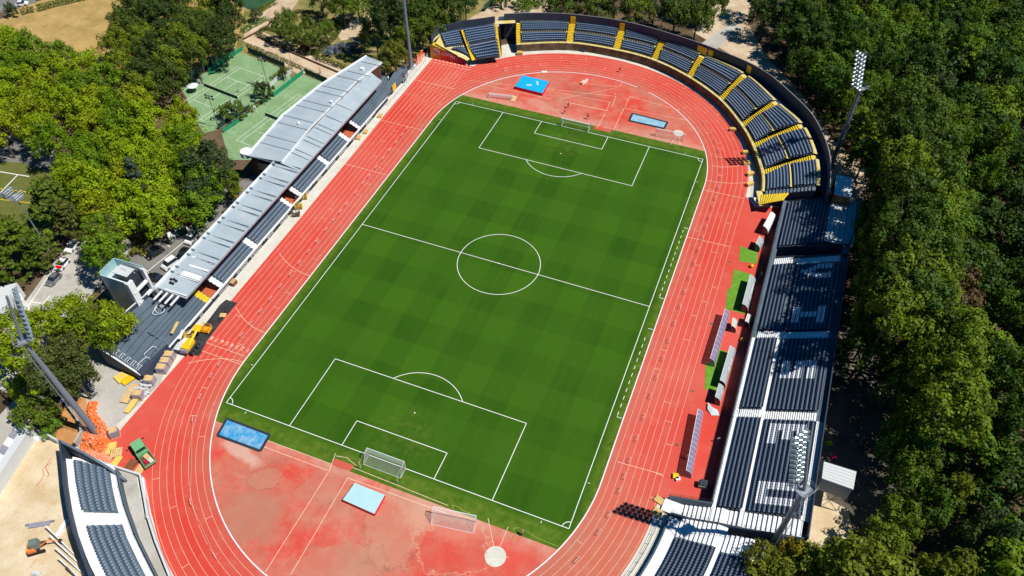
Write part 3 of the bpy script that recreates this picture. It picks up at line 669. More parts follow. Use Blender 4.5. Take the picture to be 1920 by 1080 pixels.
# end flank of the curved stand by the yellow end stairs
north.tier([G(1425, 384, 2.3), G(1428, 366, 2.3)], [G(1468, 376, 4.6), G(1480, 362, 4.75)], 11, key='stair30')
nF, nM, nB_ = NFs[-1], NMs[-1], NBs[-1]; sh_ = Vector((0, -1.5, 0)); north.tier([nF + norm2(nM - nF) * .95, nF + norm2(nM - nF) * .95 + sh_], [nB_, nB_ + sh_], 14, key='slate_steps')
fe = [(nF + sh_).xy, (nM + sh_).xy, (nB_ + sh_).xy]
north.mb('flank_wall').wall([q for q in fe], 0, [2.25, 4.7, 7.15], .2)
north.mb('walkway').strip([G(1428, 358, 2.3), G(1440, 384, 2.3)], [G(1418, 358, 2.3), G(1424, 386, 2.3)])
north.finish({**{'walkway': M_YCON, 'terrace': M_NAVY, 'railing': M_RAIL, 'rear_wall': M_NAVY, 'flank_wall': M_NAVY, 'slate_steps': M_SLATE, 'wall_coping': M_STEEL, 'upper_floor': M_NAVY, 'front_wall': M_STAIN, 'tunnel_lining': M_DARK, 'green_banner': M_GREENW}, **{'stair%d' % i: M_YEL for i in list(range(12)) + [20, 21, 22, 30]}})
# yellow doors in the rear wall
def wall_door(u, v, z, m, name='door'):
    p = G(u, v, z + 1.1); j = min(range(len(WTs) - 1), key=lambda q: (WTs[q] - p).xy.length); d = norm2(WTs[j + 1] - WTs[j]); a = math.atan2(d.y, d.x)
    n = Vector((-d.y, d.x, 0)); n = n if n.dot(Vector((0, 0, 0)) - WTs[j]) > 0 else -n
    t = (p - WTs[j]).dot(d); c = WTs[j] + d * t + n * .2; b = MB(); b.box((c.x, c.y, z + 1.15), (1.5, .16, 2.3), a); o = b.build(name, m, north.root); return o
for u, v, z in ((1075, 36, 5.1), (1167, 50, 5.1), (1314, 92, 5.5), (1322, 95, 5.5), (1334, 100, 5.5), (1399, 133, 6.2)): wall_door(u, v, z, M_YMACH)
b = MB(); c = G(1327, 97, 6.6); b.box((c.x, c.y, 6.6), (1.2, .3, 2.0), .9); b.build('white_panel', M_WPAINT, north.root)

# the painted visitor sign on the flank wall
sg = empty('painted_sign', (SA + SB) / 2, math.atan2((SB - SA).y, (SB - SA).x)); tag(sg, 'orange to crimson painted sign with white sunburst on the stand flank', 'sign')
L_ = (SB - SA).length
def sign_panel():
    t = NT('sign_gradient', .5, .3); x = t.xyz(); g = t.math('ADD', t.math('DIVIDE', x[0], L_), .5)
    return t.out(t.ramp(g, [(.0, (.62, .33, .01)), (.22, (.62, .22, .01)), (.34, (.62, .07, .02)), (.6, (.55, .015, .01)), (.8, (.33, .0, .04)), (1.0, (.22, .0, .05))]))
b = MB(); h0, h1 = 4.2, 1.42; b.add([(-L_ / 2, -.13, .02), (L_ / 2, -.13, .02), (L_ / 2, -.13, h1), (-L_ / 2, -.13, h0), (-L_ / 2, -.1, .02), (L_ / 2, -.1, .02), (L_ / 2, -.1, h1), (-L_ / 2, -.1, h0)], [(0, 1, 2, 3), (3, 2, 6, 7), (5, 4, 7, 6), (0, 3, 7, 4), (1, 5, 6, 2), (0, 4, 5, 1)])
b.build('panel', sign_panel(), sg)
text_mesh('viseu', 1.7, .01, (-L_ / 2 + 5.2, -.16, 2.1), (R(90), 0, 0), M_WPAINT, 'lettering', sg)
def burst(cx, cz, r0, r1, n, wd):
    b = MB()
    for i in range(n):
        a = 2 * math.pi * i / n
        if cz + math.sin(a) * r1 < .1: continue
        b.tube((cx + math.cos(a) * r0, -.16, cz + math.sin(a) * r0), (cx + math.cos(a) * r1, -.16, cz + math.sin(a) * r1), wd, n=4)
    return b
burst(-L_ / 2 + 1.9, 2.2, .35, 1.2, 16, .05).build('sunburst', M_WPAINT, sg)
burst(L_ / 2 - 3.6, .75, .45, 1.35, 9, .09).build('sunburst', mat('pink_emblem_paint', (.75, .35, .5), .6), sg)

# ---------- east main stand
east = Stand('grandstand', 'long straight stand with navy seats spelling VISEU in white seats')
XW, ZF = 55.1, 2.6; XR0 = 56.0; XL1 = 59.5; XU0 = 60.4; XU1 = 68.1; XB = 69.3
zl, zu = ZF + 5 * .35, ZF + 5 * .35 + 11 * .35
ygaps = [(-21.3, 'lo'), (-1.6, 'lo'), (19.8, 'lo')]
def eblock(y0, y1, seatfun=None):
    e = .0
    east.tier([(XR0, y0, ZF), (XR0, y1, ZF)], [(XL1, y0, zl), (XL1, y1, zl)], 5, seat=M_NAVYD, pitch=.48)
    east.tier([(XU0, y0, zl), (XU0, y1, zl)], [(XU1, y0, zu), (XU1, y1, zu)], 11, seat=seatfun or M_NAVYD, pitch=.48)
LET = {  # letters: centre y and per-row north/south extents in seats (rows 1..8), 10 seats tall
    'V': (16.2, [(4.5, 6.5), (4, 7.5), (3, 9), None, None, None, None, None]),
    'I': (4.0, None), 'S': (-9.7, None), 'E': (-26.0, None), 'U': (-37.6, None)}
def letter_at(row, y):
    """rows 1..8 from the front; i counts seats from the north end of the glyph"""
    r = row - 1
    if r < 0 or r > 7: return False
    for L, yc in (('V', 16.0), ('I', 3.6), ('S', -10.9), ('E', -25.6), ('U', -37.3)):
        n = 9; i = int((yc + n * .48 / 2 - y) / .48)
        if y > yc + n * .48 / 2 or i < 0 or i >= n: continue
        if L == 'V': return {0: 3 <= i <= 4, 1: 3 <= i <= 5, 2: 2 <= i <= 6, 3: i in (1, 2, 3, 5, 6, 7), 4: i in (0, 1, 2, 6, 7, 8), 5: i in (0, 1, 2, 6, 7, 8), 6: i in (0, 1, 2, 6, 7, 8), 7: i in (0, 1, 2, 6, 7, 8)}[r]
        if L == 'I': return r in (0, 1, 6, 7) or 3 <= i <= 5
        if L == 'S': return {0: 1, 1: 1, 2: i >= 6, 3: 1, 4: 1, 5: i <= 2, 6: 1, 7: 1}[r]
        if L == 'E': return {0: 1, 1: 1, 2: i <= 2, 3: i <= 6, 4: i <= 6, 5: i <= 2, 6: 1, 7: 1}[r]
        if L == 'U': return r in (0, 1) or i <= 2 or i >= 6
    return False
sf = lambda k, d, p: M_WSEAT if letter_at(k, p.y) else M_NAVYD
for y0, y1 in ((-41.3, -22.2), (-20.4, -2.6), (-.8, 18.9)): eblock(y0, y1, sf)
east.tier([(XR0, 24.4, ZF), (XR0, 40.4, ZF)], [(64.4, 24.4, ZF + 12 * .35), (64.4, 40.4, ZF + 12 * .35)], 12, seat=M_NAVYD, pitch=.48)
for i, (y0, y1, n) in enumerate(((-22.2, -20.4, 10), (-2.6, -.8, 10), (18.9, 20.9, 10))):
    east.tier([(XR0, y0, ZF), (XR0, y1, ZF)], [(XL1, y0, zl), (XL1, y1, zl)], n, key='stair%d' % i)
    east.tier([(XU0, y0, zl), (XU0, y1, zl)], [(XU1, y0, zu), (XU1, y1, zu)], 22, key='stair%d' % i)
ww = east.mb('walkway')
ww.strip([(XW, -44, ZF), (XW, -2.6, ZF)], [(XR0, -44, ZF), (XR0, -2.6, ZF)]); ww.strip([(XL1, -44, zl), (XL1, -.8, zl)], [(XU0, -44, zl), (XU0, -.8, zl)]); wn = east.mb('navy_walkway'); wn.strip([(XW, -2.6, ZF), (XW, 41, ZF)], [(XR0, -2.6, ZF), (XR0, 41, ZF)]); wn.strip([(XL1, -.8, zl), (XL1, 21, zl)], [(XU0, -.8, zl), (XU0, 21, zl)]); ww.strip([(XU1, -41.5, zu), (XU1, -22, zu)], [(XB, -41.5, zu), (XB, -22, zu)]); wn.strip([(XU1, -22, zu), (XU1, 24.4, zu)], [(XB, -22, zu), (XB, 24.4, zu)])
fw = east.mb('front_wall'); fw.wall([(XW - .1, -41.0), (XW - .1, 41.5)], 0, ZF + .5, .2)
bw = east.mb('rear_parapet'); bw.wall([(XB + .12, -44.5), (XB + .12, 24.4)], 0, zu + 1.0, .22); bw.wall([(XB + .1, 24.4), (70.2, 31), (70.0, 42)], 0, 7.6, .22)
# recessed gangway and deep gap between the blocks (y 20.9 .. 24.4)
gm = east.mb('gangway'); gm.wall([(XR0, 21.0), (XB, 21.0)], 0, [ZF + .6, zu + .9], .18); gm.wall([(XR0, 24.3), (XB, 24.3)], 0, [ZF + .6, zu + .9], .18)
gm.strip([(XW, 21.1, .6), (XW, 24.2, .6)], [(XB, 21.1, .6), (XB, 24.2, .6)])
gm.wall([(56.0, 40.5), (64.4, 40.5)], 0, [ZF + .5, ZF + 12 * .35 + .6], .18)
# technical platform of the north block
pf = east.mb('platform_roof'); pf.prism([(64.5, 25.2), (70.4, 25.2), (70.4, 40.4), (64.5, 40.4)], 7.2, 7.45); pr = east.mb('platform_rib'); [pr.box((66.0 + i * 1.1, 32.8, 7.48), (.1, 15.0, .06)) for i in range(4)]
east.mb('front_wall').wall([(64.5, 26.5), (64.5, 40.1)], 4.0, 7.2, .16)
rb = east.mb('railing'); rail(rb, [(XW + .05, y, ZF + .5) for y in range(-41, 42, 6)], .55, 2.0, .03, 2); rail(rb, [(XL1 + .1, y, zl) for y in (-22, -30, -41)], .8, 2.6); rail(rb, [(XB, y, zu + 1.0) for y in (-44, -30, -15, 0, 15, 24)], .35, 3)
for y in (-18.5, 1.2): rail(rb, [(XW + .9, y, ZF), (XW + .9, y - 3.2, ZF)], .9, .8)
east.mb('railing').wall([(XU0 + .05, -41.3), (XU0 + .05, -41.2)], zl, zl + .9, .05)
# broad white unseated steps at the south end and the dividing ramp wall
def ez(x):
    k = .32 / .7
    return .5 + (max(0, min(x, 57.4) - 51.1) + max(0, x - 58.4)) * k
yS0 = -41.3
ws = east.mb('white_steps')
divx = [(q * math.cos(R(2.0)), -H - q * math.sin(R(2.0))) for q in (49.2, 52.5, 56.5, 60.5, 63.5, 66.3, 69.0)]
def divy(x):
    for (a, c), (e, f) in zip(divx, divx[1:]):
        if a <= x <= e: return lerp(c, f, (x - a) / (e - a))
    return divx[0][1] if x < 49 else divx[-1][1]
x = 50.4; k = 0
while x < 68.0:
    ytop = -41.45 if x < 55.0 else yS0
    z1 = ez(x + .7); z0 = ez(x); ya, yb = divy(x), divy(x + .7)
    ws.add([(x, ya, z1), (x + .7, yb, z1), (x + .7, ytop, z1), (x, ytop, z1)], [(0, 1, 2, 3)]); ws.add([(x, ya, z0), (x, ytop, z0), (x, ytop, z1), (x, ya, z1)], [(3, 2, 1, 0)]); x += .7
ws.strip([(47.6, -41.4, .5), (47.4, -43.8, .5)], [(50.4, -41.4, .5), (50.4, -43.9, .5)])
zs = [.55 if px_ < 50 else ez(px_) for px_, _ in divx]
east.mb('dividing_wall').wall(divx, 0, [z + .42 for z in zs], .26); rail(rb, [(px_, py_ + .05, z + .42) for (px_, py_), z in zip(divx, zs)], 1.0, 1.5)
east.mb('dividing_wall').wall([(48.0, -41.3), (55.1, -41.3)], 0, [1.3, 3.9], .3); rail(rb, [(48.2, -41.2, 1.3), (55.0, -41.2, 3.8)], .8, 1.6)
east.finish({'terrace': M_NAVY, 'stair0': M_WHITE, 'stair1': M_WHITE, 'stair2': M_WHITE, 'walkway': M_WHITE, 'navy_walkway': M_SLATE, 'front_wall': M_SLATE, 'rear_parapet': M_NAVY, 'gangway': M_NAVY, 'platform_roof': M_PLAST, 'platform_rib': M_POLE, 'railing': M_RAIL, 'white_steps': M_WHITE, 'dividing_wall': M_SLATE})

# ---------- south-east stand
se = Stand('grandstand', 'white terraced stand with navy seats beside the near right pylon')
def sep(r, a, z):
    return Vector((r * math.cos(R(a)), -H + r * math.sin(R(a)), z))
r0 = 49.2
def srow(k, a, base=0): return sep(r0 + 1.9 + .7 * k, a, .5 + .32 * k)
# rings follow the bend: front walkway, 9 seat rows, walkway, 6 seat rows, rear walkway
def ring(ra, rb_, z, a0, a1, mb, n=10):
    A = [sep(ra, a0 + (a1 - a0) * i / n, z) for i in range(n + 1)]; B_ = [sep(rb_, a0 + (a1 - a0) * i / n, z) for i in range(n + 1)]; mb.strip(A, B_)
ring(r0, r0 + 1.9, .5, -2.5, -34, se.mb('walkway'))
def setier(ra, z0, n, a0, a1, seat, key='terrace', m=8):
    A = [sep(ra, a0 + (a1 - a0) * i / m, z0) for i in range(m + 1)]; B_ = [sep(ra + .7 * n, a0 + (a1 - a0) * i / m, z0 + .32 * n) for i in range(m + 1)]; se.tier(A, B_, n, key=key, seat=seat, pitch=.5)
rA = r0 + 1.9; rM = rA + 9 * .7; zM = .5 + 9 * .32; rBk = rM + 1.0; rE = rBk + 6 * .7; zE = zM + 6 * .32
setier(rA, .5, 9, -6.2, -18.2, M_NAVYD); setier(rA, .5, 9, -20.2, -34, M_NAVYD); setier(rBk, zM, 6, -6.6, -34, M_NAVYD)
setier(rA, .5, 9, -2.2, -6.2, None, 'white_steps', 3); setier(rBk, zM, 6, -3.4, -6.6, None, 'white_steps', 3); se.tier([sep(rA, -18.2, .5), sep(rA, -20.2, .5)], [sep(rM, -18.2, zM), sep(rM, -20.2, zM)], 18, key='white_steps')
ring(rM, rBk, zM, -2.2, -34, se.mb('walkway')); ring(rE, rE + 1.4, zE, -4, -34, se.mb('walkway'))
A = [sep(r0 - .1, -2.2 - 32 * i / 14, 0) for i in range(15)]; se.mb('front_wall').wall([p.xy for p in A], 0, .95, .3); rail(se.mb('railing'), [p + Vector((0, 0, .95)) for p in A[::2]], .5, 2)
A = [sep(rE + 1.5, -4 - 30 * i / 14, 0) for i in range(15)]; se.mb('rear_wall').wall([p.xy for p in A], 0, zE + 1.1, .25)
se.finish({'terrace': M_NAVY, 'walkway': M_WHITE, 'white_steps': M_WHITE, 'front_wall': M_SLATE, 'railing': M_RAIL, 'rear_wall': M_PLAST})

# ---------- south-west stand
sw = Stand('grandstand', 'white stand with grey seats curving along the sandy building site')
Fp = [(206, 880), (211, 915), (219, 950), (226, 972), (238, 1008), (258, 1050), (284, 1100)]; Bp = [(140, 862), (145, 905), (153, 945), (160, 972), (172, 1012), (190, 1055), (212, 1100)]
F_ = [G(*p, 2.0) for p in Fp]; B_ = [G(*p, 3.9) for p in Bp]
sw.tier([lerp(F_[0], B_[0], 0), F_[1], F_[2], lerp(F_[2], F_[3], .6)], [B_[0], B_[1], B_[2], lerp(B_[2], B_[3], .6)], 5, seat=M_GSEAT, pitch=.60)
sw.tier([lerp(F_[3], F_[4], .35), F_[4], F_[5], F_[6]], [lerp(B_[3], B_[4], .35), B_[4], B_[5], B_[6]], 5, seat=M_GSEAT, pitch=.60)
ws = sw.mb('walkway')
sw.tier([lerp(F_[2], F_[3], .6), lerp(F_[3], F_[4], .35)], [lerp(B_[2], B_[3], .6), lerp(B_[3], B_[4], .35)], 10, key='white_steps')
Ff = [p + (p - q).normalized() * 1.5 for p, q in zip(F_, B_)]; Bb = [p + (p - q).normalized() * 1.8 for p, q in zip(B_, F_)]
ws.strip([Vector((*p.xy, 2.0)) for p in Ff], F_); ws.strip(B_, [Vector((*p.xy, 3.9)) for p in Bb])
c0 = [G(128, 846, 3.9), G(207, 884, 2.0)]
ws.poly([Vector((*Bb[0].xy, 2.02)), Vector((*c0[0].xy, 2.02)), G(208, 872, 2.02), Vector((*Ff[0].xy, 2.02)), Vector((*F_[0].xy, 2.02)), Vector((*B_[0].xy, 2.02))])
owx = [(111, 826), (115, 862), (119, 905), (126, 950), (137, 995), (155, 1045), (176, 1100)]; OW = [G(*p, 5.6) for p in owx]
sw.mb('outer_wall').wall([p.xy for p in OW], 0, 5.6, .3)
sw.mb('flank_wall').wall([G(112, 828, 5).xy, G(160, 852, 4.2).xy, G(207, 880, 3.0).xy, G(235, 900, 1.2).xy], 0, [5.5, 4.6, 3.4, 1.2], .4)
fw = sw.mb('front_wall'); fw.wall([p.xy for p in Ff], 0, 2.5, .25); rail(sw.mb('railing'), [Vector((*p.xy, 2.5)) for p in Ff], .6, 2)
rail(sw.mb('railing'), [Vector((*p.xy, 3.9)) for p in Bb], .9, 2)
kp = [(128, 838), (195, 868), (262, 889), (268, 920), (276, 965), (292, 1015), (318, 1080), (330, 1100)]; KW = [G(*p, 1.2) for p in kp]
sw.mb('outer_kerb_wall').wall([p.xy for p in KW], 0, 1.2, .35)
fl = sw.mb('lower_floor'); KF = [G(205, 868, .5), G(256, 893, .5), G(262, 930, .5), G(272, 975, .5), G(288, 1020, .5), G(308, 1070, .5), G(322, 1100, .5)]
fl.strip([Vector((*p.xy, .5)) for p in Ff], KF)
b = sw.mb('terrace'); sw.finish({'terrace': M_SLATE, 'walkway': M_WHITE, 'white_steps': M_WHITE, 'outer_wall': M_NAVY, 'flank_wall': M_SLATE, 'front_wall': M_SLATE, 'railing': M_RAIL, 'outer_kerb_wall': M_PLAST, 'lower_floor': M_YARD})
pts = [(222, 913), (225, 926), (228, 939), (231, 952), (235, 964), (238.5, 977), (243, 990), (248, 1003), (254, 1016)]
b = MB(); b.tube((0, 0, 0), (0, 0, .35), .30, .26, 10); b.tube((0, 0, .35), (0, 0, .42), .42, .42, 12)
proto = b.build('round_stool', M_WRAP)
for i, p in enumerate(pts):
    q = G(*p, .5); lb = 'small round pale stool on the walkway below the grey seats, %s from the top' % ordn(i)
    o = proto if i == 0 else proto.copy()
    if i: COL.objects.link(o)
    o.location = q; tag(o, lb, 'stool', 'round stools on the near left walkway')

# ---------- west stand
west = Stand('grandstand', 'roofed stand with grey seats and zinc roof along the left straight')
XA = -51.3; zA = 1.15
def wblock(y0, y1, seated, n=4, key='terrace'):
    west.tier([(XA - .45, y1, zA), (XA - .45, y0, zA)], [(XA - .45 - .72 * n, y1, zA + .4 * n), (XA - .45 - .72 * n, y0, zA + .4 * n)], n, key=key, seat=M_GSEAT if seated else None, pitch=.5)
for y0, y1 in ((-28.2, -17.0), (-15.6, -2.2), (3.0, 14.3), (15.6, 24.6)): wblock(y0, y1, True, 4)
wblock(-46, -34, False, 6, 'bare_terrace'); wblock(31.2, 46.0, False, 5, 'bare_terrace')
for i, (y0, y1) in enumerate(((-29.4, -28.2), (-17.0, -15.6), (-2.2, -1.2), (1.8, 3.0), (14.3, 15.6), (24.6, 25.8), (30.2, 31.2))): wblock(y0, y1, False, 8 if 0 else 4, 'white_stair')
wblock(-34, -32.6, False, 5, 'yellow_stair')
op = west.mb('opening_floor'); ow = west.mb('opening_wall')
for y0, y1 in ((-32.6, -29.4), (-1.2, 1.8), (25.8, 30.2)):
    op.strip([(XA - .2, y0, .05), (XA - .2, y1, .05)], [(-57.5, y0, .05), (-57.5, y1, .05)])
    for y in (y0 + .06, y1 - .06): ow.wall([(XA - .45, y), (-55.5, y)], 0, [zA + .3, zA + 2.0], .12)
yl = [-29.4, 24.6]
fwl = west.mb('front_wall')
fwl.wall([(XA - .2, -52), (XA - .2, 46)], 0, zA, .2)
wk = west.mb('front_coping'); wk.wall([(XA - .2, -52), (XA - .2, 46)], zA + .002, zA + .09, .34)
bw = west.mb('rear_wall'); bw.wall([(-55.6, -34), (-55.6, 46)], 0, 6.1, .2)
pw = west.mb('upper_deck'); pw.strip([(-54.6, -34, zA + 1.62), (-54.6, 46, zA + 1.62)], [(-55.6, -34, zA + 1.62), (-55.6, 46, zA + 1.62)])
# roof: lower zinc roof
xf, zf, xb, zbk = -52.2, 6.3, -59.3, 6.9
rf = empty('x'); bpy.data.objects.remove(rf)
roof = MB(); 
def roof_quad(mb, x0, x1, y0, y1, z0, z1, th=.12):
    mb.add([(x0, y0, z0), (x1, y0, z1), (x1, y1, z1), (x0, y1, z0), (x0, y0, z0 - th), (x1, y0, z1 - th), (x1, y1, z1 - th), (x0, y1, z0 - th)], [(0, 3, 2, 1), (4, 5, 6, 7), (0, 1, 5, 4), (3, 7, 6, 2), (0, 4, 7, 3), (1, 2, 6, 5)])
roof_quad(roof, xf, xb, -37.6, 5.0, zf, zbk); roof_quad(roof, xf, -57.4, 5.0, 27.0, zf, 7.35); roof.add([(xf, 27, zf), (-57.4, 27, 7.35), (-57.0, 39, 7.3), (-56.4, 47.0, 7.2), (xf + .1, 45.5, zf)], [(4, 3, 2, 1, 0)])
ro = roof.build('roof', M_ROOF, west.root)
rbm = MB()
for i in range(8):
    y = -33.0 + i * 5.3
    for dy in (0, 1.5):
        rbm.box(((xf + xb) / 2, y + dy, (zf + zbk) / 2 + .10), (7.0, .14, .16)); rbm.box((xb + .5, y + dy, zbk + .22), (.9, .3, .3))
for i in range(5):
    y = 9.3 + i * 5.3
    for dy in ((0, 1.5) if i < 3 else (0,)): rbm.tube((xf - .2, y + dy, zf + .12), (-57.0, y + dy, 7.42), .08, n=4)
rbm.build('roof_rib', M_POLE, ro)
b = MB(); b.wall([(xb + .1, -38), (xb + .1, 5.6)], zbk - .4, zbk + .45, .22); b.build('roof_parapet', M_WPAINT, ro)
b = MB(); b.wall([(xf + .08, -37.6), (xf + .08, 45.5)], zf - .3, zf + .05, .08); b.build('gutter', M_STEEL, ro)
b = MB(); b.box((-55.7, -32.3, 6.68), (6.6, 1.9, .05)); b.box((-55.7, -29.9, 6.68), (6.8, .45, .05)); b.box((-55.7, -37.2, 6.7), (6.9, .25, .08)); [b.box((-57.6 + i * 1.5, -27.7, 6.76 - .07 * i), (1.1, .3, .05)) for i in range(4)]; b.build('white_roof_panel', M_WPAINT, ro)
b = MB()
for i in range(4): b.box((-58.0 + i * 1.35, -38.9, 6.2), (.32, 2.6, .25))
b.build('canopy_beam', M_WPAINT, west.root)
b = MB()
for x, y in ((-57.7, -34.8), (-57.1, -34.6), (-56.4, -34.8), (-57.2, -35.6), (-56.6, -35.6)): b.box((x, y, 7.0), (.35, .4, .4))
b.build('roof_floodlight', M_DARK, ro)
# upper clubhouse roof
up = MB(); ZUR = 7.7; ur = [G(*p, ZUR) for p in ((463, 292), (528, 303), (585, 235), (620, 200), (668, 152), (716, 116), (687, 105), (600, 160), (530, 216))]
up.prism([p.xy for p in ur], ZUR - .25, ZUR); uo = up.build('upper_roof', M_ROOF, west.root)
b = MB()
for i in range(13):
    t = i / 12.0; pe = lerp(ur[0], ur[8], i / 4.0) if i < 4 else lerp(ur[8], ur[7], (i - 4) / 4.0) if i < 8 else lerp(ur[7], ur[6], (i - 8) / 4.0)
    y = pe.y + (1.2 if i % 2 else 0); b.box((pe.x + 4.6, y, ZUR + .07), (8.6 - (0 if i < 8 else 1.6 * (i - 7) / 3), .13, .14)) if i < 12 else None
b.build('roof_rib', M_POLE, uo)
b = MB(); b.wall([p.xy for p in (ur[0], ur[8], ur[7], ur[6])], ZUR - .4, ZUR + .2, .5); b.wall([p.xy for p in (ur[1], ur[2], ur[3], ur[4], ur[5])], ZUR - .5, ZUR + .06, .12); b.build('roof_edge', M_WPAINT, uo)
b = MB(); dc = G(461, 283, ZUR + .2); b.tube((dc.x, dc.y, ZUR - 1), (dc.x, dc.y, ZUR + .25), 1.5, 1.4, 20); b.build('round_roof_drum', M_WPAINT, uo)
b = MB()
for (u, v), d in (((679, 129), .9), ((621, 191), .6)): p = G(u, v, ZUR + .3); b.box((p.x, p.y, ZUR + .3), (d, d, .55), .1)
b.tube(G(560, 231, ZUR), G(560, 230, ZUR + .5), .4, .3, 8); b.build('roof_vent', M_WPAINT, uo)
bd = MB(); cc = sum(ur, Vector((0, 0, 0))) / len(ur); q = [tuple((cc + (p - cc) * .965).xy) for p in ur]; bd.prism(q, 0, ZUR - .26); bd.build('clubhouse_wall', M_BRICK, west.root)
e0, e1 = lerp(ur[0], ur[1], .25), lerp(ur[0], ur[1], .7); b = MB(); b.wall([e0.xy, e1.xy], 4.3, 5.9, .5); b.build('window', M_GLASS, west.root)
bb = MB(); bb.prism([(-59.2, -37.4), (-55.75, -37.4), (-55.75, .9), (-59.2, .9)], 0, 6.2); bb.build('back_room', M_PLAST, west.root)
# advertising boards (white words on near-black boards)
ads = [(-31.0, 4.2, 'mourense'), (-23.8, 5.6, 'GRUPO'), (-18.2, 5.6, 'Epicentro'), (-12.8, 4.6, 'ENVI'), (-6.2, 6.0, 'viseu'), (-.4, 0, ''), (4.8, 5.4, 'Visabeira'), (10.6, 5.6, 'desporto'), (16.4, 5.4, 'EFAPEL'), (20.4, 2.6, 'gomes'), (25.0, 5.8, 'CASA')]
ads = [a for a in ads if a[1] > 0]
west.finish({'terrace': M_SLATE, 'bare_terrace': M_SLATE, 'white_stair': M_WHITE, 'yellow_stair': M_YEL, 'opening_floor': M_TERRA, 'opening_wall': M_NAVY, 'front_wall': M_NAVY, 'front_coping': M_WPAINT, 'rear_wall': M_DARK, 'upper_deck': M_SLATE})
BW = [('grey pictogram and small lettering', -36.6, 7.6), ('long white word', -28.6, 7.6), ('block letters and a box logo', -22.2, 5.0), ('white disc logo and a word', -16.8, 5.4), ('tall white initials', -11.3, 5.2), ('outlined slanted word', -5.6, 6.0), ('slanted word after a slash', 3.6, 6.4), ('three white capitals', 10.0, 6.0), ('round emblem and thin word', 15.6, 5.0), ('wide white capitals', 21.4, 6.2), ('thin white word', 28.0, 6.6), ('white block word', 35.0, 7.0)]
WORDS = ['xx', 'iimmuurs', 'mm FORTES', 'O Epicentro', 'ENVI', 'casaviva', '/ soauto', 'SKM', 'O Lemos', 'EMPRED', 'visoeste', 'SMTUV']
for i, ((d, y, ln), wd) in enumerate(zip(BW, WORDS)):
    r_ = empty('advertising_board', (XA + .06, y, 0)); tag(r_, 'black pitch-side board with %s, %s from the near end' % (d, ordn(i)), 'advertising board', 'advertising boards along the left stand')
    b = MB(); b.box((0, 0, .58), (.07, ln, .95)); b.build('board', M_DARK, r_)
    b = MB(); b.box((0, 0, .09), (.09, ln, .05)); b.box((0, 0, 1.08), (.09, ln, .05)); b.build('frame', M_WPAINT, r_)
    t = text_mesh(wd, .82, .008, (.05, 0, .56), (R(90), 0, R(90)), M_WPAINT, 'lettering', r_)
    t.data.transform(Matrix.Diagonal((min(1.3, (ln * .78) / max(t.dimensions.x, .5)), 1, 1, 1)))

# ---------- south-west bare terrace block (end of the left stand)
sb = Stand('terrace_block', 'bare slate-grey terrace block with dark flank wall near the yellow lift', cat='terrace')
Fq = [(-51.4, -54.2, 1.3), (-51.5, -47.5, 1.3), (-52.6, -39.0, 1.3)]; Bq = [(-60.0, -53.4, 4.6), (-60.9, -46.5, 4.6), (-60.0, -39.0, 4.6)]
Fs, Bs = smooth_pts([Vector(p) for p in Fq], 4), smooth_pts([Vector(p) for p in Bq], 4)
sb.tier(Fs, Bs, 7); sb.mb('rear_wall').wall([p.xy + Vector((-.9, 0)) for p in Bs], 0, 5.6, .25); sb.mb('terrace').strip(Bs, [p + Vector((-.8, 0, 0)) for p in Bs])
sb.mb('flank_wall').wall([Fs[0].xy, Bs[0].xy + Vector((-.9, .0))], 0, [2.1, 5.5], .25); sb.mb('coping').wall([Fs[0].xy, Bs[0].xy + Vector((-.9, .0))], [2.103, 5.503], [2.18, 5.58], .34)
sb.mb('coping').wall([p.xy + Vector((-.9, 0)) for p in Bs], 5.603, 5.68, .34)
sb.mb('flank_wall').prism([(-50.9, -54.3), (-51.3, -46.4), (-52.4, -54.0)], 0, 2.6)
for k in range(5):
    t0 = (k + 1.2) / 7; p = lerp(Vector(Fq[0]), Vector(Bq[0]), t0) + Vector((.2, .4, .45)); rail(sb.mb('handrail'), [p, p + Vector((.0, 1.0, 0)), p + Vector((.55, 1.0, 0)), p + Vector((.55, 0, 0))], .6, 3, .04, 1)
for a in ((-53.4, -50.4), (-52.9, -53.0)): rail(sb.mb('handrail'), [Vector((a[0], a[1], 2.3)), Vector((a[0] + .3, a[1] + 2.2, 2.3)), Vector((a[0] + .9, a[1] + 2.3, 2.2))], .8, 3, .05, 1)
sb.finish({'terrace': M_SLATE, 'rear_wall': M_NAVY, 'flank_wall': M_NAVY, 'coping': M_PLAST, 'handrail': M_WPAINT})
# ---------- north end terrace fan of the west stand
nb = Stand('terrace_block', 'grey terrace fan with smooth dark wedge wall by the far left pylon', cat='terrace')
Fq = [G(704, 196, 1.4), G(716, 178, 1.6), G(738, 156, 2.0)]; Bq = [G(700, 150, 3.9), G(712, 140, 4.2), G(727, 130, 4.6)]
Fs, Bs = smooth_pts([Vector(p) for p in [(-52.2, 40.5, 1.3), (-52.6, 46.5, 1.3), (-54.0, 52.2, 1.3)]], 4), smooth_pts([Vector(p) for p in [(-56.3, 42.0, 3.9), (-56.9, 50.0, 4.2), (-59.2, 56.6, 4.2)]], 4)
nb.tier(Fs, Bs, 6); nb.mb('wedge_wall').add([(-51.7, 39.5, 1.3), (-51.2, 55.5, 1.2), (-51.4, 55.8, 3.6), (-51.7, 55.6, 3.6), (-52.4, 40.0, 1.5), (-53.6, 54.6, 3.4)], [(0, 1, 2), (0, 2, 4), (4, 2, 5), (2, 1, 5)])
nb.mb('wedge_wall').prism([(-51.0, 55.2), (-51.6, 58.6), (-53.3, 58.2), (-52.8, 54.8)], 0, 3.4)
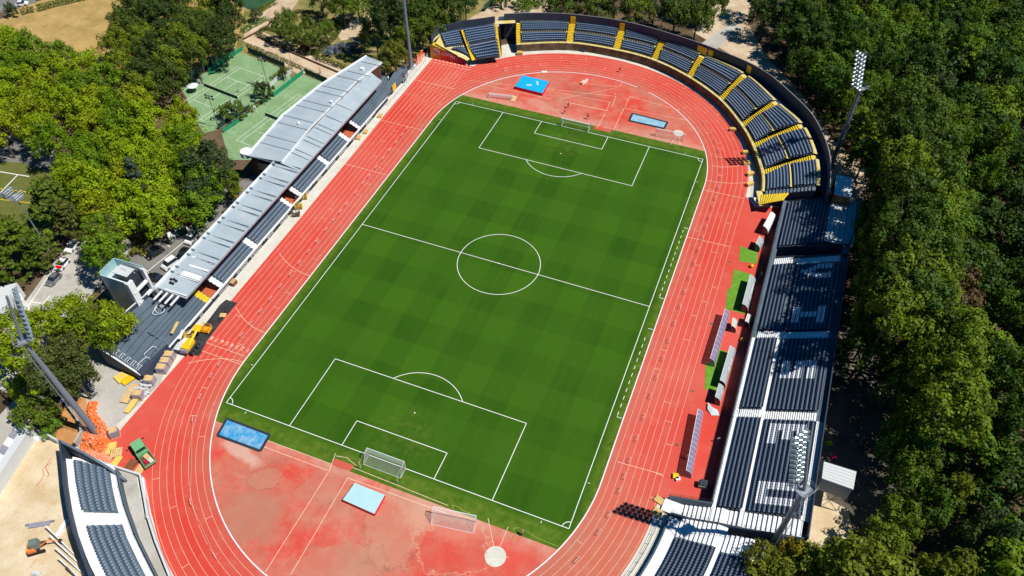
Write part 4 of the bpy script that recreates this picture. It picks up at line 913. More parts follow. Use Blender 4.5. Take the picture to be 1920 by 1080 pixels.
nb.mb('rear_wall').wall([p.xy + Vector((-.5, 0)) for p in Bs], 0, 5.0, .2); nb.mb('coping').wall([p.xy + Vector((-.5, 0)) for p in Bs], 5.003, 5.08, .5)
for i in range(6): p = lerp(Vector((-53.2, 52.6, 1.9)), Vector((-58.4, 56.4, 4.5)), i / 5); nb.mb('white_mark').box(p + Vector((-.2, -.8, .25)), (.25, 1.1, .2), .6)
b = nb.mb('yellow_plate'); b.box((-51.15, 49.6, 2.2), (.12, 1.9, 1.7))
nb.finish({'terrace': M_SLATE, 'wedge_wall': M_SLATE, 'rear_wall': M_SLATE, 'coping': M_WPAINT, 'white_mark': M_WPAINT, 'yellow_plate': M_YMACH})
#@@PART2
# ================================================================== VEGETATION
def leaf(b, p, n, s, rnd):
    a = Vector((rnd.uniform(-1, 1), rnd.uniform(-1, 1), rnd.uniform(-1, 1))); u = n.cross(a)
    if u.length < 1e-3: u = Vector((1, 0, 0))
    u.normalize(); v = n.cross(u); u *= s * rnd.uniform(.7, 1.2); v *= s * rnd.uniform(.5, .9)
    b.add([p - u, p - v * .9, p + u * .9, p + v], [(0, 1, 2, 3)])
def crown(seed, R0, Hc, z0, kind, nclump, nleaf, ls):
    rnd = random.Random(seed); b = MB(); cl = []
    if kind == 'broad':
        for i in range(nclump):
            t = rnd.uniform(-.35, 1) ; a = rnd.uniform(0, 6.283); rr = math.sqrt(max(0, 1 - t * t)) ; k = rnd.uniform(.62, .98) * (1 + .16 * math.sin(a * 3 + seed) + .1 * math.sin(a * 5 + seed * 2))
            cl.append((Vector((math.cos(a) * rr * R0 * k, math.sin(a) * rr * R0 * k, z0 + Hc * (.42 + .5 * t * k))), rnd.uniform(.18, .33) * R0))
    elif kind == 'cone':
        for i in range(nclump):
            t = rnd.random() ** 1.3; a = rnd.uniform(0, 6.283); rr = R0 * (1 - t) ** .8 * rnd.uniform(.55, 1.0); cl.append((Vector((math.cos(a) * rr, math.sin(a) * rr, z0 + Hc * t)), rnd.uniform(.13, .20) * R0))
    elif kind == 'feather':
        for i in range(nclump):
            t = rnd.random(); a = rnd.uniform(0, 6.283); rr = R0 * (1 - t * .75) * rnd.uniform(.3, 1.05); cl.append((Vector((math.cos(a) * rr, math.sin(a) * rr, z0 + Hc * t + rr * .12)), rnd.uniform(.10, .17) * R0))
    for c, r in cl:
        for j in range(nleaf):
            d = Vector((rnd.gauss(0, 1), rnd.gauss(0, 1), rnd.gauss(.35, 1))).normalized(); q = r * rnd.uniform(.55, 1.08)
            if kind == 'feather': d.z *= .35
            p = c + d * q; n = (d + Vector((0, 0, .35)) + Vector((rnd.uniform(-1, 1), rnd.uniform(-1, 1), rnd.uniform(-1, 1))) * .45).normalized(); leaf(b, p, n, ls * rnd.uniform(.7, 1.2), rnd)
    return b
def trunk(R0, z1, seed):
    rnd = random.Random(seed); b = MB(); b.tube((0, 0, -.1), (.1, .05, z1), .30, .2, 8)
    for i in range(6):
        a = i * 1.05 + rnd.random(); b.tube((.1, .05, z1 * rnd.uniform(.6, .98)), (math.cos(a) * R0 * .6, math.sin(a) * R0 * .6, z1 + rnd.uniform(.8, 3.2)), .13, .04, 5)
    return b
PROTO = {}
def proto_tree(kind, i):
    k = (kind, i)
    if k not in PROTO:
        if kind == 'broad': c = crown(100 + i, 5.0, 9.6, 3.6, 'broad', 54, 62, .31); t = trunk(5, 7.0, i)
        elif kind == 'shrub': c = crown(200 + i, 2.0, 3.0, .3, 'broad', 26, 46, .17); t = trunk(1.4, 1.2, i)
        elif kind == 'cone': c = crown(300 + i, 3.6, 12.5, 3.0, 'cone', 70, 46, .26); t = trunk(1.5, 12, i)
        else: c = crown(400 + i, 5.2, 11.5, 3.0, 'feather', 110, 30, .30); t = trunk(2, 12, i)
        co = c.build('crown', M_LEAF); to = t.build('trunk', M_BARK); PROTO[k] = (co.data, to.data)
        bpy.data.objects.remove(co); bpy.data.objects.remove(to)
    return PROTO[k]
NVAR = {'broad': 7, 'shrub': 3, 'cone': 2, 'feather': 3}
trng = random.Random(77)
def tree(x, y, kind, sc, hs, col, name, label, cat, group=None, z=0.0, lift=0.0):
    cm, tm = proto_tree(kind, trng.randrange(NVAR[kind])); r = empty(name, (x, y, z), trng.uniform(0, 6.28)); r.scale = (sc, sc, hs)
    tag(r, label, cat, group)
    c = bpy.data.objects.new('crown', cm); COL.objects.link(c); c.parent = r; c.color = (*col, 1); c.location.z = lift / hs
    t = bpy.data.objects.new('trunk', tm); COL.objects.link(t); t.parent = r; t.scale.z = 1 + lift / hs / 7.0
    return r
def inside(p, poly):
    c = False; n = len(poly)
    for i in range(n):
        a, b = poly[i], poly[i - 1]
        if (a[1] > p[1]) != (b[1] > p[1]) and p[0] < (b[0] - a[0]) * (p[1] - a[1]) / (b[1] - a[1]) + a[0]: c = not c
    return c
def edge_dist(p, poly):
    best = 1e9
    for i in range(len(poly)):
        a = Vector(poly[i - 1]); b = Vector(poly[i]); d = b - a; t = max(0, min(1, (Vector(p) - a).dot(d) / max(d.length_squared, 1e-9))); best = min(best, (a + d * t - Vector(p)).length)
    return best
def scatter(px, z, sp, inset, seed, tries=9000):
    poly = [tuple(G(u, v, z).xy) for u, v in px]; rnd = random.Random(seed); xs = [p[0] for p in poly]; ys = [p[1] for p in poly]; out = []
    for _ in range(tries):
        p = (rnd.uniform(min(xs), max(xs)), rnd.uniform(min(ys), max(ys)))
        if not inside(p, poly) or edge_dist(p, poly) < inset: continue
        if all((p[0] - q[0]) ** 2 + (p[1] - q[1]) ** 2 > sp * sp for q in out): out.append(p)
    return out
def cword(c):
    r, g, bb = c
    if r > g * .95: return 'yellowish'
    if g < .06: return 'very dark green'
    if g < .095: return 'dark green'
    if r > g * .62: return 'olive green'
    if g > .15: return 'bright lime green'
    return 'mid green'
E_POLY = [(1470, -60), (1475, 60), (1500, 110), (1560, 190), (1600, 270), (1612, 360), (1606, 450), (1592, 540), (1600, 610), (1650, 660), (1690, 760), (1712, 840), (1700, 900), (1745, 960), (1700, 1010), (1570, 1050), (1500, 1090), (1450, 1150), (2060, 1140), (2060, -60)]
pts = scatter(E_POLY, 12.0, 6.3, 3.4, 11, 14000)
pts.sort(key=lambda p: (int((p[0] - 66) / 9), -p[1])); cnt = {}
erng = random.Random(3)
TALL = [(75.5 + erng.uniform(-1, 1.2), y + erng.uniform(-1, 1), 13, 1.15) for y in (64, 57.5, 51, 45, 39, 33, 27, 21.5, 16, 10.5, 5.5, .5, -4.5)] + [(81, y, 11, 1.2) for y in (58, 49, 41, 34, 27, 20, 13, 6, -1)] + [(85.0 + erng.uniform(-1, 1.0), y, 10, 1.25) for y in (-6, -11, -16, -21)]
LOWT = [(74.2 + erng.uniform(-.6, .8), y + erng.uniform(-1, 1), 0, erng.uniform(.95, 1.25)) for y in (50, 44, 38.5, 33, 27.5, 22, 16.5, 11, 5.5, .5, -3.5)] + [(82.3 + erng.uniform(-.6, .8), y, 0, erng.uniform(1.1, 1.3)) for y in (-7.5, -13, -18.5, -24)]
for i, (x, y, lf, hs) in enumerate(TALL + LOWT):
    wh = 'tall' if i < len(TALL) else 'lower'; k = i if i < len(TALL) else i - len(TALL)
    q = erng.choice([(.045, .095, .005), (.080, .145, .005), (.125, .19, .006), (.06, .115, .006)])
    tree(x, y, 'broad', erng.uniform(.92, 1.12) if lf else erng.uniform(.72, .9), hs, q, 'broadleaf_tree', '%s %s tree close behind the main stand, %s from the far end' % (wh, cword(q), ordn(k)), 'tree', '%s trees behind the main stand' % wh, lift=lf)
pts = [p for p in pts if all((p[0] - q[0]) ** 2 + (p[1] - q[1]) ** 2 > 14 for q in LOWT) and all((p[0] - q[0]) ** 2 + (p[1] - q[1]) ** 2 > 8 for q in TALL)]
for x, y in pts:
    bandi = int((x - 66) / 9); i = cnt.get(bandi, 0); cnt[bandi] = i + 1
    q = erng.random()
    if y < -28 and x < 92: col = (.115 + q * .03, .15 + q * .03, .008)
    elif q < .36: col = (.036, .084, .004)
    elif q < .68: col = (.074, .148, .004)
    elif q < .90: col = (.120, .200, .005)
    elif q < .96: col = (.055, .095, .022)
    else: col = (.10, .065, .02)
    hh = erng.uniform(.85, 1.4); k = 'cone' if q > .97 else ('feather' if .84 < q < .88 else 'broad')
    tree(x, y, k, erng.choice([.8, .92, 1.0, 1.1, 1.22, 1.34]), hh, col, 'broadleaf_tree' if k == 'broad' else 'conifer_tree',
         '%s tree, %s line of the right wood, %s from far end' % (cword(col), ORD[bandi] if bandi < 20 else 'last', ordn(i)), 'tree', 'trees of the right-hand wood')
# left-hand trees
W_POLY = [(-60, 25), (20, 45), (70, 75), (130, 85), (185, 100), (235, 160), (290, 190), (330, 180), (372, 205), (395, 260), (430, 320), (430, 350), (380, 375), (350, 390), (280, 420), (240, 440), (225, 500), (150, 490), (148, 410), (120, 350), (95, 290), (20, 265), (-60, 260)]
pts = scatter(W_POLY, 9.5, 5.9, 2.4, 21); pts.sort(key=lambda p: (-int((p[1] + 60) / 9), p[0])); cnt = {}
for x, y in pts:
    bi = int((y + 60) / 9); i = cnt.get(bi, 0); cnt[bi] = i + 1; q = erng.random(); col = (.20 + q * .05, .295 + q * .05, .003)
    if q < .25: col = (.125, .225, .004)
    elif q > .85: col = (.235, .285, .003)
    tree(x, y, 'broad', erng.uniform(.78, 1.0), erng.uniform(.85, 1.05), col, 'plane_tree', '%s plane tree left of the courts, %s row from below, %s from left' % (cword(col), ORD[max(0, min(19, bi))], ordn(i)), 'tree', 'plane trees left of the tennis courts')
W2 = [(205, 40), (230, -30), (330, -30), (400, -10), (440, 5), (448, 50), (425, 84), (345, 132), (322, 168), (290, 188), (235, 165), (190, 105), (195, 60)]
pts = scatter(W2, 8.0, 5.6, 2.0, 31); pts.sort(key=lambda p: (-int(p[1] / 10), p[0])); cnt = {}
for x, y in pts:
    bi = int(y / 10); i = cnt.get(bi, 0); cnt[bi] = i + 1; q = erng.random()
    col = (.15, .20, .008) if q < .25 else ((.075, .115, .012) if q < .7 else (.045, .080, .012))
    tree(x, y, 'broad', erng.uniform(.7, .95), erng.uniform(.8, 1.1), col, 'broadleaf_tree', '%s tree between meadow and courts, %s row, %s from left' % (cword(col), ORD[max(0, bi)], ordn(i)), 'tree', 'mixed trees by the dry meadow')
# single trees: (u, v of crown centre, kind, scale, height scale, colour, label)
BR = (.22, .30, .003); MG = (.11, .18, .005); DK = (.04, .075, .012); OL = (.13, .145, .02); GRY = (.055, .085, .05); YE = (.30, .25, .01); LM = (.12, .24, .015)
for u, v, k, sc, hs, col, lb in [
    (262, 350, 'cone', 1.15, 1.05, GRY, 'blue-grey conifer rising among the bright plane trees left of the parking road'),
    (388, 300, 'broad', 1.15, 1.2, (.045, .075, .022), 'tall dark tree by the brown clubhouse end wall'), (372, 352, 'broad', .85, 1.0, (.05, .085, .025), 'dark tree shading the parking road bend'), (425, 335, 'broad', .55, .8, MG, 'small mid green tree against the brown clubhouse'),
    (440, 360, 'shrub', .9, 1.0, YE, 'yellow-green bush beside the zinc roof'),
    (95, 385, 'feather', 1.35, .9, (.10, .16, .012), 'wide feathery green cedar by the artificial field'), (130, 420, 'feather', 1.0, .8, (.11, .13, .02), 'olive feathery cedar right of the widest cedar'), (35, 455, 'feather', 1.35, .85, (.11, .17, .008), 'feathery green cedar below the artificial field'), (70, 478, 'feather', .95, .7, (.085, .14, .01), 'feathery cedar beside the parked red and white car'), (-5, 500, 'feather', 1.2, .8, (.10, .16, .01), 'feathery cedar cut by the left picture edge'),
    (190, 440, 'broad', .85, .95, OL, 'thin olive tree left of the black parked estate car'),
    (212, 598, 'broad', .8, .9, BR, 'bright tree leaning on the bare terrace block'), (160, 605, 'broad', 1.0, .95, (.14, .20, .004), 'wide bright tree behind the dark terrace block'), (128, 580, 'broad', .75, .9, BR, 'bright tree left of the wide bright tree'), (195, 615, 'broad', .7, .9, MG, 'mid green tree at the back corner of the terrace block'),
    (15, 610, 'broad', .9, .9, BR, 'bright tree behind the near left floodlight head'), (75, 600, 'broad', .6, .8, BR, 'small bright tree right of the near left floodlight head'), (20, 665, 'broad', .95, .9, BR, 'bright tree at the left edge below the floodlight head'), (45, 720, 'broad', .6, .7, BR, 'thin bright tree at the left edge beside the ramp'),
    (110, 670, 'broad', .95, .95, (.085, .105, .02), 'dull olive tree crossed by the near left pylon'), (140, 705, 'broad', .75, .8, (.075, .10, .02), 'dull olive tree above the concrete yard'), (85, 700, 'broad', .7, .8, (.08, .105, .018), 'dull olive tree left of the near left pylon'), (120, 635, 'broad', .55, .7, OL, 'small olive tree above the ochre bank'),
    (60, 770, 'broad', .68, .62, (.10, .155, .01), 'round green tree above the sandy site wall'), (90, 785, 'shrub', 1.3, .9, (.07, .13, .012), 'dark bush right of the round green tree'), (95, 800, 'shrub', 1.1, 1.0, LM, 'small lime green bush at the sandy site corner'), (45, 775, 'shrub', 1.2, 1.0, (.11, .16, .01), 'green bush on the ramp edge'),
    (738, 95, 'broad', .75, .9, (.13, .15, .012), 'olive yellow tree beside the far left pylon'), (722, 112, 'broad', .6, .7, (.11, .13, .02), 'olive bushy tree at the end of the zinc roof'), (755, 70, 'broad', .6, .9, MG, 'mid green tree behind the far left pylon'),
    (528, 42, 'broad', 0.68, .72, (.10, .15, .012), 'round garden tree at the left of the hedge garden'), (552, 60, 'broad', 0.56, .62, (.095, .15, .012), 'second garden tree of the hedge garden'), (588, 66, 'broad', 0.56, .62, (.13, .18, .02), 'pale green garden tree with blossom tips'), (610, 50, 'broad', 0.60, .62, (.115, .17, .015), 'garden tree on the right of the hedge garden'), (540, 28, 'broad', 0.48, .6, (.10, .16, .012), 'upper garden tree next to the gravel path'), (575, 45, 'broad', 0.48, .62, (.10, .14, .01), 'middle garden tree of the hedge garden'),
    (640, 5, 'broad', .95, .9, (.11, .17, .01), 'bright tree at the top behind the hedge garden'), (668, -4, 'broad', .9, .9, (.10, .16, .01), 'tree at the top edge above the curved path'), (600, -8, 'broad', .8, .8, DK, 'dark tree at the top edge above the garden'),
    (700, 40, 'broad', .8, 1.25, DK, 'tall dark pine with bare stem in the park'), (725, 10, 'broad', .9, 1.3, (.03, .06, .01), 'tall very dark tree at the top behind the pylon'), (745, 25, 'broad', .8, 1.1, DK, 'dark tree just left of the far left pylon'), (688, 65, 'shrub', 1.4, 1.1, YE, 'yellow-green bush under the dark pine'),
    (790, 20, 'broad', .9, 1.1, (.06, .11, .01), 'dense green tree right of the far left pylon'), (815, 35, 'broad', .85, .9, (.085, .13, .01), 'green tree behind the stand wing'), (790, 50, 'broad', .85, .9, (.09, .14, .01), 'green tree beside the painted sign'), (845, 10, 'broad', .9, 1.1, (.045, .085, .01), 'dark green tree at the top behind the stand wing'), (872, -8, 'broad', .8, 1.0, (.05, .09, .01), 'dark tree at the top edge left of the sandy path'),
    (775, -5, 'broad', .9, 1.1, (.06, .10, .01), 'tree at the top edge right of the pylon'), (815, -8, 'broad', .9, 1.0, (.08, .13, .01), 'green tree at the top edge above the wing'),
    (940, 2, 'shrub', 1.3, 1.5, (.06, .10, .02), 'bush by the sandy path at the top'), (980, 8, 'shrub', 1.6, 1.0, (.10, .18, .01), 'low green bush behind the far wall'), (1000, 0, 'shrub', 1.7, 1.0, (.10, .18, .01), 'clipped green bush at the top edge'),
    (1050, 5, 'broad', 1.0, .95, (.07, .115, .012), 'tree behind the far wall left of the first yellow door'), (1085, -2, 'broad', .9, .9, (.035, .065, .01), 'dark tree at the top above the first yellow door'), (1120, 8, 'broad', .95, .9, (.085, .125, .012), 'feathery tree behind the far wall near the second yellow door'), (1155, 0, 'broad', .9, .95, (.04, .075, .01), 'dark tree at the top above the second yellow door'),
    (1195, 10, 'broad', .95, .95, (.11, .15, .01), 'olive green tree behind the far wall'), (1230, 0, 'broad', .9, .9, (.03, .06, .01), 'very dark tree at the top behind the bend wall'), (1270, 15, 'broad', 1.0, 1.0, (.07, .12, .01), 'green tree left of the paved lane'), (1310, 25, 'broad', .95, 1.0, (.075, .125, .01), 'green tree beside the paved lane'), (1300, -10, 'broad', .9, .9, (.05, .09, .01), 'tree at the top edge above the paved lane'), (1345, 5, 'broad', .7, .9, (.07, .115, .01), 'small tree by the dirt road at the top'),
    (1440, 15, 'broad', .9, 1.1, (.04, .08, .01), 'dark tree right of the dirt road at the top'), (1425, -20, 'broad', .9, 1.1, (.035, .07, .01), 'dark tree at the top edge right of the dirt road'),
    (1722, 845, 'broad', .8, .9, (.06, .125, .004), 'round green tree at the wood edge level with the metal cabin'), (1712, 905, 'broad', .75, .8, (.09, .165, .005), 'bright green tree at the wood edge below the metal cabin'), (1748, 930, 'broad', .85, 1.0, (.05, .105, .004), 'dark green tree inside the wood edge near the sandy patch'), (1700, 965, 'broad', .7, .8, (.10, .165, .005), 'green tree right of the sandy patch'), (1665, 1010, 'broad', .7, .75, (.12, .175, .006), 'yellowish green tree below right of the sandy patch'),
    (1430, 1050, 'broad', .62, .7, (.14, .16, .012), 'olive tree at the foot of the near right pylon'), (1488, 1035, 'broad', .45, .7, YE, 'yellowing tree between the pylon and the stand end'), (1470, 1015, 'shrub', 1.2, 1.3, (.08, .10, .02), 'dull bush behind the pylon foot'),
    (1460, 1085, 'broad', .75, .75, (.15, .18, .01), 'bright tree at the bottom edge right of the pylon'), (1520, 1062, 'broad', .8, .75, (.16, .20, .01), 'bright tree at the bottom edge below the sandy patch'), (1575, 1075, 'broad', .85, .8, (.15, .20, .01), 'bright bushy tree at the bottom edge'), (1625, 1060, 'broad', .9, .8, (.15, .20, .008), 'bright tree at the bottom right of the sandy patch')]:
    z = {'broad': 9.2, 'cone': 8, 'feather': 7, 'shrub': 1.6}[k] * hs; p = G(u, v, z)
    tree(p.x, p.y, k, sc, hs, col, {'cone': 'conifer_tree', 'feather': 'cedar_tree', 'shrub': 'bush'}.get(k, 'broadleaf_tree'), lb, 'bush' if k == 'shrub' else 'tree')
# hedges and planting
def hedge(px, w, h, col, label, cat='hedge', name='clipped_hedge', dens=18, ls=.19):
    rnd = random.Random(int(px[0][0] * 7)); P_ = GL(px); b = MB()
    for i in range(len(P_) - 1):
        a, c = P_[i], P_[i + 1]; L = (c - a).length; t = (c - a).normalized(); n = Vector((-t.y, t.x, 0))
        for _ in range(int(L * (w + 2 * h) * dens)):
            s = rnd.uniform(0, L); q = rnd.uniform(-w / 2 - h, w / 2 + h)
            if abs(q) < w / 2: p = a + t * s + n * q + Vector((0, 0, h + rnd.uniform(-.08, .1))); nn = Vector((0, 0, 1))
            else: p = a + t * s + n * (w / 2 * (1 if q > 0 else -1)) + Vector((0, 0, h - (abs(q) - w / 2))); nn = n * (1 if q > 0 else -1)
            leaf(b, p, (nn + Vector((rnd.uniform(-.6, .6), rnd.uniform(-.6, .6), rnd.uniform(0, .6)))).normalized(), ls, rnd)
    o = b.build(name, M_LEAF); o.color = (*col, 1); tag(o, label, cat); return o
HG = (.075, .10, .012)
hedge([(462, 84), (520, 108), (575, 133), (622, 158)], 1.4, .35, (.10, .12, .015), 'low green verge between the two parallel gravel paths', 'verge', 'green_verge', 14, .2)
hedge([(483, 66), (500, 76), (545, 93)], 1.2, 1.1, HG, 'low clipped hedge along the gravel path, left stretch')
hedge([(546, 92), (575, 104), (600, 98), (612, 86), (628, 72), (638, 55), (624, 40)], 1.1, 1.1, HG, 'stepped clipped hedge round the red flower bed')
hedge([(595, 100), (593, 110), (620, 120), (648, 130)], 1.2, 1.1, HG, 'clipped hedge corner by the zinc roof end')
hedge([(483, 66), (498, 55), (520, 60), (530, 68)], 1.0, 1.0, HG, 'short slanted clipped hedge under the first garden tree')
hedge([(555, 24), (590, 26), (610, 34)], 1.0, 1.0, HG, 'low hedge at the back of the hedge garden'); hedge([(625, 38), (642, 46), (655, 40)], 1.0, 1.0, HG, 'small hedge at the curved path')
hedge([(455, 62), (478, 48), (502, 36)], 1.6, 1.0, (.06, .15, .012), 'loose green border plants by the upper path', 'plant border', 'border_plants')
hedge([(72, 20), (100, 12), (135, 4), (165, -3)], 2.0, 1.5, (.06, .12, .012), 'long dark hedge along the top of the dry meadow'); hedge([(41, 27), (52, 23), (66, 21)], 1.8, 1.4, (.055, .11, .012), 'short dark hedge beside the road corner')
hedge([(485, 22), (520, 5)], 1.6, 1.2, (.11, .15, .015), 'loose hedge beside the dark tennis court')
hedge([(508, 150), (530, 138), (545, 128)], 1.2, .9, (.13, .17, .012), 'yellow-green hedge between the two tennis courts'); hedge([(462, 212), (480, 200), (500, 186), (512, 176)], 1.1, .8, (.12, .12, .03), 'dry low hedge between the tennis courts')
hedge([(420, 402), (432, 396)], 1.5, .6, (.11, .13, .02), 'small planting island at the parking road end', 'plant border', 'border_plants')
for u, v, sc, hs, col, lb in ((437, 209, 1.8, 1.3, (.085, .135, .01), 'round bush between the tennis courts'), (495, 174, 1.35, 1.7, (.045, .085, .012), 'upright dark bush by the court lamp post'), (530, 140, .7, 1.2, (.10, .12, .01), 'small upright bush in the court corner'), (616, 98, .9, .7, (.16, .22, .30), 'rounded blue-flowered bush by the gravel path'), (640, 104, .6, .5, (.09, .13, .04), 'small round bush on the lawn circle'), (655, 112, .6, .5, (.10, .13, .03), 'small loose bush right of the lawn circle'), (568, 80, .5, .6, (.07, .11, .01), 'ball-clipped bush by the red bed'),
                         (645, 92, 1.6, .8, (.10, .14, .20), 'low blue-green bush in the pine shade'), (662, 90, 1.4, .8, (.06, .09, .12), 'low dark blue bush beside it in the pine shade'), (575, 88, 1.0, .3, (.18, .05, .04), 'low red flower bed inside the hedges'), (480, 32, 1.0, 1.3, (.07, .10, .03), 'grey-green bush by the upper path'), (22, 22, .9, 1.5, (.05, .09, .03), 'dark bush at the road corner'), (275, 446, 1.0, .5, (.22, .22, .02), 'low yellow-green ground bush beside the black estate car'), (262, 470, 1.0, .5, (.20, .20, .02), 'low yellowish bush above the glass tower')):
    p = G(u, v, 1.2 * hs); tree(p.x, p.y, 'shrub', sc, hs, col, 'bush', lb, 'bush')
# loose undergrowth in the wood
def undergrowth():
    rnd = random.Random(9); b = MB(); poly = [tuple(G(u, v, 0).xy) for u, v in E_POLY]; xs = [p[0] for p in poly]; ys = [p[1] for p in poly]; n = 0
    while n < 9000:
        p = (rnd.uniform(min(xs) - 2, max(xs)), rnd.uniform(min(ys), max(ys))); 
        if not inside(p, poly): continue
        leaf(b, Vector((p[0], p[1], rnd.uniform(.1, 1.1))), Vector((rnd.uniform(-.5, .5), rnd.uniform(-.5, .5), 1)).normalized(), .42, rnd); n += 1
    o = b.build('undergrowth', M_LEAF); o.color = (.035, .06, .012, 1); o['kind'] = 'stuff'; o['label'] = 'dark leafy undergrowth on the woodland floor'
undergrowth()

# ================================================================== OBJECTS
# ---------- floodlight pylons
LAMP = MB(); LAMP.tube((0, 0, 0), (0, .34, 0), .12, .30, 10); LAMP.tube((0, .34, 0), (0, .37, 0), .31, .31, 10)
lo = LAMP.build('lamp', M_LIGHT); LAMP_ME = lo.data; bpy.data.objects.remove(lo)
def pylon(base, plat, top, label, r0=.62, rows=9, cols=4, head=True):
    base, plat, top = Vector(base), Vector(plat), Vector(top); r = empty('floodlight_pylon', base); tag(r, label, 'floodlight pylon')
    b = MB(); b.tube((0, 0, 0), plat - base, r0, r0 * .52, 16); b.tube((0, 0, 0), (0, 0, .5), 1.0, .9, 12)
    if head: b.tube(plat - base, top - base, r0 * .45, r0 * .3, 10)
    b.build('pole', M_POLE, r, smooth=False)
    tocen = Vector((-base.x, -base.y, 0)).normalized(); side = Vector((-tocen.y, tocen.x, 0)); ax = plat - base
    b = MB(); off = -tocen * (r0 + .25)
    for s in (-.25, .25): b.tube(off + side * s, ax + off * .8 + side * s, .035, n=4)
    n = int(ax.length / .9)
    for i in range(n): t = i / n; b.tube(lerp(Vector((0, 0, 0)), ax, t) + off * (1 - .2 * t) - side * .25, lerp(Vector((0, 0, 0)), ax, t) + off * (1 - .2 * t) + side * .25, .025, n=4)
    for i in range(0, n, 2):
        t = i / n; c = lerp(Vector((0, 0, 0)), ax, t) + off * (1 - .2 * t); pp = [c - side * .3, c - side * .3 - tocen * .5, c + side * .3 - tocen * .5, c + side * .3]
        for j in range(3): b.tube(pp[j], pp[j + 1], .022, n=4)
    b.build('ladder_cage', M_STEEL, r)
    if not head: return r
    b = MB(); pc = plat - base; b.box(pc, (2.2, 1.5, .06), math.atan2(side.y, side.x)); q = [pc + side * a + tocen * c + Vector((0, 0, .04)) for a, c in ((-1.3, -1.1), (1.3, -1.1), (1.3, 1.1), (-1.3, 1.1), (-1.3, -1.1))]; rail(b, q, 1.0, 1.3, .04); b.build('platform', M_STEEL, r)
    up = (top - plat); b = MB(); f0 = pc + tocen * .9; Wd = (cols - 1) * .82
    for c in range(cols): s = side * (-Wd / 2 + c * .82); b.tube(f0 + s + up * .06, f0 + s + up * .99, .045, n=4)
    for i in range(rows): t = .08 + .9 * i / (rows - 1); b.tube(f0 - side * (Wd / 2 + .2) + up * t, f0 + side * (Wd / 2 + .2) + up * t, .045, n=4); b.tube(pc + up * t, f0 + up * t, .04, n=4)
    b.build('lamp_rack', M_STEEL, r)
    ang = math.atan2(tocen.y, tocen.x) - math.pi / 2
    for i in range(rows):
        for c in range(cols):
            t = .08 + .9 * i / (rows - 1); o = bpy.data.objects.new('lamp', LAMP_ME); COL.objects.link(o); o.parent = r; o.location = f0 + side * (-Wd / 2 + c * .82) + up * t + tocen * .1; o.rotation_euler = (R(-38), 0, ang); o.scale = (1.35, 1.35, 1.35)
    return r
pylon(G(1558, 312), G(1613, 165, 23.5), G(1624, 97, 34.2), 'tall floodlight pylon at the far right bend, in front of the wood')
pylon(G(1439, 1036), G(1508, 919, 22.5), G(1516, 826, 34.0), 'leaning floodlight pylon at the near right, crossing the main stand', rows=10)
pylon(G(181, 812), G(42, 638, 26.5), G(12, 555, 35.8), 'thick floodlight pylon at the near left above the orange seat heap', rows=10)
p = G(771, 128); pylon(p, p + Vector((0, 0, 27)), p + Vector((0, 0, 36)), 'floodlight pylon at the far left cut by the top edge')
def small_mast(u, v, h, label, n=3, r=.09, cat='lamp post', heads=2):
    p = G(u, v); rt = empty('lamp_post', p); tag(rt, label, cat); b = MB(); b.tube((0, 0, 0), (0, 0, h), r, r * .6, 8); b.build('pole', M_RAIL, rt)
    b = MB(); b.tube((-1.1, 0, h), (1.1, 0, h), .05, n=5); b.tube((-1.1, 0, h - .8), (1.1, 0, h - .8), .05, n=5); b.build('cross_arm', M_RAIL, rt)
    for i in range(n):
        for z in range(heads):
            b = MB(); b.box((-1 + 2 * i / (n - 1), .15, h - .8 * z), (.5, .3, .35)); b.build('lamp', M_STEEL if i % 2 else M_RAIL, rt)
    return rt
small_mast(503, 163, 9, 'dark lamp post at the corner between the tennis courts'); small_mast(410, 238, 9.5, 'lamp post standing by the left tennis court net end'); small_mast(549, 130, 8.5, 'thin wooden-looking post by the gravel path', 2, .07, 'post', 1)
p = G(31, 372, 16); p.z = 0; rt = empty('floodlight_mast', p); tag(rt, 'small silver floodlight mast by the artificial field', 'floodlight mast'); b = MB(); b.tube((0, 0, 0), (0, 0, 16), .2, .12, 8); b.build('pole', M_STEEL, rt)
b = MB(); b.box((0, 0, 16.2), (2.6, 2.2, .1)); rail(b, [(-1.3, -1.1, 16.2), (1.3, -1.1, 16.2), (1.3, 1.1, 16.2), (-1.3, 1.1, 16.2), (-1.3, -1.1, 16.2)], 1.6, 1.3, .05, 3); b.build('lamp_rack', M_STEEL, rt)
for i in range(3):
    for j in range(4): o = bpy.data.objects.new('lamp', LAMP_ME); COL.objects.link(o); o.parent = rt; o.location = (-1.7, -1.0 + j * .65, 16.4 + i * .65); o.rotation_euler = (R(-30), 0, R(90))
def street_lamp(u, v, h, label):
    p = G(u, v); rt = empty('street_lamp', p); tag(rt, label, 'street lamp'); b = MB(); b.tube((0, 0, 0), (0, 0, h), .09, .06, 8); b.tube((0, 0, h), (-1.8, .2, h + .3), .05, n=5); b.build('pole', M_STEEL, rt); b = MB(); b.box((-2.1, .22, h + .3), (.9, .35, .18)); b.build('lamp_head', M_WPAINT, rt)
street_lamp(1480, 122, 8, 'slim street lamp with white head above the dirt verge'); street_lamp(1566, 240, 9, 'thin street lamp in the shade left of the far right pylon')

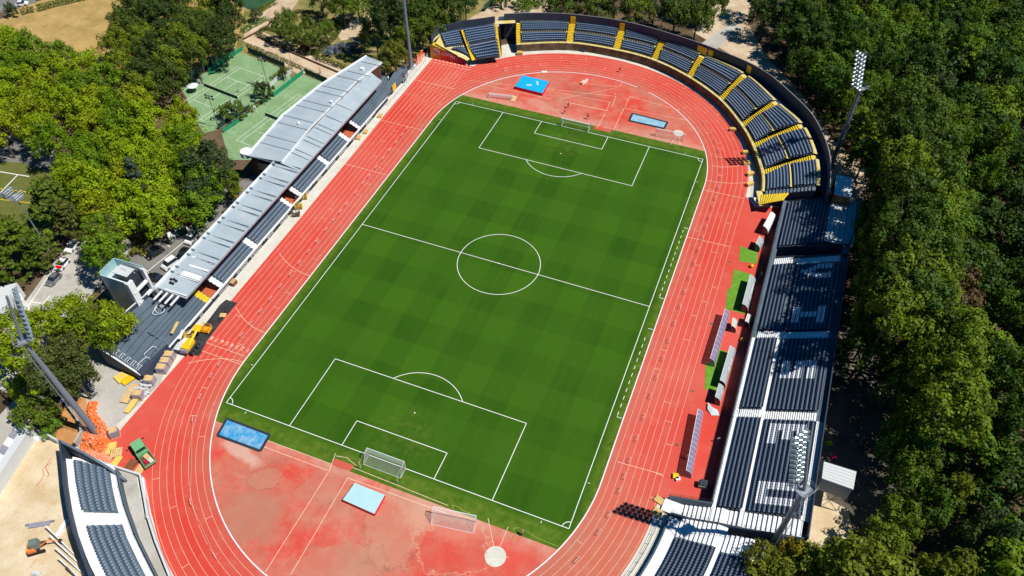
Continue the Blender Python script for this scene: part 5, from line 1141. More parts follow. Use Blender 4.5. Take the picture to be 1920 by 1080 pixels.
# ---------- goals
def goal(x, y, rz, label, w=7.32, h=2.44, d=2.0, cat='football goal', stays=False):
    rt = empty('football_goal', (x, y, .04), rz); tag(rt, label, cat); b = MB(); k = .06
    b.tube((-w / 2, 0, 0), (-w / 2, 0, h), k, n=8); b.tube((w / 2, 0, 0), (w / 2, 0, h), k, n=8); b.tube((-w / 2 - k, 0, h), (w / 2 + k, 0, h), k, n=8); b.build('goal_frame', M_WPAINT, rt)
    b = MB(); 
    for s in (-1, 1): b.tube((s * w / 2, 0, h), (s * w / 2, -d * .35, h), .03, n=5); b.tube((s * w / 2, -d * .35, h), (s * w / 2, -d, 0), .03, n=5); b.tube((s * w / 2, -d, 0), (s * w / 2, 0, 0), .03, n=5)
    b.tube((-w / 2, -d, .03), (w / 2, -d, .03), .035, n=5); b.build('rear_frame', M_WPAINT, rt)
    b = MB(); q = [(-w / 2, -.02, h - .02), (w / 2, -.02, h - .02), (w / 2, -d * .35, h - .02), (-w / 2, -d * .35, h - .02), (-w / 2, -d, .02), (w / 2, -d, .02), (-w / 2, -.02, .02), (w / 2, -.02, .02)]
    b.add(q, [(0, 1, 2, 3), (3, 2, 5, 4), (0, 3, 4, 6), (1, 7, 5, 2)]); b.build('net', M_NET, rt)
    if stays:
        for s in (-1, 1): b = MB(); b.tube((s * (w / 2 + .0), -d - .9, 0), (s * w / 2, -d - .9, 2.2), .05, n=6); b.tube((s * w / 2, -d - .9, 2.2), (s * w / 2, -.1, h), .012, n=4); b.tube((s * w / 2 - .4, -d - 1.0, 0), (s * w / 2, -d - .9, 1.4), .03, n=5); b.build('net_post', M_WPAINT, rt)
    return rt
goal(0, -52.5, math.pi * 0, 'white goal with pale net on the near goal line', stays=True)
goal(0, 52.5, math.pi, 'white goal with net on the far goal line', stays=True)
a, c = G(811, 950, 2.44), G(894, 967.5, 2.44); goal((a.x + c.x) / 2, (a.y + c.y) / 2, math.atan2((c - a).y, (c - a).x), 'white training goal standing on the faded red near bend area')
a, c = G(1230, 242, 2.2), G(1286, 253, 2.2); goal((a.x + c.x) / 2, (a.y + c.y) / 2, math.atan2((c - a).y, (c - a).x) + math.pi, 'white training goal beside the throwing circle on the far bend area', h=2.3, d=1.2)
a, c = G(916, 181, .4), G(962, 186, .4); q = goal((a.x + c.x) / 2, (a.y + c.y) / 2, math.atan2((c - a).y, (c - a).x) + math.pi, 'small white goal folded down beside the blue landing mat', w=6.5, h=1.2, d=2.2)
b = MB(); [b.box((x * .001, -.5 - i * .45, .25), (6.3, .08, .06)) for i, x in enumerate((1, 2, 3, 4))]; b.build('folded_bar', M_WPAINT, q)
o = sheet('plywood_sheet', GL([(961, 180), (970, 181), (965, 191), (956, 189)]), .12, M_WOOD, None, 'x'); del o['kind']; tag(o, 'pale plywood sheet at the end of the folded goal', 'board')
# ---------- mats, pits, circles
def block(name, px, z, mats, label, cat, zt=0.04, trim=None):
    P_ = [p.xy for p in GL(px, z)]; c = sum((Vector(p) for p in P_), Vector((0, 0))) / len(P_); r = empty(name, (c.x, c.y, zt)); tag(r, label, cat)
    b = MB(); b.prism([(p.x - c.x, p.y - c.y) for p in P_], 0, z - .1); b.build('mat_base', mats[1], r); b = MB(); b.prism([((p.x - c.x) * .985, (p.y - c.y) * .985) for p in P_], z - .1, z); b.build('mat_top', mats[0], r); return r
r_ = block('landing_mat', [(980, 141), (1030, 153), (1017, 175), (965, 162)], .9, (M_BLUE, M_CRIM), 'bright blue high-jump landing mat with crimson sides on the far bend area', 'landing mat')
b = MB(); b.box((-.6, -.8, .905), (1.5, .7, .01), .3); b.box((1.2, .9, .905), (.6, 1.8, .01), .5); b.build('faded_mark', M_PALEB, r_)
block('landing_mat', [(665, 905), (722, 928), (702, 964), (642, 937)], .8, (M_PALEB, M_CRIM), 'pale blue landing mat with crimson sides on the near bend area', 'landing mat')
def pit(px, zc, m, label, rim):
    P_ = GL(px); c = (P_[0] + P_[1] + P_[2] + P_[3]) / 4; r = empty('jump_pit', (c.x, c.y, .03)); tag(r, label, 'jump pit'); q = [p - c for p in P_]; b = MB()
    for i in range(4): b.wall([(q[i] * 1.04).xy, (q[(i + 1) % 4] * 1.04).xy], 0, .16 + .002 * i, rim)
    b.build('rim', M_DARK if rim > .6 else M_RAIL, r); b = MB(); b.poly([(p.x, p.y, .12) for p in q]); b.build('cover_sheet', m, r)
pit([(427, 787), (504, 816), (487, 845), (410, 817)], 0, M_PITB, 'stained bright blue covered pit at the near left bend', .45); pit([(1187, 214), (1250, 230), (1244, 241), (1181, 227)], 0, M_PITG, 'grey-blue covered pit on the far right bend area', .5)
for u, v, rad, lb in ((929, 1043.5, 1.75, 'pale round throwing circle on the near bend area'), (1272, 250, 1.35, 'pale round throwing circle beside the far training goal')):
    p = G(u, v); b = MB(); b.tube((0, 0, 0), (0, 0, .03), rad, rad, 40); o = b.build('throwing_circle', M_CONC); o.location = (p.x, p.y, .035); tag(o, lb, 'throwing circle')
p = G(1097, 156); r_ = empty('jump_board', (p.x, p.y, .03), 1.15); tag(r_, 'white upright board with a brown tilted backing on the far bend area', 'board'); b = MB(); b.box((0, 0, .5), (2.4, .12, 1.0)); b.build('panel', M_WPAINT, r_); b = MB(); b.box((-.4, .5, .25), (1.8, .7, .4)); b.build('backing', M_YWOOD, r_)
# ---------- hurdles round the track
hz = empty('hurdle'); b = MB(); b.box((0, 0, .86), (1.18, .03, .09)); b.build('crossbar', M_WPAINT, hz); b = MB()
for s in (-.52, .52): b.tube((s, 0, .03), (s, 0, .84), .018, n=5); b.tube((s, 0, .03), (s, .68, .03), .018, n=5)
b.tube((-.52, .05, .03), (.52, .05, .03), .014, n=4); b.build('legs', M_STEEL, hz)
HL = [('left straight', [(-40.35, y) for y in (35.8, 32.9, 29.5, 26.1, 22.6, 18.9, 15.3, 12.4, 8.7, 4.2, 1.3, -1.7, -5.1, -9, -12.6, -16.3, -20, -23.8, -27.6, -31.3, -34.9, -38.1, -41.8)]),
      ('near left bend', [(-40.2, -45.7), (-39.9, -48.7), (-38.9, -53.5), (-37.2, -58), (-27.2, -71.9), (-17.6, -78.2)]),
      ('right straight', [(40, y) for y in (38.3, 35, 31.3, 27.8, 23.9, 19.8, 15.6, 10.8, 6.3, 1.9, -2.9, -7.7, -12.5, -17.3, -22, -27, -31.9, -36.7, -40)]),
      ('near right bend', [(40, -42.9), (39.6, -47.8), (38.9, -51.5), (37, -57.3)]),
      ('far bend', [(39.8, 42.5), (39.6, 46.4), (39.2, 49.8), (38.2, 53.8), (37.2, 57), (35.6, 60.2), (33.7, 63.9), (31.3, 67.3), (22.6, 75.3), (19.1, 77.3), (9.6, 81), (-10.2, 81.4), (-27, 71.5), (-24.2, 73.6)])]
first = True; hr = random.Random(4)
for side, L in HL:
    for i, (x, y) in enumerate(L):
        if abs(y) <= 42.2: a = math.pi / 2 if x > 0 else -math.pi / 2
        else: a = math.atan2(y - math.copysign(42.2, y), x) + math.pi / 2
        lb = 'low hurdle with %s on the %s, %s from its start' % ('white bar', side, ordn(i)); a += hr.uniform(-.05, .05)
        if first: hz.location = (x, y, .035); hz.rotation_euler = (0, 0, a); tag(hz, lb, 'hurdle', 'hurdles lining the inner lanes'); first = False
        else: dup(hz, (x, y, .035), a, lb)
b = MB(); pts_ = [Vector((x, y, .88)) for x, y in HL[1][1]]; [b.tube(pts_[i], pts_[i + 1], .018, n=4) for i in range(3, 5)]; o = b.build('barrier_tape', M_CREAM); tag(o, 'thin barrier tape strung between hurdles on the near left bend', 'tape')
# ---------- dugouts
def dugout(p0, p1, z, depth, m, label, word=None, ribs=0, front_h=None):
    """p0,p1: pixels of the front upper edge (far end, near end)"""
    a, c = G(*p0, z), G(*p1, z); mid = (a + c) / 2; t = (c - a).normalized(); L = (c - a).length; ang = math.atan2(t.y, t.x); rt = empty('dugout', (mid.x, mid.y, .04), ang); tag(rt, label, 'dugout')
    # local x along the edge (towards the camera), back of the shelter lies at +y (east)
    prof = [(depth * math.sin(q * math.pi / 2 / 6), z * (math.cos(q * math.pi / 2 / 6)) ** .75) for q in range(7)]
    b = MB(); n = len(prof)
    for i in range(n - 1):
        (y0, z0), (y1, z1) = prof[i], prof[i + 1]; b.add([(-L / 2, y0, z0), (L / 2, y0, z0), (L / 2, y1, z1), (-L / 2, y1, z1), (-L / 2, y0 - .03, z0 - .05), (L / 2, y0 - .03, z0 - .05), (L / 2, y1 - .04, max(z1 - .03, 0)), (-L / 2, y1 - .04, max(z1 - .03, 0))], [(0, 1, 2, 3), (7, 6, 5, 4)])
    b.build('canopy', m, rt)
    b = MB()
    for s in (-1, 1): q = [(s * (L / 2 - .02), y, zz) for y, zz in prof] + [(s * (L / 2 - .02), 0.25, 0)]; b.add(q, [tuple(range(len(q)))])
    b.build('end_panel', M_GLASS if not ribs else M_POLY, rt)
    b = MB(); b.box((0, depth * .62, .42), (L * .96, .35, .08)); b.build('bench', M_RAIL, rt)
    b = MB()
    for i in range((ribs or 2)):
        x = -L / 2 + L * i / max((ribs or 2) - 1, 1)
        for j in range(n - 1): b.tube((x, prof[j][0] + .02, prof[j][1] + .02), (x, prof[j + 1][0] + .02, prof[j + 1][1] + .02), .035, n=4)
    b.tube((-L / 2, 0, z), (L / 2, 0, z), .05, n=5); b.build('frame', M_WPAINT, rt)
    if word:
        tx = text_mesh(word, depth * .62, .004, (0, depth * .6, z * .82), (R(-42), 0, 0), M_WPAINT, 'lettering', rt); tx.rotation_euler = (R(40), 0, math.pi)
        tx.location = (0, depth * .72, z * .80 + .17)
    return rt
dugout((1446, 397), (1431, 424), 2.4, 1.5, M_WPAINT, 'short white dugout under the end of the yellow stairs')
dugout((1424, 443), (1417, 457), 2.1, 1.3, M_GCAN, 'short grey dugout with white emblem above the small green mat', 'V.')
dugout((1406.5, 515), (1392, 570), 2.3, 1.5, M_GCAN, 'long grey dugout with white lettering on the large green mat', '(V) Visabeira')
dugout((1402, 588), (1397, 602), 1.9, 1.2, M_BCAN, 'small beige dugout touching the stand wall'); dugout((1374, 596), (1371.5, 611), 1.9, 1.2, M_BCAN, 'small beige dugout left of its twin by the wall')
dugout((1359.5, 579), (1331.5, 672), 2.2, 1.25, M_POLY, 'long see-through lilac shelter ending on the lower green mat', None, 12)
dugout((1369, 648), (1350, 713), 2.3, 1.4, M_GCAN, 'long grey dugout on the lower green mat', '(V) Visab'); dugout((1348, 719), (1341, 744), 2.3, 1.3, M_GCAN, 'short grey dugout at the near end of the lower mat', '(V)')
dugout((1308.5, 767), (1286.5, 882), 2.2, 1.25, M_POLY, 'long see-through lilac shelter nearest the camera', None, 14)
for px, lb in (([(1388, 461), (1421, 474), (1419, 495), (1386, 490)], 'small bright green mat beside the short grey dugout'), ([(1376.5, 505), (1410, 515), (1395, 589), (1360, 579), (1364, 542), (1369, 542)], 'large stepped bright green mat under the long grey dugout'), ([(1348, 655), (1364, 660), (1347, 732), (1321, 730), (1323, 680), (1340, 678)], 'narrow bright green mat under the lower dugouts')):
    b = MB(); b.prism([p.xy for p in GL(px)], .02, .05); o = b.build('green_mat', M_FAKE); tag(o, lb, 'mat')
# ---------- fence along the east side
fx = 53.9; rt = empty('steel_fence', (fx, 0, 0)); tag(rt, 'thin dark post-and-rail fence between the dugouts and the main stand', 'fence'); b = MB(); rail(b, [(0, -40.0, 0), (0, 38, 0)], 1.1, 4.0, .03, 2); b.build('rails', M_RAIL, rt)
b = MB(); rail(b, [(p.x, p.y, 0) for p in [sep(47.7, -3 - 27 * i / 12, 0) for i in range(13)]], 1.1, 2.5, .03, 2); o = b.build('steel_fence', M_RAIL); tag(o, 'curved dark rail fence on the kerb of the near right bend', 'fence')
b = MB(); rail(b, [(-50.4, 44, 0), (-50.2, 56, 0), (-50.3, 68, 0), (-52.0, 72.5, 0)], 1.2, 2.0, .05, 2); rail(b, [(-51.2, 55, .0), (-51.4, 69, 0)], 1.6, 2.0, .05, 2); o = b.build('white_railing', M_WPAINT); tag(o, 'white double railing beside the far left sprint start', 'railing')
# ---------- small gear
def crate(u, v, d, rz, m, label, name='wooden_crate', cat='crate', z=0.02, slats=True):
    p = G(u, v, z + d[2] / 2); r = empty(name, (p.x, p.y, z), rz); tag(r, label, cat); b = MB(); b.box((0, 0, d[2] / 2), d); b.build('box', m, r)
    if slats:
        b = MB(); [b.box((0, -d[1] / 2 + d[1] * (i + .5) / 4, d[2] + .03), (d[0] * 1.04, d[1] * .17, .06)) for i in range(4)]; b.build('slats', M_WOOD if m != M_WOOD else M_YWOOD, r)
    return r
for i, (u, v) in enumerate(((1375, 243), (1399, 286), (1400, 306), (1407, 326), (1406, 345))): crate(u, v, (1.7, .9, .8), .2 + i * .15, M_WOOD, 'pale wooden crate on the far right kerb, %s from the top' % ordn(i)).__setitem__('group', 'crates along the far right kerb')
for i, (u, v) in enumerate(((1236, 938), (1233, 960))): crate(u, v, (1.5, 1.2, .3), -.3, M_YWOOD, 'flat yellow crate on the near right kerb, %s from the top' % ordn(i))
crate(975, 100, (1.6, 1.0, 1.0), .3, M_WOOD, 'wooden trolley box beside the stand tunnel'); crate(1092, 93, (1.5, .7, 1.1), -.05, M_RAIL, 'dark folded stand leaning on the brown bend wall', slats=False)
crate(438, 530, (.9, 1.4, 1.0), .0, M_BROWN, 'brown box against the left advertising boards'); crate(1267, 893, (1.0, 1.0, .5), .2, M_YMACH, 'yellow tray with a white bag by the nearest shelter', slats=False); crate(1271, 898, (.8, .6, .5), .6, M_WPAINT, 'white bag beside the yellow tray', 'white_bag', 'bag', slats=False)
r_ = crate(1318, 909, (1.5, 1.3, .9), .1, mat('sage_green_paint', (.25, .33, .26), .5), 'sage green machine box near the white steps', 'generator_box', 'machine', slats=False); b = MB(); [b.tube((s * .6, t * .5, 0), (s * .6, t * .5, 1.3), .05, n=5) for s in (-1, 1) for t in (-1, 1)]; b.box((0, 0, 1.3), (1.3, 1.1, .06)); b.build('frame', M_RAIL, r_)
def ball(u, v, r, m, label):
    b = MB(); n = 8
    for i in range(n):
        for j in range(2 * n):
            q = [(math.sin(a) * math.cos(c) * r, math.sin(a) * math.sin(c) * r, r - math.cos(a) * r) for a, c in ((math.pi * i / n, math.pi * j / n), (math.pi * i / n, math.pi * (j + 1) / n), (math.pi * (i + 1) / n, math.pi * (j + 1) / n), (math.pi * (i + 1) / n, math.pi * j / n))]; b.add(q, [(0, 3, 2, 1)])
    o = b.build('ball', m, smooth=True); p = G(u, v, .2); o.location = (p.x, p.y, .045); tag(o, label, 'ball')
ball(1409, 500, .42, M_YMACH, 'yellow gym ball by the gap between the green mats'); ball(1391, 638, .42, M_YMACH, 'yellow gym ball at the stand wall below the beige dugouts'); ball(974, 234, .11, M_WPAINT, 'white football lying inside the far goal') if 0 else None
p = G(1335, 770); b = MB(); rr = random.Random(2); q = [(p.x + x, p.y + y, .05 + rr.random() * .4) for x, y in ((-1.1, 1.3), (-.9, -.2), (.1, -1.1), (1.5, -.6), (.9, .3), (-.2, .6))]; b.add(q + [(p.x, p.y, .6)], [(0, 1, 6), (1, 2, 6), (2, 3, 6), (3, 4, 6), (4, 5, 6), (5, 0, 6)]); o = b.build('crumpled_tarpaulin', M_PLAST); tag(o, 'crumpled grey tarpaulin below the short grey dugout', 'tarpaulin')
for i, (u, v) in enumerate(((1368, 491), (1335, 607), (1298, 733), (1270, 834), (612, 318), (592, 344))):
    p = G(u, v); b = MB(); b.box((p.x, p.y, .03), (.6, .5, .03), .3); o = b.build('drain_cover', M_STAIN); tag(o, 'small dark drain cover on the %s, %s from the top' % (('red east apron', ORD[i]) if i < 4 else ('pale left walkway', ORD[i - 4])), 'drain cover')
for u, v, lb in ((713, 217, 'yellow board by the boards, highest of three'), (686, 247, 'yellow board by the boards, middle of three'), (673, 258, 'yellow board by the boards, lowest of three')): crate(u, v, (1.0, 1.5, .5), .2, M_YWOOD, lb + ' on the left walkway', 'yellow_board', 'board')
# ---------- builders' yard
tp_ = GL([(424, 562), (445, 568), (418, 600), (388, 640), (374, 668), (338, 661), (343, 650), (368, 628), (395, 595), (412, 572)])
b = MB(); b.prism([p.xy for p in tp_], .02, .055); o = b.build('ground_fabric', M_TARP); tag(o, 'black fabric laid over the outer lanes under the yellow lift', 'ground fabric')
crate(418, 591, (1.3, 1.0, .15), .3, M_WOOD, 'single pale board on the black fabric', 'timber_board', 'board', z=.06, slats=False)
def boom_lift(u, v, rz, label):
    p = G(u, v, .8); r = empty('boom_lift', (p.x, p.y, .055), rz); tag(r, label, 'lift'); b = MB(); b.box((0, 0, .75), (2.3, 1.5, .5)); b.build('chassis', M_RAIL, r)
    for sx in (-.95, .95):
        for sy in (-.95, .95): b = MB(); b.tube((sx, sy - .2, .5), (sx, sy + .2, .5), .5, .5, 14); w_ = b.build('wheel', M_TYRE, r); b = MB(); b.tube((sx, sy - .21, .5), (sx, sy + .21, .5), .2, .2, 8); b.build('hub', M_POLE, w_)
    b = MB(); b.box((.1, .35, 1.4), (2.5, 1.5, .85)); b.box((-.7, .4, 1.95), (1.2, 1.1, .35)); b.build('turret', M_YMACH, r); b = MB(); b.box((-1.4, .35, 1.35), (.6, 1.5, .9)); b.build('counterweight', M_WRAP, r)
    b = MB(); b.tube((-.3, -.1, 1.9), (3.6, -.1, 2.6), .32, .28, 4); b.tube((3.6, -.1, 2.4), (4.2, -.1, 1.5), .2, .16, 4); b.build('boom', M_YMACH, r)
    k = MB(); c = Vector((5.2, -.4, .35)); q = [c + Vector(d) for d in ((-.8, -.9, 0), (.8, -.9, 0), (.8, .9, 0), (-.8, .9, 0), (-.8, -.9, 0))]; rail(k, q, 1.1, .8, .05, 3); k.box(c, (1.6, 1.8, .06)); bk_ = k.build('basket', mat('amber_machine_paint', (.72, .33, .01), .45), r)
    return r
boom_lift(357, 652, math.atan2(*reversed((G(385, 612) - G(357, 652)).xy.to_tuple())), 'yellow boom lift with open basket parked on the black fabric')
def basket(u, v, label, m):
    p = G(u, v, .5); r = empty('lift_basket', (p.x, p.y, .03), .5); tag(r, label, 'lift basket'); b = MB(); rail(b, [(-.8, -.6, .1), (.8, -.6, .1), (.8, .6, .1), (-.8, .6, .1), (-.8, -.6, .1)], 1.1, .7, .05, 3); b.build('rails', m, r); b = MB(); b.box((0, 0, .08), (1.6, 1.2, .08)); b.box((.5, 0, .6), (.4, .9, .4)); b.build('floor', M_STAIN, r)
basket(355, 630, 'small yellow basket beside the boom of the near lift', M_YMACH); basket(569, 369, 'yellow lift basket at the open gangway of the left stand', M_YMACH); basket(560, 387, 'yellow machine head left of the gangway basket', M_YMACH); basket(555, 401, 'small dark yellow cart on the pale walkway', M_STAIN)
def wrapped(u, v, rz, label, d=(2.0, 1.5, 1.4), m=None):
    p = G(u, v, d[2] / 2); r = empty('wrapped_pallet', (p.x, p.y, .03), rz); tag(r, label, 'wrapped pallet', 'wrapped pallets beside the left stand'); b = MB(); b.box((0, 0, .08), (d[0] * 1.04, d[1] * 1.04, .14)); b.build('pallet', M_WOOD, r); b = MB(); b.box((0, 0, .15 + d[2] / 2), d, taper=.94); b.build('wrapped_load', m or M_WRAP, r); b = MB(); b.box((.1, 0, .2 + d[2]), (d[0] * .8, d[1] * .75, .12), .1); b.box((-.4, .2, .34 + d[2]), (d[0] * .35, d[1] * .4, .16), .4); b.build('carton', M_WOOD, r)
for u, v, lb in ((318, 668, 'wrapped pallet with cartons, farthest of the five by the track'), (311, 680, 'wrapped pallet with cartons, second of the five by the track'), (304, 692, 'wrapped pallet with cartons, middle of the five by the track'), (281, 714, 'pale wrapped pallet with cartons at the terrace block corner'), (259, 741, 'blue-grey wrapped pallet on the track edge')): wrapped(u, v, .25, lb)
wrapped(214, 812, .8, 'blue-grey wrapped pallet beside the orange seat heap', (1.6, 1.4, 1.6)); wrapped(275, 712, -.3, 'small dull wrapped pallet beside the terrace block', (1.0, 1.0, 1.1)) if 0 else None
def slab_stack(u, v, d, rz, m, label, name='board_stack'):
    p = G(u, v, .3); r = empty(name, (p.x, p.y, .03), rz); tag(r, label, 'board stack'); n = 5
    b = MB(); b.box((0, 0, .12), (d[0] * .95, d[1] * .95, .2)); b.build('bearer', M_BROWN, r); b = MB(); [b.box((-d[0] / 2 + d[0] * (i + .5) / n, 0, .3 + .02 * (i % 2)), (d[0] / n * .92, d[1], .22)) for i in range(n)]; b.build('boards', m, r)
slab_stack(228, 707, (2.2, 2.2), -.35, M_YWOOD, 'yellow formwork boards below the dark flank wall, left stack'); slab_stack(238, 711, (2.0, 2.2), -.35, M_YMACH, 'yellow formwork boards below the dark flank wall, right stack')
slab_stack(243, 738, (1.6, 4.2), .15, M_WOOD, 'long pale plywood sheets at the yard edge'); slab_stack(250, 755, (1.0, 4.6), .1, M_YWOOD, 'yellow timber trestle lying on the yard edge', 'timber_trestle'); slab_stack(276, 700, (1.2, 2.2), .4, M_WOOD, 'pale board leaning near the wrapped pallets')
slab_stack(208, 841, (1.8, 2.4), .6, M_YWOOD, 'yellow wooden frame right of the orange seat heap', 'timber_stack'); slab_stack(218, 849, (2.0, 1.8), .6, M_WOOD, 'slatted wooden frame next to the yellow one', 'timber_stack'); slab_stack(219, 864, (1.2, 1.9), .1, M_YWOOD, 'small yellow pallet at the kerb wall'); slab_stack(246, 871, (1.5, 2.0), .0, M_BROWN, 'dark brown wooden pallet behind the green truck'); slab_stack(262, 881, (1.4, 2.2), .1, M_WOOD, 'yellowish boards nearest the kerb wall corner')
p = G(269, 727, .5); b = MB(); rr = random.Random(8)
for i in range(14): b.box((p.x + rr.uniform(-1.6, 1.6), p.y + rr.uniform(-1.6, 1.6), rr.uniform(.1, .7)), (rr.uniform(.3, 1.5), rr.uniform(.2, .7), rr.uniform(.1, .5)), rr.uniform(0, 3))
o = b.build('scrap_heap', M_PLAST); tag(o, 'heap of grey and white building scrap between the pallets', 'scrap heap', kind=None)
# heap of old orange seats
def seat_heap(outline, z, n, seed, label, hmax=1.2, mats=(M_ORANGE, M_ORPALE)):
    poly = [tuple(G(u, v, z).xy) for u, v in outline]; rnd = random.Random(seed); xs = [p[0] for p in poly]; ys = [p[1] for p in poly]; b = MB(); k = 0
    while k < n:
        p = (rnd.uniform(min(xs), max(xs)), rnd.uniform(min(ys), max(ys)))
        if not inside(p, poly): continue
        h = hmax * min(1, edge_dist(p, poly) / 1.0) * rnd.random(); s = rnd.uniform(.16, .30); a = rnd.uniform(0, 6.28); mi = 0 if rnd.random() < .75 else 1
        b.tube((p[0], p[1], h), (p[0] + rnd.uniform(-.1, .1), p[1] + rnd.uniform(-.1, .1), h + s * .8), s, s * .75, 6, mi); b.box((p[0] + .1, p[1], h + s), (s * 1.6, .08, s * 1.6), a, mi); k += 1
    o = b.build('orange_seat_heap', list(mats)); o['kind'] = 'stuff'; o['label'] = label
seat_heap([(165, 752), (180, 752), (178, 775), (193, 790), (203, 812), (190, 820), (172, 812), (160, 780)], .6, 420, 1, 'tall heap of bright orange plastic seats behind the pylon foot', 1.8)
seat_heap([(155, 805), (170, 812), (190, 818), (203, 815), (206, 832), (196, 850), (176, 850), (150, 838)], .5, 520, 2, 'heap of orange plastic seats round the pylon foot', 1.4)
seat_heap([(150, 838), (176, 846), (200, 850), (212, 862), (205, 868), (175, 858), (150, 848)], .3, 260, 3, 'low spread of faded pink-orange seats along the kerb wall', .6, (M_ORPALE, M_ORANGE))
seat_heap([(776, 110), (784, 100), (793, 92), (797, 98), (790, 110), (782, 118)], .8, 200, 4, 'heap of orange seats beside the far left pylon', 2.0)
seat_heap([(322, 402), (345, 393), (356, 400), (345, 410), (330, 414)], 1.4, 180, 5, 'heap of orange seats under the trees by the parking road', 1.5)
# ---------- vehicles
def car(p, rz, m, label, L=4.4, Wd=1.8, Hh=1.45, van=False, name='parked_car', cat='car', hood=None, glass=M_GLASS):
    r = empty(name, (p.x, p.y, .03), rz); tag(r, label, cat); h0 = Hh * (.62 if not van else .58); a = L / 2; w = Wd / 2
    def ext(prof, w0, w1, m_, nm, par=r):
        """closed side profile (x, z) extruded, narrowing with height"""
        zmin = min(q[1] for q in prof); zmax = max(q[1] for q in prof); b = MB(); vs = []
        for s in (-1, 1):
            for x, z in prof: k = w0 + (w1 - w0) * (z - zmin) / max(zmax - zmin, 1e-6); vs.append((x, s * k, z))
        n = len(prof); b.add(vs, [tuple(range(n)), tuple(range(n, 2 * n))[::-1]] + [(i, i + n, (i + 1) % n + n, (i + 1) % n) for i in range(n)]); return b.build(nm, m_, par)
    ext([(-a, .35), (-a, .62), (-a + .12, h0 * .97), (-a + .8, h0), (a * .42, h0), (a - .25, h0 * .84), (a, .6), (a, .32), (a - .9, .26), (-a + .9, .26)], w, w * .93, m, 'body')
    if hood: b = MB(); b.add([(a * .5, -w * .86, h0 + .012), (a - .2, -w * .84, h0 * .86 + .012), (a - .2, w * .84, h0 * .86 + .012), (a * .5, w * .86, h0 + .012)], [(0, 1, 2, 3)]); b.build('hood', hood, r)
    x0, x1, x2, x3 = (-a + .12, -a + .3, a * .30, a * .62) if van else (-a + .25, -a + .85, a * .12, a * .45)
    ext([(x0, h0), (x1, Hh - .05), (x2, Hh - .05), (x3, h0)], w * .92, w * .78, glass, 'window_band')
    b = MB(); b.box(((x1 + x2) / 2, 0, Hh - .03), (x2 - x1 - .02, w * 1.5, .07)); b.build('roof', m, r)
    for sx in (-a + .78, a - .82):
        for sy in (-w + .1, w - .1): b = MB(); b.tube((sx, sy - .11, .32), (sx, sy + .11, .32), .32, .32, 12); w_ = b.build('wheel', M_TYRE, r); b = MB(); b.tube((sx, sy - .12, .32), (sx, sy + .12, .32), .17, .17, 8); b.build('rim', M_STEEL, w_)
    for s in (-1, 1): b = MB(); b.box((a - .06, s * w * .7, .62), (.1, .34, .16)); b.build('headlight', M_WPAINT, r); b = MB(); b.box((-a + .04, s * w * .72, .7), (.08, .26, .18)); b.build('tail_light', M_CRIM, r)
    return r
def pcar(u0, v0, u1, v1, m, label, **k):
    """rear and front pixels on the ground"""
    a, c = G(u0, v0, .6), G(u1, v1, .6); car((a + c) / 2, math.atan2((c - a).y, (c - a).x), m, label, L=max(3.6, min((c - a).length, 6.0)), **k)
M_BLK = mat('black_car_paint', (.010, .010, .013), .2, .1, 1, spec=.7); M_SIL = mat('silver_car_paint', (.25, .27, .29), .25, .05, 1, metal=.5, spec=.6); M_WCAR = mat('white_car_paint', (.74, .75, .76), .25, .03, 1, spec=.6); M_RCAR = mat('red_car_paint', (.62, .015, .015), .25, .05, 1, spec=.6); M_GRN = mat('pale_green_truck_paint', (.16, .42, .19), .35, .06, 1, spec=.5)
pcar(305, 464, 275, 483, M_BLK, 'black estate car with silver roof rails parked across from the zinc roof'); pcar(368, 438, 351, 456, M_WCAR, 'white minivan half hidden by the zinc roof edge', van=True, Hh=1.8, name='parked_van', cat='van'); pcar(330, 487, 307, 503, M_WCAR, 'white van behind the roof above the black car', van=True, Hh=1.9, name='parked_van', cat='van'); pcar(303, 523, 275, 517, M_BLK, 'black car between the glass tower and the roof'); pcar(352, 466, 336, 484, M_BLK, 'dark car in the shade behind the zinc roof edge')
pcar(126, 484, 108, 505, M_WCAR, 'white small car with a red front end on the access road', hood=M_RCAR, van=False); pcar(110, 513, 90, 534, M_SIL, 'silver saloon car parked behind the red-fronted car'); pcar(284, 402, 262, 424, M_WCAR, 'pale car in dappled shade under the plane trees'); pcar(140, 455, 128, 470, M_WCAR, 'white car mostly hidden under trees at the road bend'); pcar(30, 8, 52, 5, M_WCAR, 'white car on the road at the top left'); pcar(120, 640, 132, 630, M_SIL, 'grey car under the trees above the ochre bank')
# white pickup with dark green bed
a, c = G(345, 425, .8), G(315, 442, .8)
r_ = car((a + c) / 2 + Vector((.0, 0, 0)), math.atan2((c - a).y, (c - a).x), M_WCAR, 'white pickup truck with a raised dark green bed panel', L=5.0, name='pickup_truck', cat='pickup truck'); b = MB(); b.box((-.7, 1.6, 1.3), (2.4, .1, 1.9)); b.build('green_panel', M_DGREEN, r_)
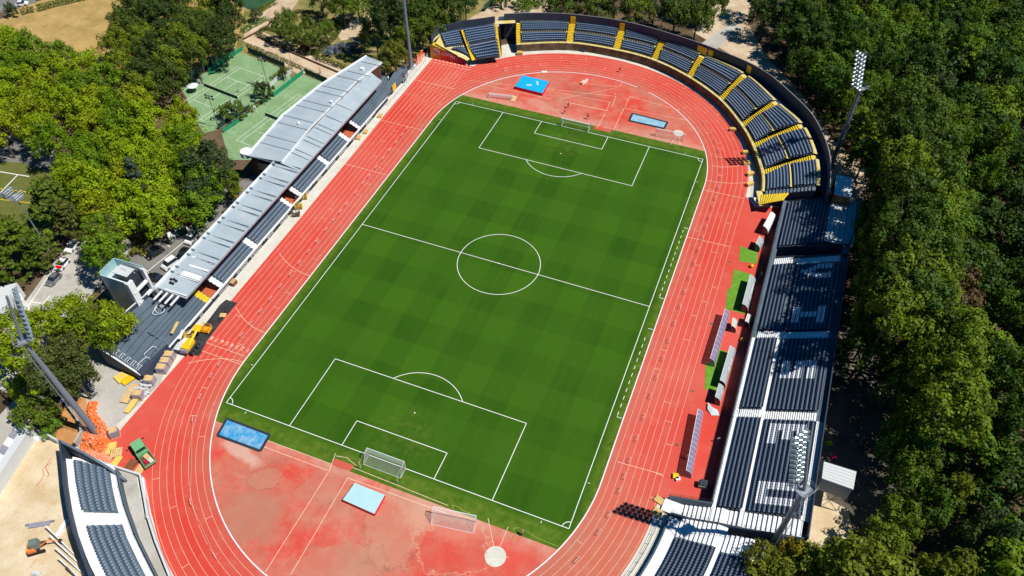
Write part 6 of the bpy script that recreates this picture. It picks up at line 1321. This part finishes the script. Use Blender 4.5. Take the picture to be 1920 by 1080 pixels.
# green flatbed truck
a, c = G(284, 873, .8), G(256, 832, .8); d = c - a; L = d.length; p = (a + c) / 2; r_ = empty('flatbed_truck', (p.x, p.y, .03), math.atan2(d.y, d.x)); tag(r_, 'green flatbed truck loaded with boards on the near left bend', 'truck'); w = 1.05
b = MB(); b.box((L * .28, 0, 1.35), (L * .40, 2 * w, 1.5), taper=.88); b.build('cab', M_GRN, r_); b = MB(); b.box((L * .465, 0, 1.6), (.12, 1.6, .7)); b.box((L * .10, 0, 1.65), (.10, 1.6, .6)); b.build('windscreen', M_GLASS, r_)
b = MB(); b.box((-L * .2, 0, .85), (L * .58, 2 * w, .14)); b.build('bed_floor', M_STAIN, r_)
b = MB(); b.box((-L * .2, w - .05, 1.15), (L * .58, .08, .5)); b.box((-L * .2, -w + .05, 1.15), (L * .58, .08, .5)); b.box((-L * .49, 0, 1.15), (.08, 2 * w, .5)); b.box((-L * .0, 0, 1.2), (.3, 2 * w, .6)); b.build('side_boards', M_GRN, r_)
for sx in (-L * .3, L * .32):
    for sy in (-w + .12, w - .12): b = MB(); b.tube((sx, sy - .14, .4), (sx, sy + .14, .4), .4, .4, 12); b.build('wheel', M_TYRE, r_)
for s in (-1, 1): b = MB(); b.tube((L * .42, s * w * .9, 1.7), (L * .42, s * (w + .35), 1.7), .04, n=5); b.box((L * .42, s * (w + .3), 1.75), (.08, .25, .35)); b.build('mirror', M_DARK, r_)
for x, y, dd, m, lb, nm in ((-1.0, -.2, (1.3, .8, .25), M_WOOD, 'pale boards lying on the green truck bed', 'board_stack'), (-2.1, -.4, (1.0, .7, .2), M_CONC, 'whitish sheet on the rear of the truck bed', 'white_sheet'), (-1.9, .4, (.8, .45, .4), M_CRIM, 'red bag on the truck bed', 'red_bag')):
    q = r_.location + Matrix.Rotation(r_.rotation_euler.z, 3, 'Z') @ Vector((x, y, .92)); b = MB(); b.box((0, 0, dd[2] / 2), dd, .2); o = b.build(nm, m); o.location = q; o.rotation_euler = r_.rotation_euler; tag(o, lb, 'load')
b = MB(); wl = [p.xy for p in GL([(271, 900), (275, 940), (279, 975)])]; b.wall(wl, .05, .9, .35); o = b.build('white_barrier', M_WPAINT); tag(o, 'white barrier plank lying outside the near left kerb wall', 'barrier')
# mini excavator
p = G(66, 1026, .9); r_ = empty('mini_excavator', (p.x, p.y, .02), R(40)); tag(r_, 'orange and grey mini excavator on the sandy site', 'excavator')
b = MB(); b.box((0, -.75, .3), (2.6, .4, .55)); b.box((0, .75, .3), (2.6, .4, .55)); b.build('tracks', M_TYRE, r_); b = MB(); b.box((-.5, 0, 1.0), (1.2, 1.6, .8)); b.build('body', M_ORANGE, r_); b = MB(); b.box((.2, .1, 1.75), (1.4, 1.3, 1.5), taper=.9); b.build('cab', mat('grey_green_cab_paint', (.16, .20, .18), .4), r_)
b = MB(); b.tube((.9, -.2, 1.2), (2.3, -.2, 2.2), .14, .12, 5); b.tube((2.3, -.2, 2.2), (3.6, -.2, 1.3), .12, .1, 5); b.build('boom', M_ORANGE, r_); b = MB(); b.box((3.8, -.2, 1.0), (.5, .7, .7), taper=.6); b.build('bucket', M_RAIL, r_)
# steel props, planks etc on the sand
for i, (a_, c_) in enumerate((((86, 986), (138, 1038)), ((93, 1004), (148, 1056)), ((104, 1027), (156, 1076)), ((110, 1046), (150, 1086)), ((124, 1062), (150, 1090)))):
    a, c = G(*a_, 1.6), G(*c_, .3); b = MB(); b.tube((0, 0, 0), c - a, .11, .11, 6); o = b.build('steel_prop', M_WPAINT if i != 4 else M_STAIN); o.location = a; tag(o, '%s slanting steel prop against the near left stand, %s from the top' % ('white' if i != 4 else 'rusty', ordn(i)), 'prop', 'slanting props behind the near left stand')
for u, v, d, rz, m, lb in ((75, 981, (4.6, .35, .2), .55, M_POLE, 'bundle of grey planks on the sand, upper strip'), (74, 984, (3.4, .8, .25), .55, M_WRAP, 'bundle of grey planks on the sand, lower strip'), (118, 991, (.7, 3.0, .5), .15, M_WPAINT, 'white panel leaning at the back of the near left stand')):
    p = G(u, v, .1); b = MB(); b.box((0, 0, d[2] / 2), d); o = b.build('planks', m); o.location = (p.x, p.y, .02); o.rotation_euler = (0, 0, rz); tag(o, lb, 'planks')
for u, v, m, lb in ((56, 818, M_WPAINT, 'white cloth heap by the sandy site wall, left one'), (66, 822, M_WPAINT, 'white cloth heap by the sandy site wall, right one'), (79, 820, M_PLAST, 'pale box by the sandy site wall'), (66, 1075, M_PLAST, 'small white object at the bottom of the sandy site')):
    p = G(u, v, .3); b = MB(); b.box((0, 0, .35), (1.2, .8, .7), .4, taper=.6); b.box((.5, .2, .2), (.7, .6, .4), 1.0, taper=.7); o = b.build('cloth_heap', m); o.location = (p.x, p.y, .02); tag(o, lb, 'heap')
b = MB(); hp = GL([(95, 860), (88, 872), (80, 880), (82, 892), (74, 905), (70, 911)]); [b.tube(hp[i] + Vector((0, 0, .05)), hp[i + 1] + Vector((0, 0, .05)), .05, n=5) for i in range(5)]; hp = GL([(98, 867), (85, 875), (92, 890), (89, 895)]); [b.tube(hp[i] + Vector((0, 0, .08)), hp[i + 1] + Vector((0, 0, .08)), .05, n=5) for i in range(3)]; o = b.build('red_hose', M_TERRA); tag(o, 'thin red hose snaking over the pale sand', 'hose')
# site building on the left: long low pale block with grey and white roof panels
q = [p.xy for p in (G(-30, 905, 3.2), G(42, 792, 3.2), G(60, 800, 3.2), G(8, 882, 3.2), G(-20, 930, 3.2))]
r_ = empty('site_building', (0, 0, 0)); tag(r_, 'long low concrete block with grey and white roof panels beside the ramp', 'building')
b = MB(); b.prism([p.xy for p in (G(-40, 900, 3), G(34, 790, 3), G(58, 800, 3), G(4, 882, 3), G(-40, 950, 3))], 0, 3.0); b.build('wall', M_PLAST, r_)
for i in range(6):
    t0, t1 = i / 6, (i + .96) / 6; A, B_ = G(-24, 878, 3.05), G(34, 790, 3.05); C_, D_ = G(-12, 884, 3.05), G(44, 795, 3.05); b = MB(); b.prism([lerp(A, B_, t0).xy, lerp(A, B_, t1).xy, lerp(C_, D_, t1).xy, lerp(C_, D_, t0).xy], 3.002, 3.09); b.build('roof_panel', M_WPAINT if i % 2 else M_WRAP, r_)
b = MB(); b.wall([p.xy for p in (G(36, 790), G(75, 812), G(112, 832))], 0, 1.6, .3); o = b.build('retaining_wall', M_PLAST); tag(o, 'low grey concrete wall between the bushes and the sand', 'wall')
b = MB(); b.wall([p.xy for p in (G(118, 748), G(150, 790), G(158, 815), G(145, 838))], 0, 1.5, .4); o = b.build('retaining_wall', M_YARD); tag(o, 'curved concrete wall behind the near left pylon foot', 'wall')
r_ = empty('shed', (0, 0, 0)); tag(r_, 'white-walled shed with pale roof behind the near left floodlight head', 'shed'); b = MB(); b.prism([p.xy for p in (G(-40, 560, 4), G(-10, 540, 4), G(32, 530, 4), G(20, 548, 4), G(5, 590, 4))], 0, 4); b.build('roof_block', M_PLAST, r_); b = MB(); b.prism([p.xy for p in (G(22, 548, 3.2), G(30, 540, 3.2), G(44, 560, 3.2), G(30, 578, 3.2))], 0, 3.2); b.build('annex', M_WPAINT, r_)
# ---------- glass-clad tower
r_ = empty('observation_tower', (-64.5, -39.4, 0)); tag(r_, 'teal glass-clad tower with open white frame beside the terrace block', 'tower')
b = MB(); b.wall([(-3.4, -2.1), (-3.4, 2.2), (3.4, 2.4)], 0, 11.6, .18); b.wall([(-3.4, -2.1), (3.4, -2.1)], .0, 11.0, .18); b.build('glass_cladding', M_TEAL, r_)
b = MB(); b.box((-1.2, 0, 4.7), (4.2, 4.0, 9.4)); b.build('core', M_PLAST, r_); b = MB(); b.box((-1.6, .1, 9.5), (3.4, 4.1, .12)); b.build('roof_deck', mat('pale_grey_deck', (.46, .52, .53), .5), r_)
b = MB()
for y in (-2.1, 2.3): b.box((3.1, y, 5.5), (.9, .5, 11.0)); b.box((1.0, y, 11.1), (4.6, .25, .2))
for z in (2.2, 5.0, 7.8): b.box((3.2, .1, z), (.7, 4.2, .35))
b.box((3.2, -1.4, 5.5), (.6, 1.0, 10.8)); b.build('white_frame', M_WPAINT, r_)
b = MB()
for z in (3.6, 6.4, 9.0):
    for y in (-.6, .3, 1.2): b.box((2.9, y, z), (.08, .07, 2.3))
    b.box((2.9, .4, z - .6), (.08, 2.2, .07))
b.box((1.9, .4, 5.5), (.2, 3.6, 9)); b.build('balcony_rail', M_RAIL, r_)
b = MB(); b.box((.7, .1, 10.5), (2.8, 1.9, 1.8)); b.build('machine_box', M_RAIL, r_); b = MB(); b.box((.7, .1, 11.5), (3.4, 2.3, .16)); b.build('box_lid', M_PLAST, r_)
text_mesh('AREIA', .55, .003, (.5, .35, 11.59), (0, 0, R(-8)), M_POLE, 'lettering', r_)
# ---------- huts behind the main stand
def hut(px, z, zb, label, roof_m, wall_m, legs=True, rib=True):
    P_ = GL(px, z); c = sum((p for p in P_), Vector((0, 0, 0))) / 4; r = empty('cabin', (c.x, c.y, 0)); tag(r, label, 'cabin'); q = [(p - c).xy for p in P_]
    b = MB(); b.prism([p * .97 for p in q], zb, z - .08); b.build('wall', wall_m, r); b = MB(); b.prism(q, z - .08, z); ro = b.build('roof', roof_m, r)
    if rib: b = MB(); [b.tube((*lerp(q[0], q[3], t), z + .02), (*lerp(q[1], q[2], t), z + .02), .05, n=4) for t in (0.02, .17, .33, .5, .67, .83, .98)]; b.build('roof_rib', roof_m, ro)
    if legs:
        b = MB()
        for p in q: b.tube((*(p * .93), 0), (*(p * .93), zb), .07, n=5)
        for i in range(4): b.tube((*(q[i] * .93), 0.2), (*(q[(i + 1) % 4] * .93), zb), .05, n=4); b.tube((*(q[(i + 1) % 4] * .93), 0.2), (*(q[i] * .93), zb), .05, n=4)
        b.build('scaffold_leg', M_STEEL, r)
hut([(1545, 865), (1606, 884), (1600, 918), (1541, 897)], 8.0, 4.4, 'pale metal cabin on scaffolding behind the main stand', M_PLAST, M_PLAST)
hut([(1568, 327), (1600, 334), (1596, 371), (1564, 364)], 10.0, 7.2, 'white-roofed dark cabin in the shade beyond the stand corner', M_WPAINT, M_STAIN)
for u, v, m, lb in ((1555, 830, mat('lime_plastic', (.35, .5, .03), .5), 'lime green plastic bag on the shaded track'), (1562, 856, mat('pink_plastic', (.7, .02, .12), .5), 'bright pink plastic bag on the shaded track'), (1580, 905, M_YMACH, 'yellow bag by the cabin')):
    p = G(u, v, .3); b = MB(); b.box((0, 0, .3), (1.0, .8, .6), .5, taper=.6); b.box((.35, .1, .2), (.6, .7, .4), .9, taper=.6); o = b.build('plastic_bag', m); o.location = (p.x, p.y, .02); tag(o, lb, 'bag')
# ---------- tennis courts
psheet('tennis_court', [(445, 97), (535, 128), (548, 150), (505, 185), (455, 215), (410, 243), (380, 250), (340, 165)], .02, M_COURT); psheet('tennis_court', [(566, 139), (620, 160), (560, 240), (475, 300), (430, 300), (415, 248), (440, 230)], .022, M_COURT); psheet('tennis_court', [(437, 4), (480, 24), (525, -4), (470, -30)], .02, M_COURT2); psheet('tennis_court', [(880, 12), (915, -12), (860, -40), (820, -20)], .02, M_COURT2)
def court(o, ang, label):
    b = MB(); d = Vector((math.cos(ang), math.sin(ang))); n = Vector((-d.y, d.x)); o = Vector(o)
    def ln(a, c): seg(b, o + d * a[0] + n * a[1], o + d * c[0] + n * c[1], .09, .038)
    Lc, Wc = 23.77, 10.97
    for y in (0, 1.37, Wc - 1.37, Wc): ln((0, y), (Lc, y))
    for x in (0, Lc): ln((x, 0), (x, Wc))
    for x in (Lc / 2 - 6.4, Lc / 2 + 6.4): ln((x, 1.37), (x, Wc - 1.37))
    ln((Lc / 2 - 6.4, Wc / 2), (Lc / 2 + 6.4, Wc / 2)); m_ = markings('court_lines', b, M_LINE)
    r = empty('tennis_net', (0, 0, 0)); tag(r, label, 'tennis net'); b = MB(); p0, p1 = o + d * Lc / 2 - n * .9, o + d * Lc / 2 + n * (Wc + .9)
    b.wall([p0, p1], .05, 1.0, .03); b.build('net', M_DGREEN, r); b = MB(); [b.tube((*p, 0), (*p, 1.1), .05, n=6) for p in (p0, p1)]; b.build('post', M_WPAINT, r); b = MB(); b.wall([p0, p1], 1.0, 1.07, .05); b.build('tape', M_WPAINT, r)
a, c = G(444, 125), G(494, 144); court(a.xy, math.atan2((G(447, 260) - G(558, 177)).y, (G(447, 260) - G(558, 177)).x), 'tennis net across the upper court')
court(G(558, 177).xy, math.atan2((G(447, 260) - G(558, 177)).y, (G(447, 260) - G(558, 177)).x), 'tennis net across the court behind the zinc roof')
def screen(px, h, m, label, name='windscreen', cat='windscreen', posts=True):
    P_ = GL(px); r = empty(name, (P_[0].x, P_[0].y, 0)); tag(r, label, cat); q = [(p - P_[0]) for p in P_]; b = MB(); b.wall([p.xy for p in q], .1, h, .05); b.build('cloth', m, r); b = MB(); rail(b, q, h + .5, 3.0, .035, 1); b.build('posts', M_RAIL, r)
screen([(456, 94), (392, 136)], 1.3, M_GREENW, 'green banner screen along the top side of the upper court'); screen([(569, 139), (514, 182)], 1.4, M_GREENW, 'green banner screen between the courts behind the roof'); screen([(449, 229), (420, 249)], 1.2, M_GREENW, 'green banner screen at the left end of the lower court'); screen([(466, 98), (500, 113), (535, 128)], 1.8, M_DGREEN, 'dark green fence along the gravel path, upper court'); screen([(573, 139), (614, 156)], 1.8, M_DGREEN, 'dark green fence along the gravel path, lower court'); screen([(340, 165), (380, 135), (440, 98)], 2.2, M_DGREEN, 'dark green fence below the olive trees'); screen([(548, 138), (520, 152), (505, 168)], 1.5, M_PLAST, 'short pale wall screen in the court corner'); screen([(410, 243), (425, 232), (448, 218), (470, 205)], 1.6, M_DGREEN, 'dark green fence under the round bush')
screen([(908, 22), (937, -6)], 2.2, M_DGREEN, 'fence beside the sandy path at the top'); 
for u, v, lb in ((398, 137, 'green bench by the top court screen'), (496, 190, 'green bench beside the dark upright bush'), (458, 218, 'green bench beside the round bush')):
    p = G(u, v, .3); r = empty('park_bench', (p.x, p.y, 0), .75); tag(r, lb, 'bench'); b = MB(); b.box((0, 0, .45), (1.9, .5, .08)); b.build('seat', M_GREENW, r); b = MB(); b.box((0, -.28, .78), (1.9, .06, .45)); b.build('backrest', M_GREENW, r)
    for s in (-.8, .8): b = MB(); b.box((s, 0, .2), (.08, .45, .4)); b.build('leg', M_RAIL, r)
for u, v, lb in ((374, 156, 'white umpire chair on the upper court'), (478, 205, 'white umpire chair on the lower court')):
    p = G(u, v, 1.0); r = empty('umpire_chair', (p.x, p.y, 0), .7); tag(r, lb, 'umpire chair'); b = MB(); b.box((0, 0, 1.7), (.6, .6, .08)); b.box((0, -.3, 2.05), (.6, .06, .7)); b.build('seat', M_WPAINT, r)
    for sx in (-.3, .3):
        for sy in (-.3, .45): b = MB(); b.tube((sx * 1.3, sy * 1.3, 0), (sx, sy, 1.7), .05, n=5); b.build('leg', M_WPAINT, r)
p = G(361, 160, 2.0); r = empty('garden_umbrella', (p.x, p.y, 0)); tag(r, 'round white parasol at the edge of the upper tennis court', 'parasol'); b = MB(); b.tube((0, 0, 1.9), (0, 0, 2.5), 1.5, .05, 8); b.build('canopy', M_WPAINT, r); b = MB(); b.tube((0, 0, 0), (0, 0, 2.2), .04, n=6); b.build('pole', M_STEEL, r)
b = MB(); P_ = GL([(483, 70), (520, 88), (600, 122), (700, 165)]); b.wall([p.xy for p in P_], 0, .45, .35); o = b.build('brick_edging', M_BRICK); tag(o, 'low brick edging along the gravel path of the garden', 'garden edging')
b = MB(); P_ = GL([(456, 75), (500, 52), (510, 40)]); b.wall([p.xy for p in P_], 0, .45, .3); o = b.build('brick_edging', M_BRICK); tag(o, 'low brick edging beside the upper border plants', 'garden edging')
# ---------- people
def skin_fig(verts, edges, rad, name, m, parent, sub=1):
    me = bpy.data.meshes.new(name); me.from_pydata(verts, edges, []); o = bpy.data.objects.new(name, me); COL.objects.link(o)
    sk = o.modifiers.new('s', 'SKIN'); 
    for i, r_ in enumerate(rad): v = me.skin_vertices[0].data[i]; v.radius = r_ if isinstance(r_, tuple) else (r_, r_); v.use_root = (i == 0)
    ss = o.modifiers.new('u', 'SUBSURF'); ss.levels = ss.render_levels = sub
    bpy.context.view_layer.update(); ev = o.evaluated_get(bpy.context.evaluated_depsgraph_get()); m2 = bpy.data.meshes.new_from_object(ev); bpy.data.objects.remove(o); bpy.data.meshes.remove(me)
    m2.materials.clear(); m2.materials.append(m); m2.polygons.foreach_set('use_smooth', [True] * len(m2.polygons)); n = bpy.data.objects.new(name, m2); COL.objects.link(n); n.parent = parent; return n
def cloth_mat(c): return mat('cloth_%d_%d_%d' % tuple(int(q * 255) for q in c), c, .8, .1, 3)
def person(u, v, rz, shirt, shorts, label, pose='walk', z=.04, skin=M_SKIN):
    p = G(u, v, z); r = empty('person', (p.x, p.y, z), rz); tag(r, label, 'person')
    s = {'walk': .28, 'run': .55, 'stand': .08, 'bend': .1}[pose]; bend = .55 if pose == 'bend' else (.1 if pose == 'run' else .0)
    hip = Vector((0, 0, .92)); ch = hip + Vector((0, bend * .5, .46 - bend * .2)); nk = ch + Vector((0, bend * .25, .16)); hd = nk + Vector((0, .03 + bend * .12, .17))
    V = [hip, hip + Vector((0, bend * .2, .22)), ch, nk, hd - Vector((0, 0, .05)), hd + Vector((0, .01, .06))]; E_ = [(0, 1), (1, 2), (2, 3), (3, 4), (4, 5)]; Rr = [(.15, .11), (.13, .10), (.17, .11), .055, .08, .085]
    for sd in (-1, 1):
        k = len(V); kn = hip + Vector((sd * .11, sd * s * .5 + .04, -.45)); an = hip + Vector((sd * .12, sd * s * .8 - (.2 if (pose == 'run' and sd < 0) else .0), -.85 + (.3 if (pose == 'run' and sd < 0) else 0))); V += [hip + Vector((sd * .10, 0, -.06)), kn, an, an + Vector((0, .17, -.04))]; E_ += [(0, k), (k, k + 1), (k + 1, k + 2), (k + 2, k + 3)]; Rr += [.10, .065, .042, .04]
        k = len(V); sh = ch + Vector((sd * .19, 0, .06)); el = sh + Vector((sd * .06, -sd * s * .25, -.29)); ha = el + Vector((0, .08 - sd * s * .3 + (.12 if pose == 'run' else 0), -.23 if pose != 'run' else .02)); V += [sh, el, ha, ha + Vector((0, .03, -.08))]; E_ += [(2, k), (k, k + 1), (k + 1, k + 2), (k + 2, k + 3)]; Rr += [.055, .042, .032, .035]
    skin_fig(V, E_, Rr, 'body', skin, r)
    if not hasattr(person, 'x'): person.x = 1
    def sub(idx, edges, rad, nm, m_): 
        mp = {a: i for i, a in enumerate(idx)}; skin_fig([V[i] for i in idx], [(mp[a], mp[c]) for a, c in edges], rad, nm, m_, r)
    sub([1, 2, 0, 10, 11, 18, 19], [(1, 2), (0, 1), (2, 10), (10, 11), (2, 18), (18, 19)], [(.15, .12), (.19, .13), (.165, .125), .07, .052, .07, .052], 'shirt', cloth_mat(shirt))
    sub([0, 6, 7, 14, 15], [(0, 6), (6, 7), (0, 14), (14, 15)], [(.17, .13), .115, .08, .115, .08], 'trousers' if pose != 'run' else 'shorts', cloth_mat(shorts))
    b = MB(); b.tube(hd + Vector((0, -.01, .06)), hd + Vector((0, -.015, .15)), .095, .05, 8); b.build('hair', M_HAIR, r)
    return r
person(1162, 135, -1.9, (.03, .03, .12), (.02, .02, .03), 'runner in dark blue kit on the outer lanes of the far bend', 'run'); person(1065, 202, -.5, (.02, .02, .03), (.02, .02, .03), 'person in black walking behind the far goal', 'walk'); person(1059, 213, 2.2, (.45, .50, .6), (.1, .1, .12), 'person in pale grey shirt standing right behind the far goal', 'walk'); person(1102, 223, 1.2, (.02, .02, .02), (.03, .02, .02), 'person in black running right of the far goal', 'run')
person(981, 1004, 1.0, (.10, .13, .08), (.03, .03, .03), 'person in dull green bending over by the near turf edge', 'bend'); person(988, 1002, 2.4, (.03, .02, .02), (.25, .08, .03), 'person in black beside the bending one at the near turf edge', 'stand') if 0 else None
person(449, 173, 2.5, (.75, .75, .75), (.7, .7, .7), 'tennis player all in white on the upper court', 'walk', .03); person(601, 139, -1.0, (.12, .2, .35), (.1, .1, .12), 'person in blue walking on the gravel path', 'walk', .03)
person(557, 378, 1.6, (.03, .03, .08), (.03, .03, .04), 'person in dark clothes at the open gangway of the left stand, left one', 'stand', .06); person(563, 374, 2.5, (.05, .05, .1), (.03, .03, .04), 'person in dark clothes at the open gangway, beside the yellow basket', 'stand', .06)
person(1426, 520, -1.2, (.75, .75, .75), (.04, .04, .05), 'person in white shirt by the stand wall above the long grey dugout', 'walk'); person(1289, 862, 1.0, (.75, .6, .05), (.75, .75, .75), 'person in yellow shirt beside the nearest lilac shelter', 'bend'); person(1372, 826, .8, (.6, .62, .65), (.05, .05, .06), 'person in grey by the fence near the stand wall', 'walk') if 0 else None
person(1345, 829, .5, (.7, .72, .76), (.1, .1, .12), 'person in pale shirt standing in the stand shadow by the fence', 'walk')
# hoses by the near turf edge
def hose(px, label, m, z=.06, r=.035):
    P_ = GL(px, z); S = smooth_pts(P_, 5); b = MB(); [b.tube(S[i], S[i + 1], r, n=4) for i in range(len(S) - 1)]; o = b.build('garden_hose', m); tag(o, lb_(label), 'hose')
lb_ = lambda s: s
hose([(962, 1000), (958, 1008), (965, 1012), (968, 1002), (962, 992), (975, 990), (990, 998), (1003, 1006), (1025, 1016), (1046, 1024)], 'yellow-green hose looping along the near turf edge', mat('yellow_green_hose', (.45, .50, .12), .5)); hose([(850, 955), (848, 948), (858, 950), (870, 958), (882, 962)], 'small yellow hose loop above the near training goal', mat('pale_yellow_hose', (.6, .5, .15), .5))
hose([(305, 577), (295, 572), (290, 580), (298, 588), (308, 582), (303, 572), (292, 578), (286, 588), (296, 590)], 'tangle of white cable on the grey terrace by the glass tower', M_WPAINT, 4.2, .06)
# bits on the bare terrace
for u, v, z, d, rz, m, lb in ((370, 616, 1.9, (1.6, 1.6, .3), .2, M_YMACH, 'yellow boards on the bare terrace behind the small basket'), (340, 628, 2.2, (.5, 2.2, .3), .3, M_WPAINT, 'white roll lying on the bare terrace'), (328, 615, 2.6, (.5, 3.0, .25), .25, M_WOOD, 'line of timber scraps on the bare terrace'), (352, 640, 1.4, (2.0, 1.3, .12), .2, M_WPAINT, 'white panel leaning on the terrace front'), (335, 650, 1.4, (1.3, 1.8, .12), .1, M_PLAST, 'grey mesh panel on the terrace front'), (397, 555, 2.0, (.2, .2, .2), 0, M_WPAINT, None)):
    if not lb: continue
    p = G(u, v, z); b = MB(); b.box((0, 0, .1), d, 0); [b.box((0, -d[1] / 2 + d[1] * (i + .5) / 3, .12 + d[2] / 2), (d[0] * .9, d[1] * .2, .06)) for i in range(3)]; o = b.build('building_material', m); o.location = p; o.rotation_euler = (0, 0, rz); tag(o, lb, 'material')
print('objects', len(bpy.data.objects))
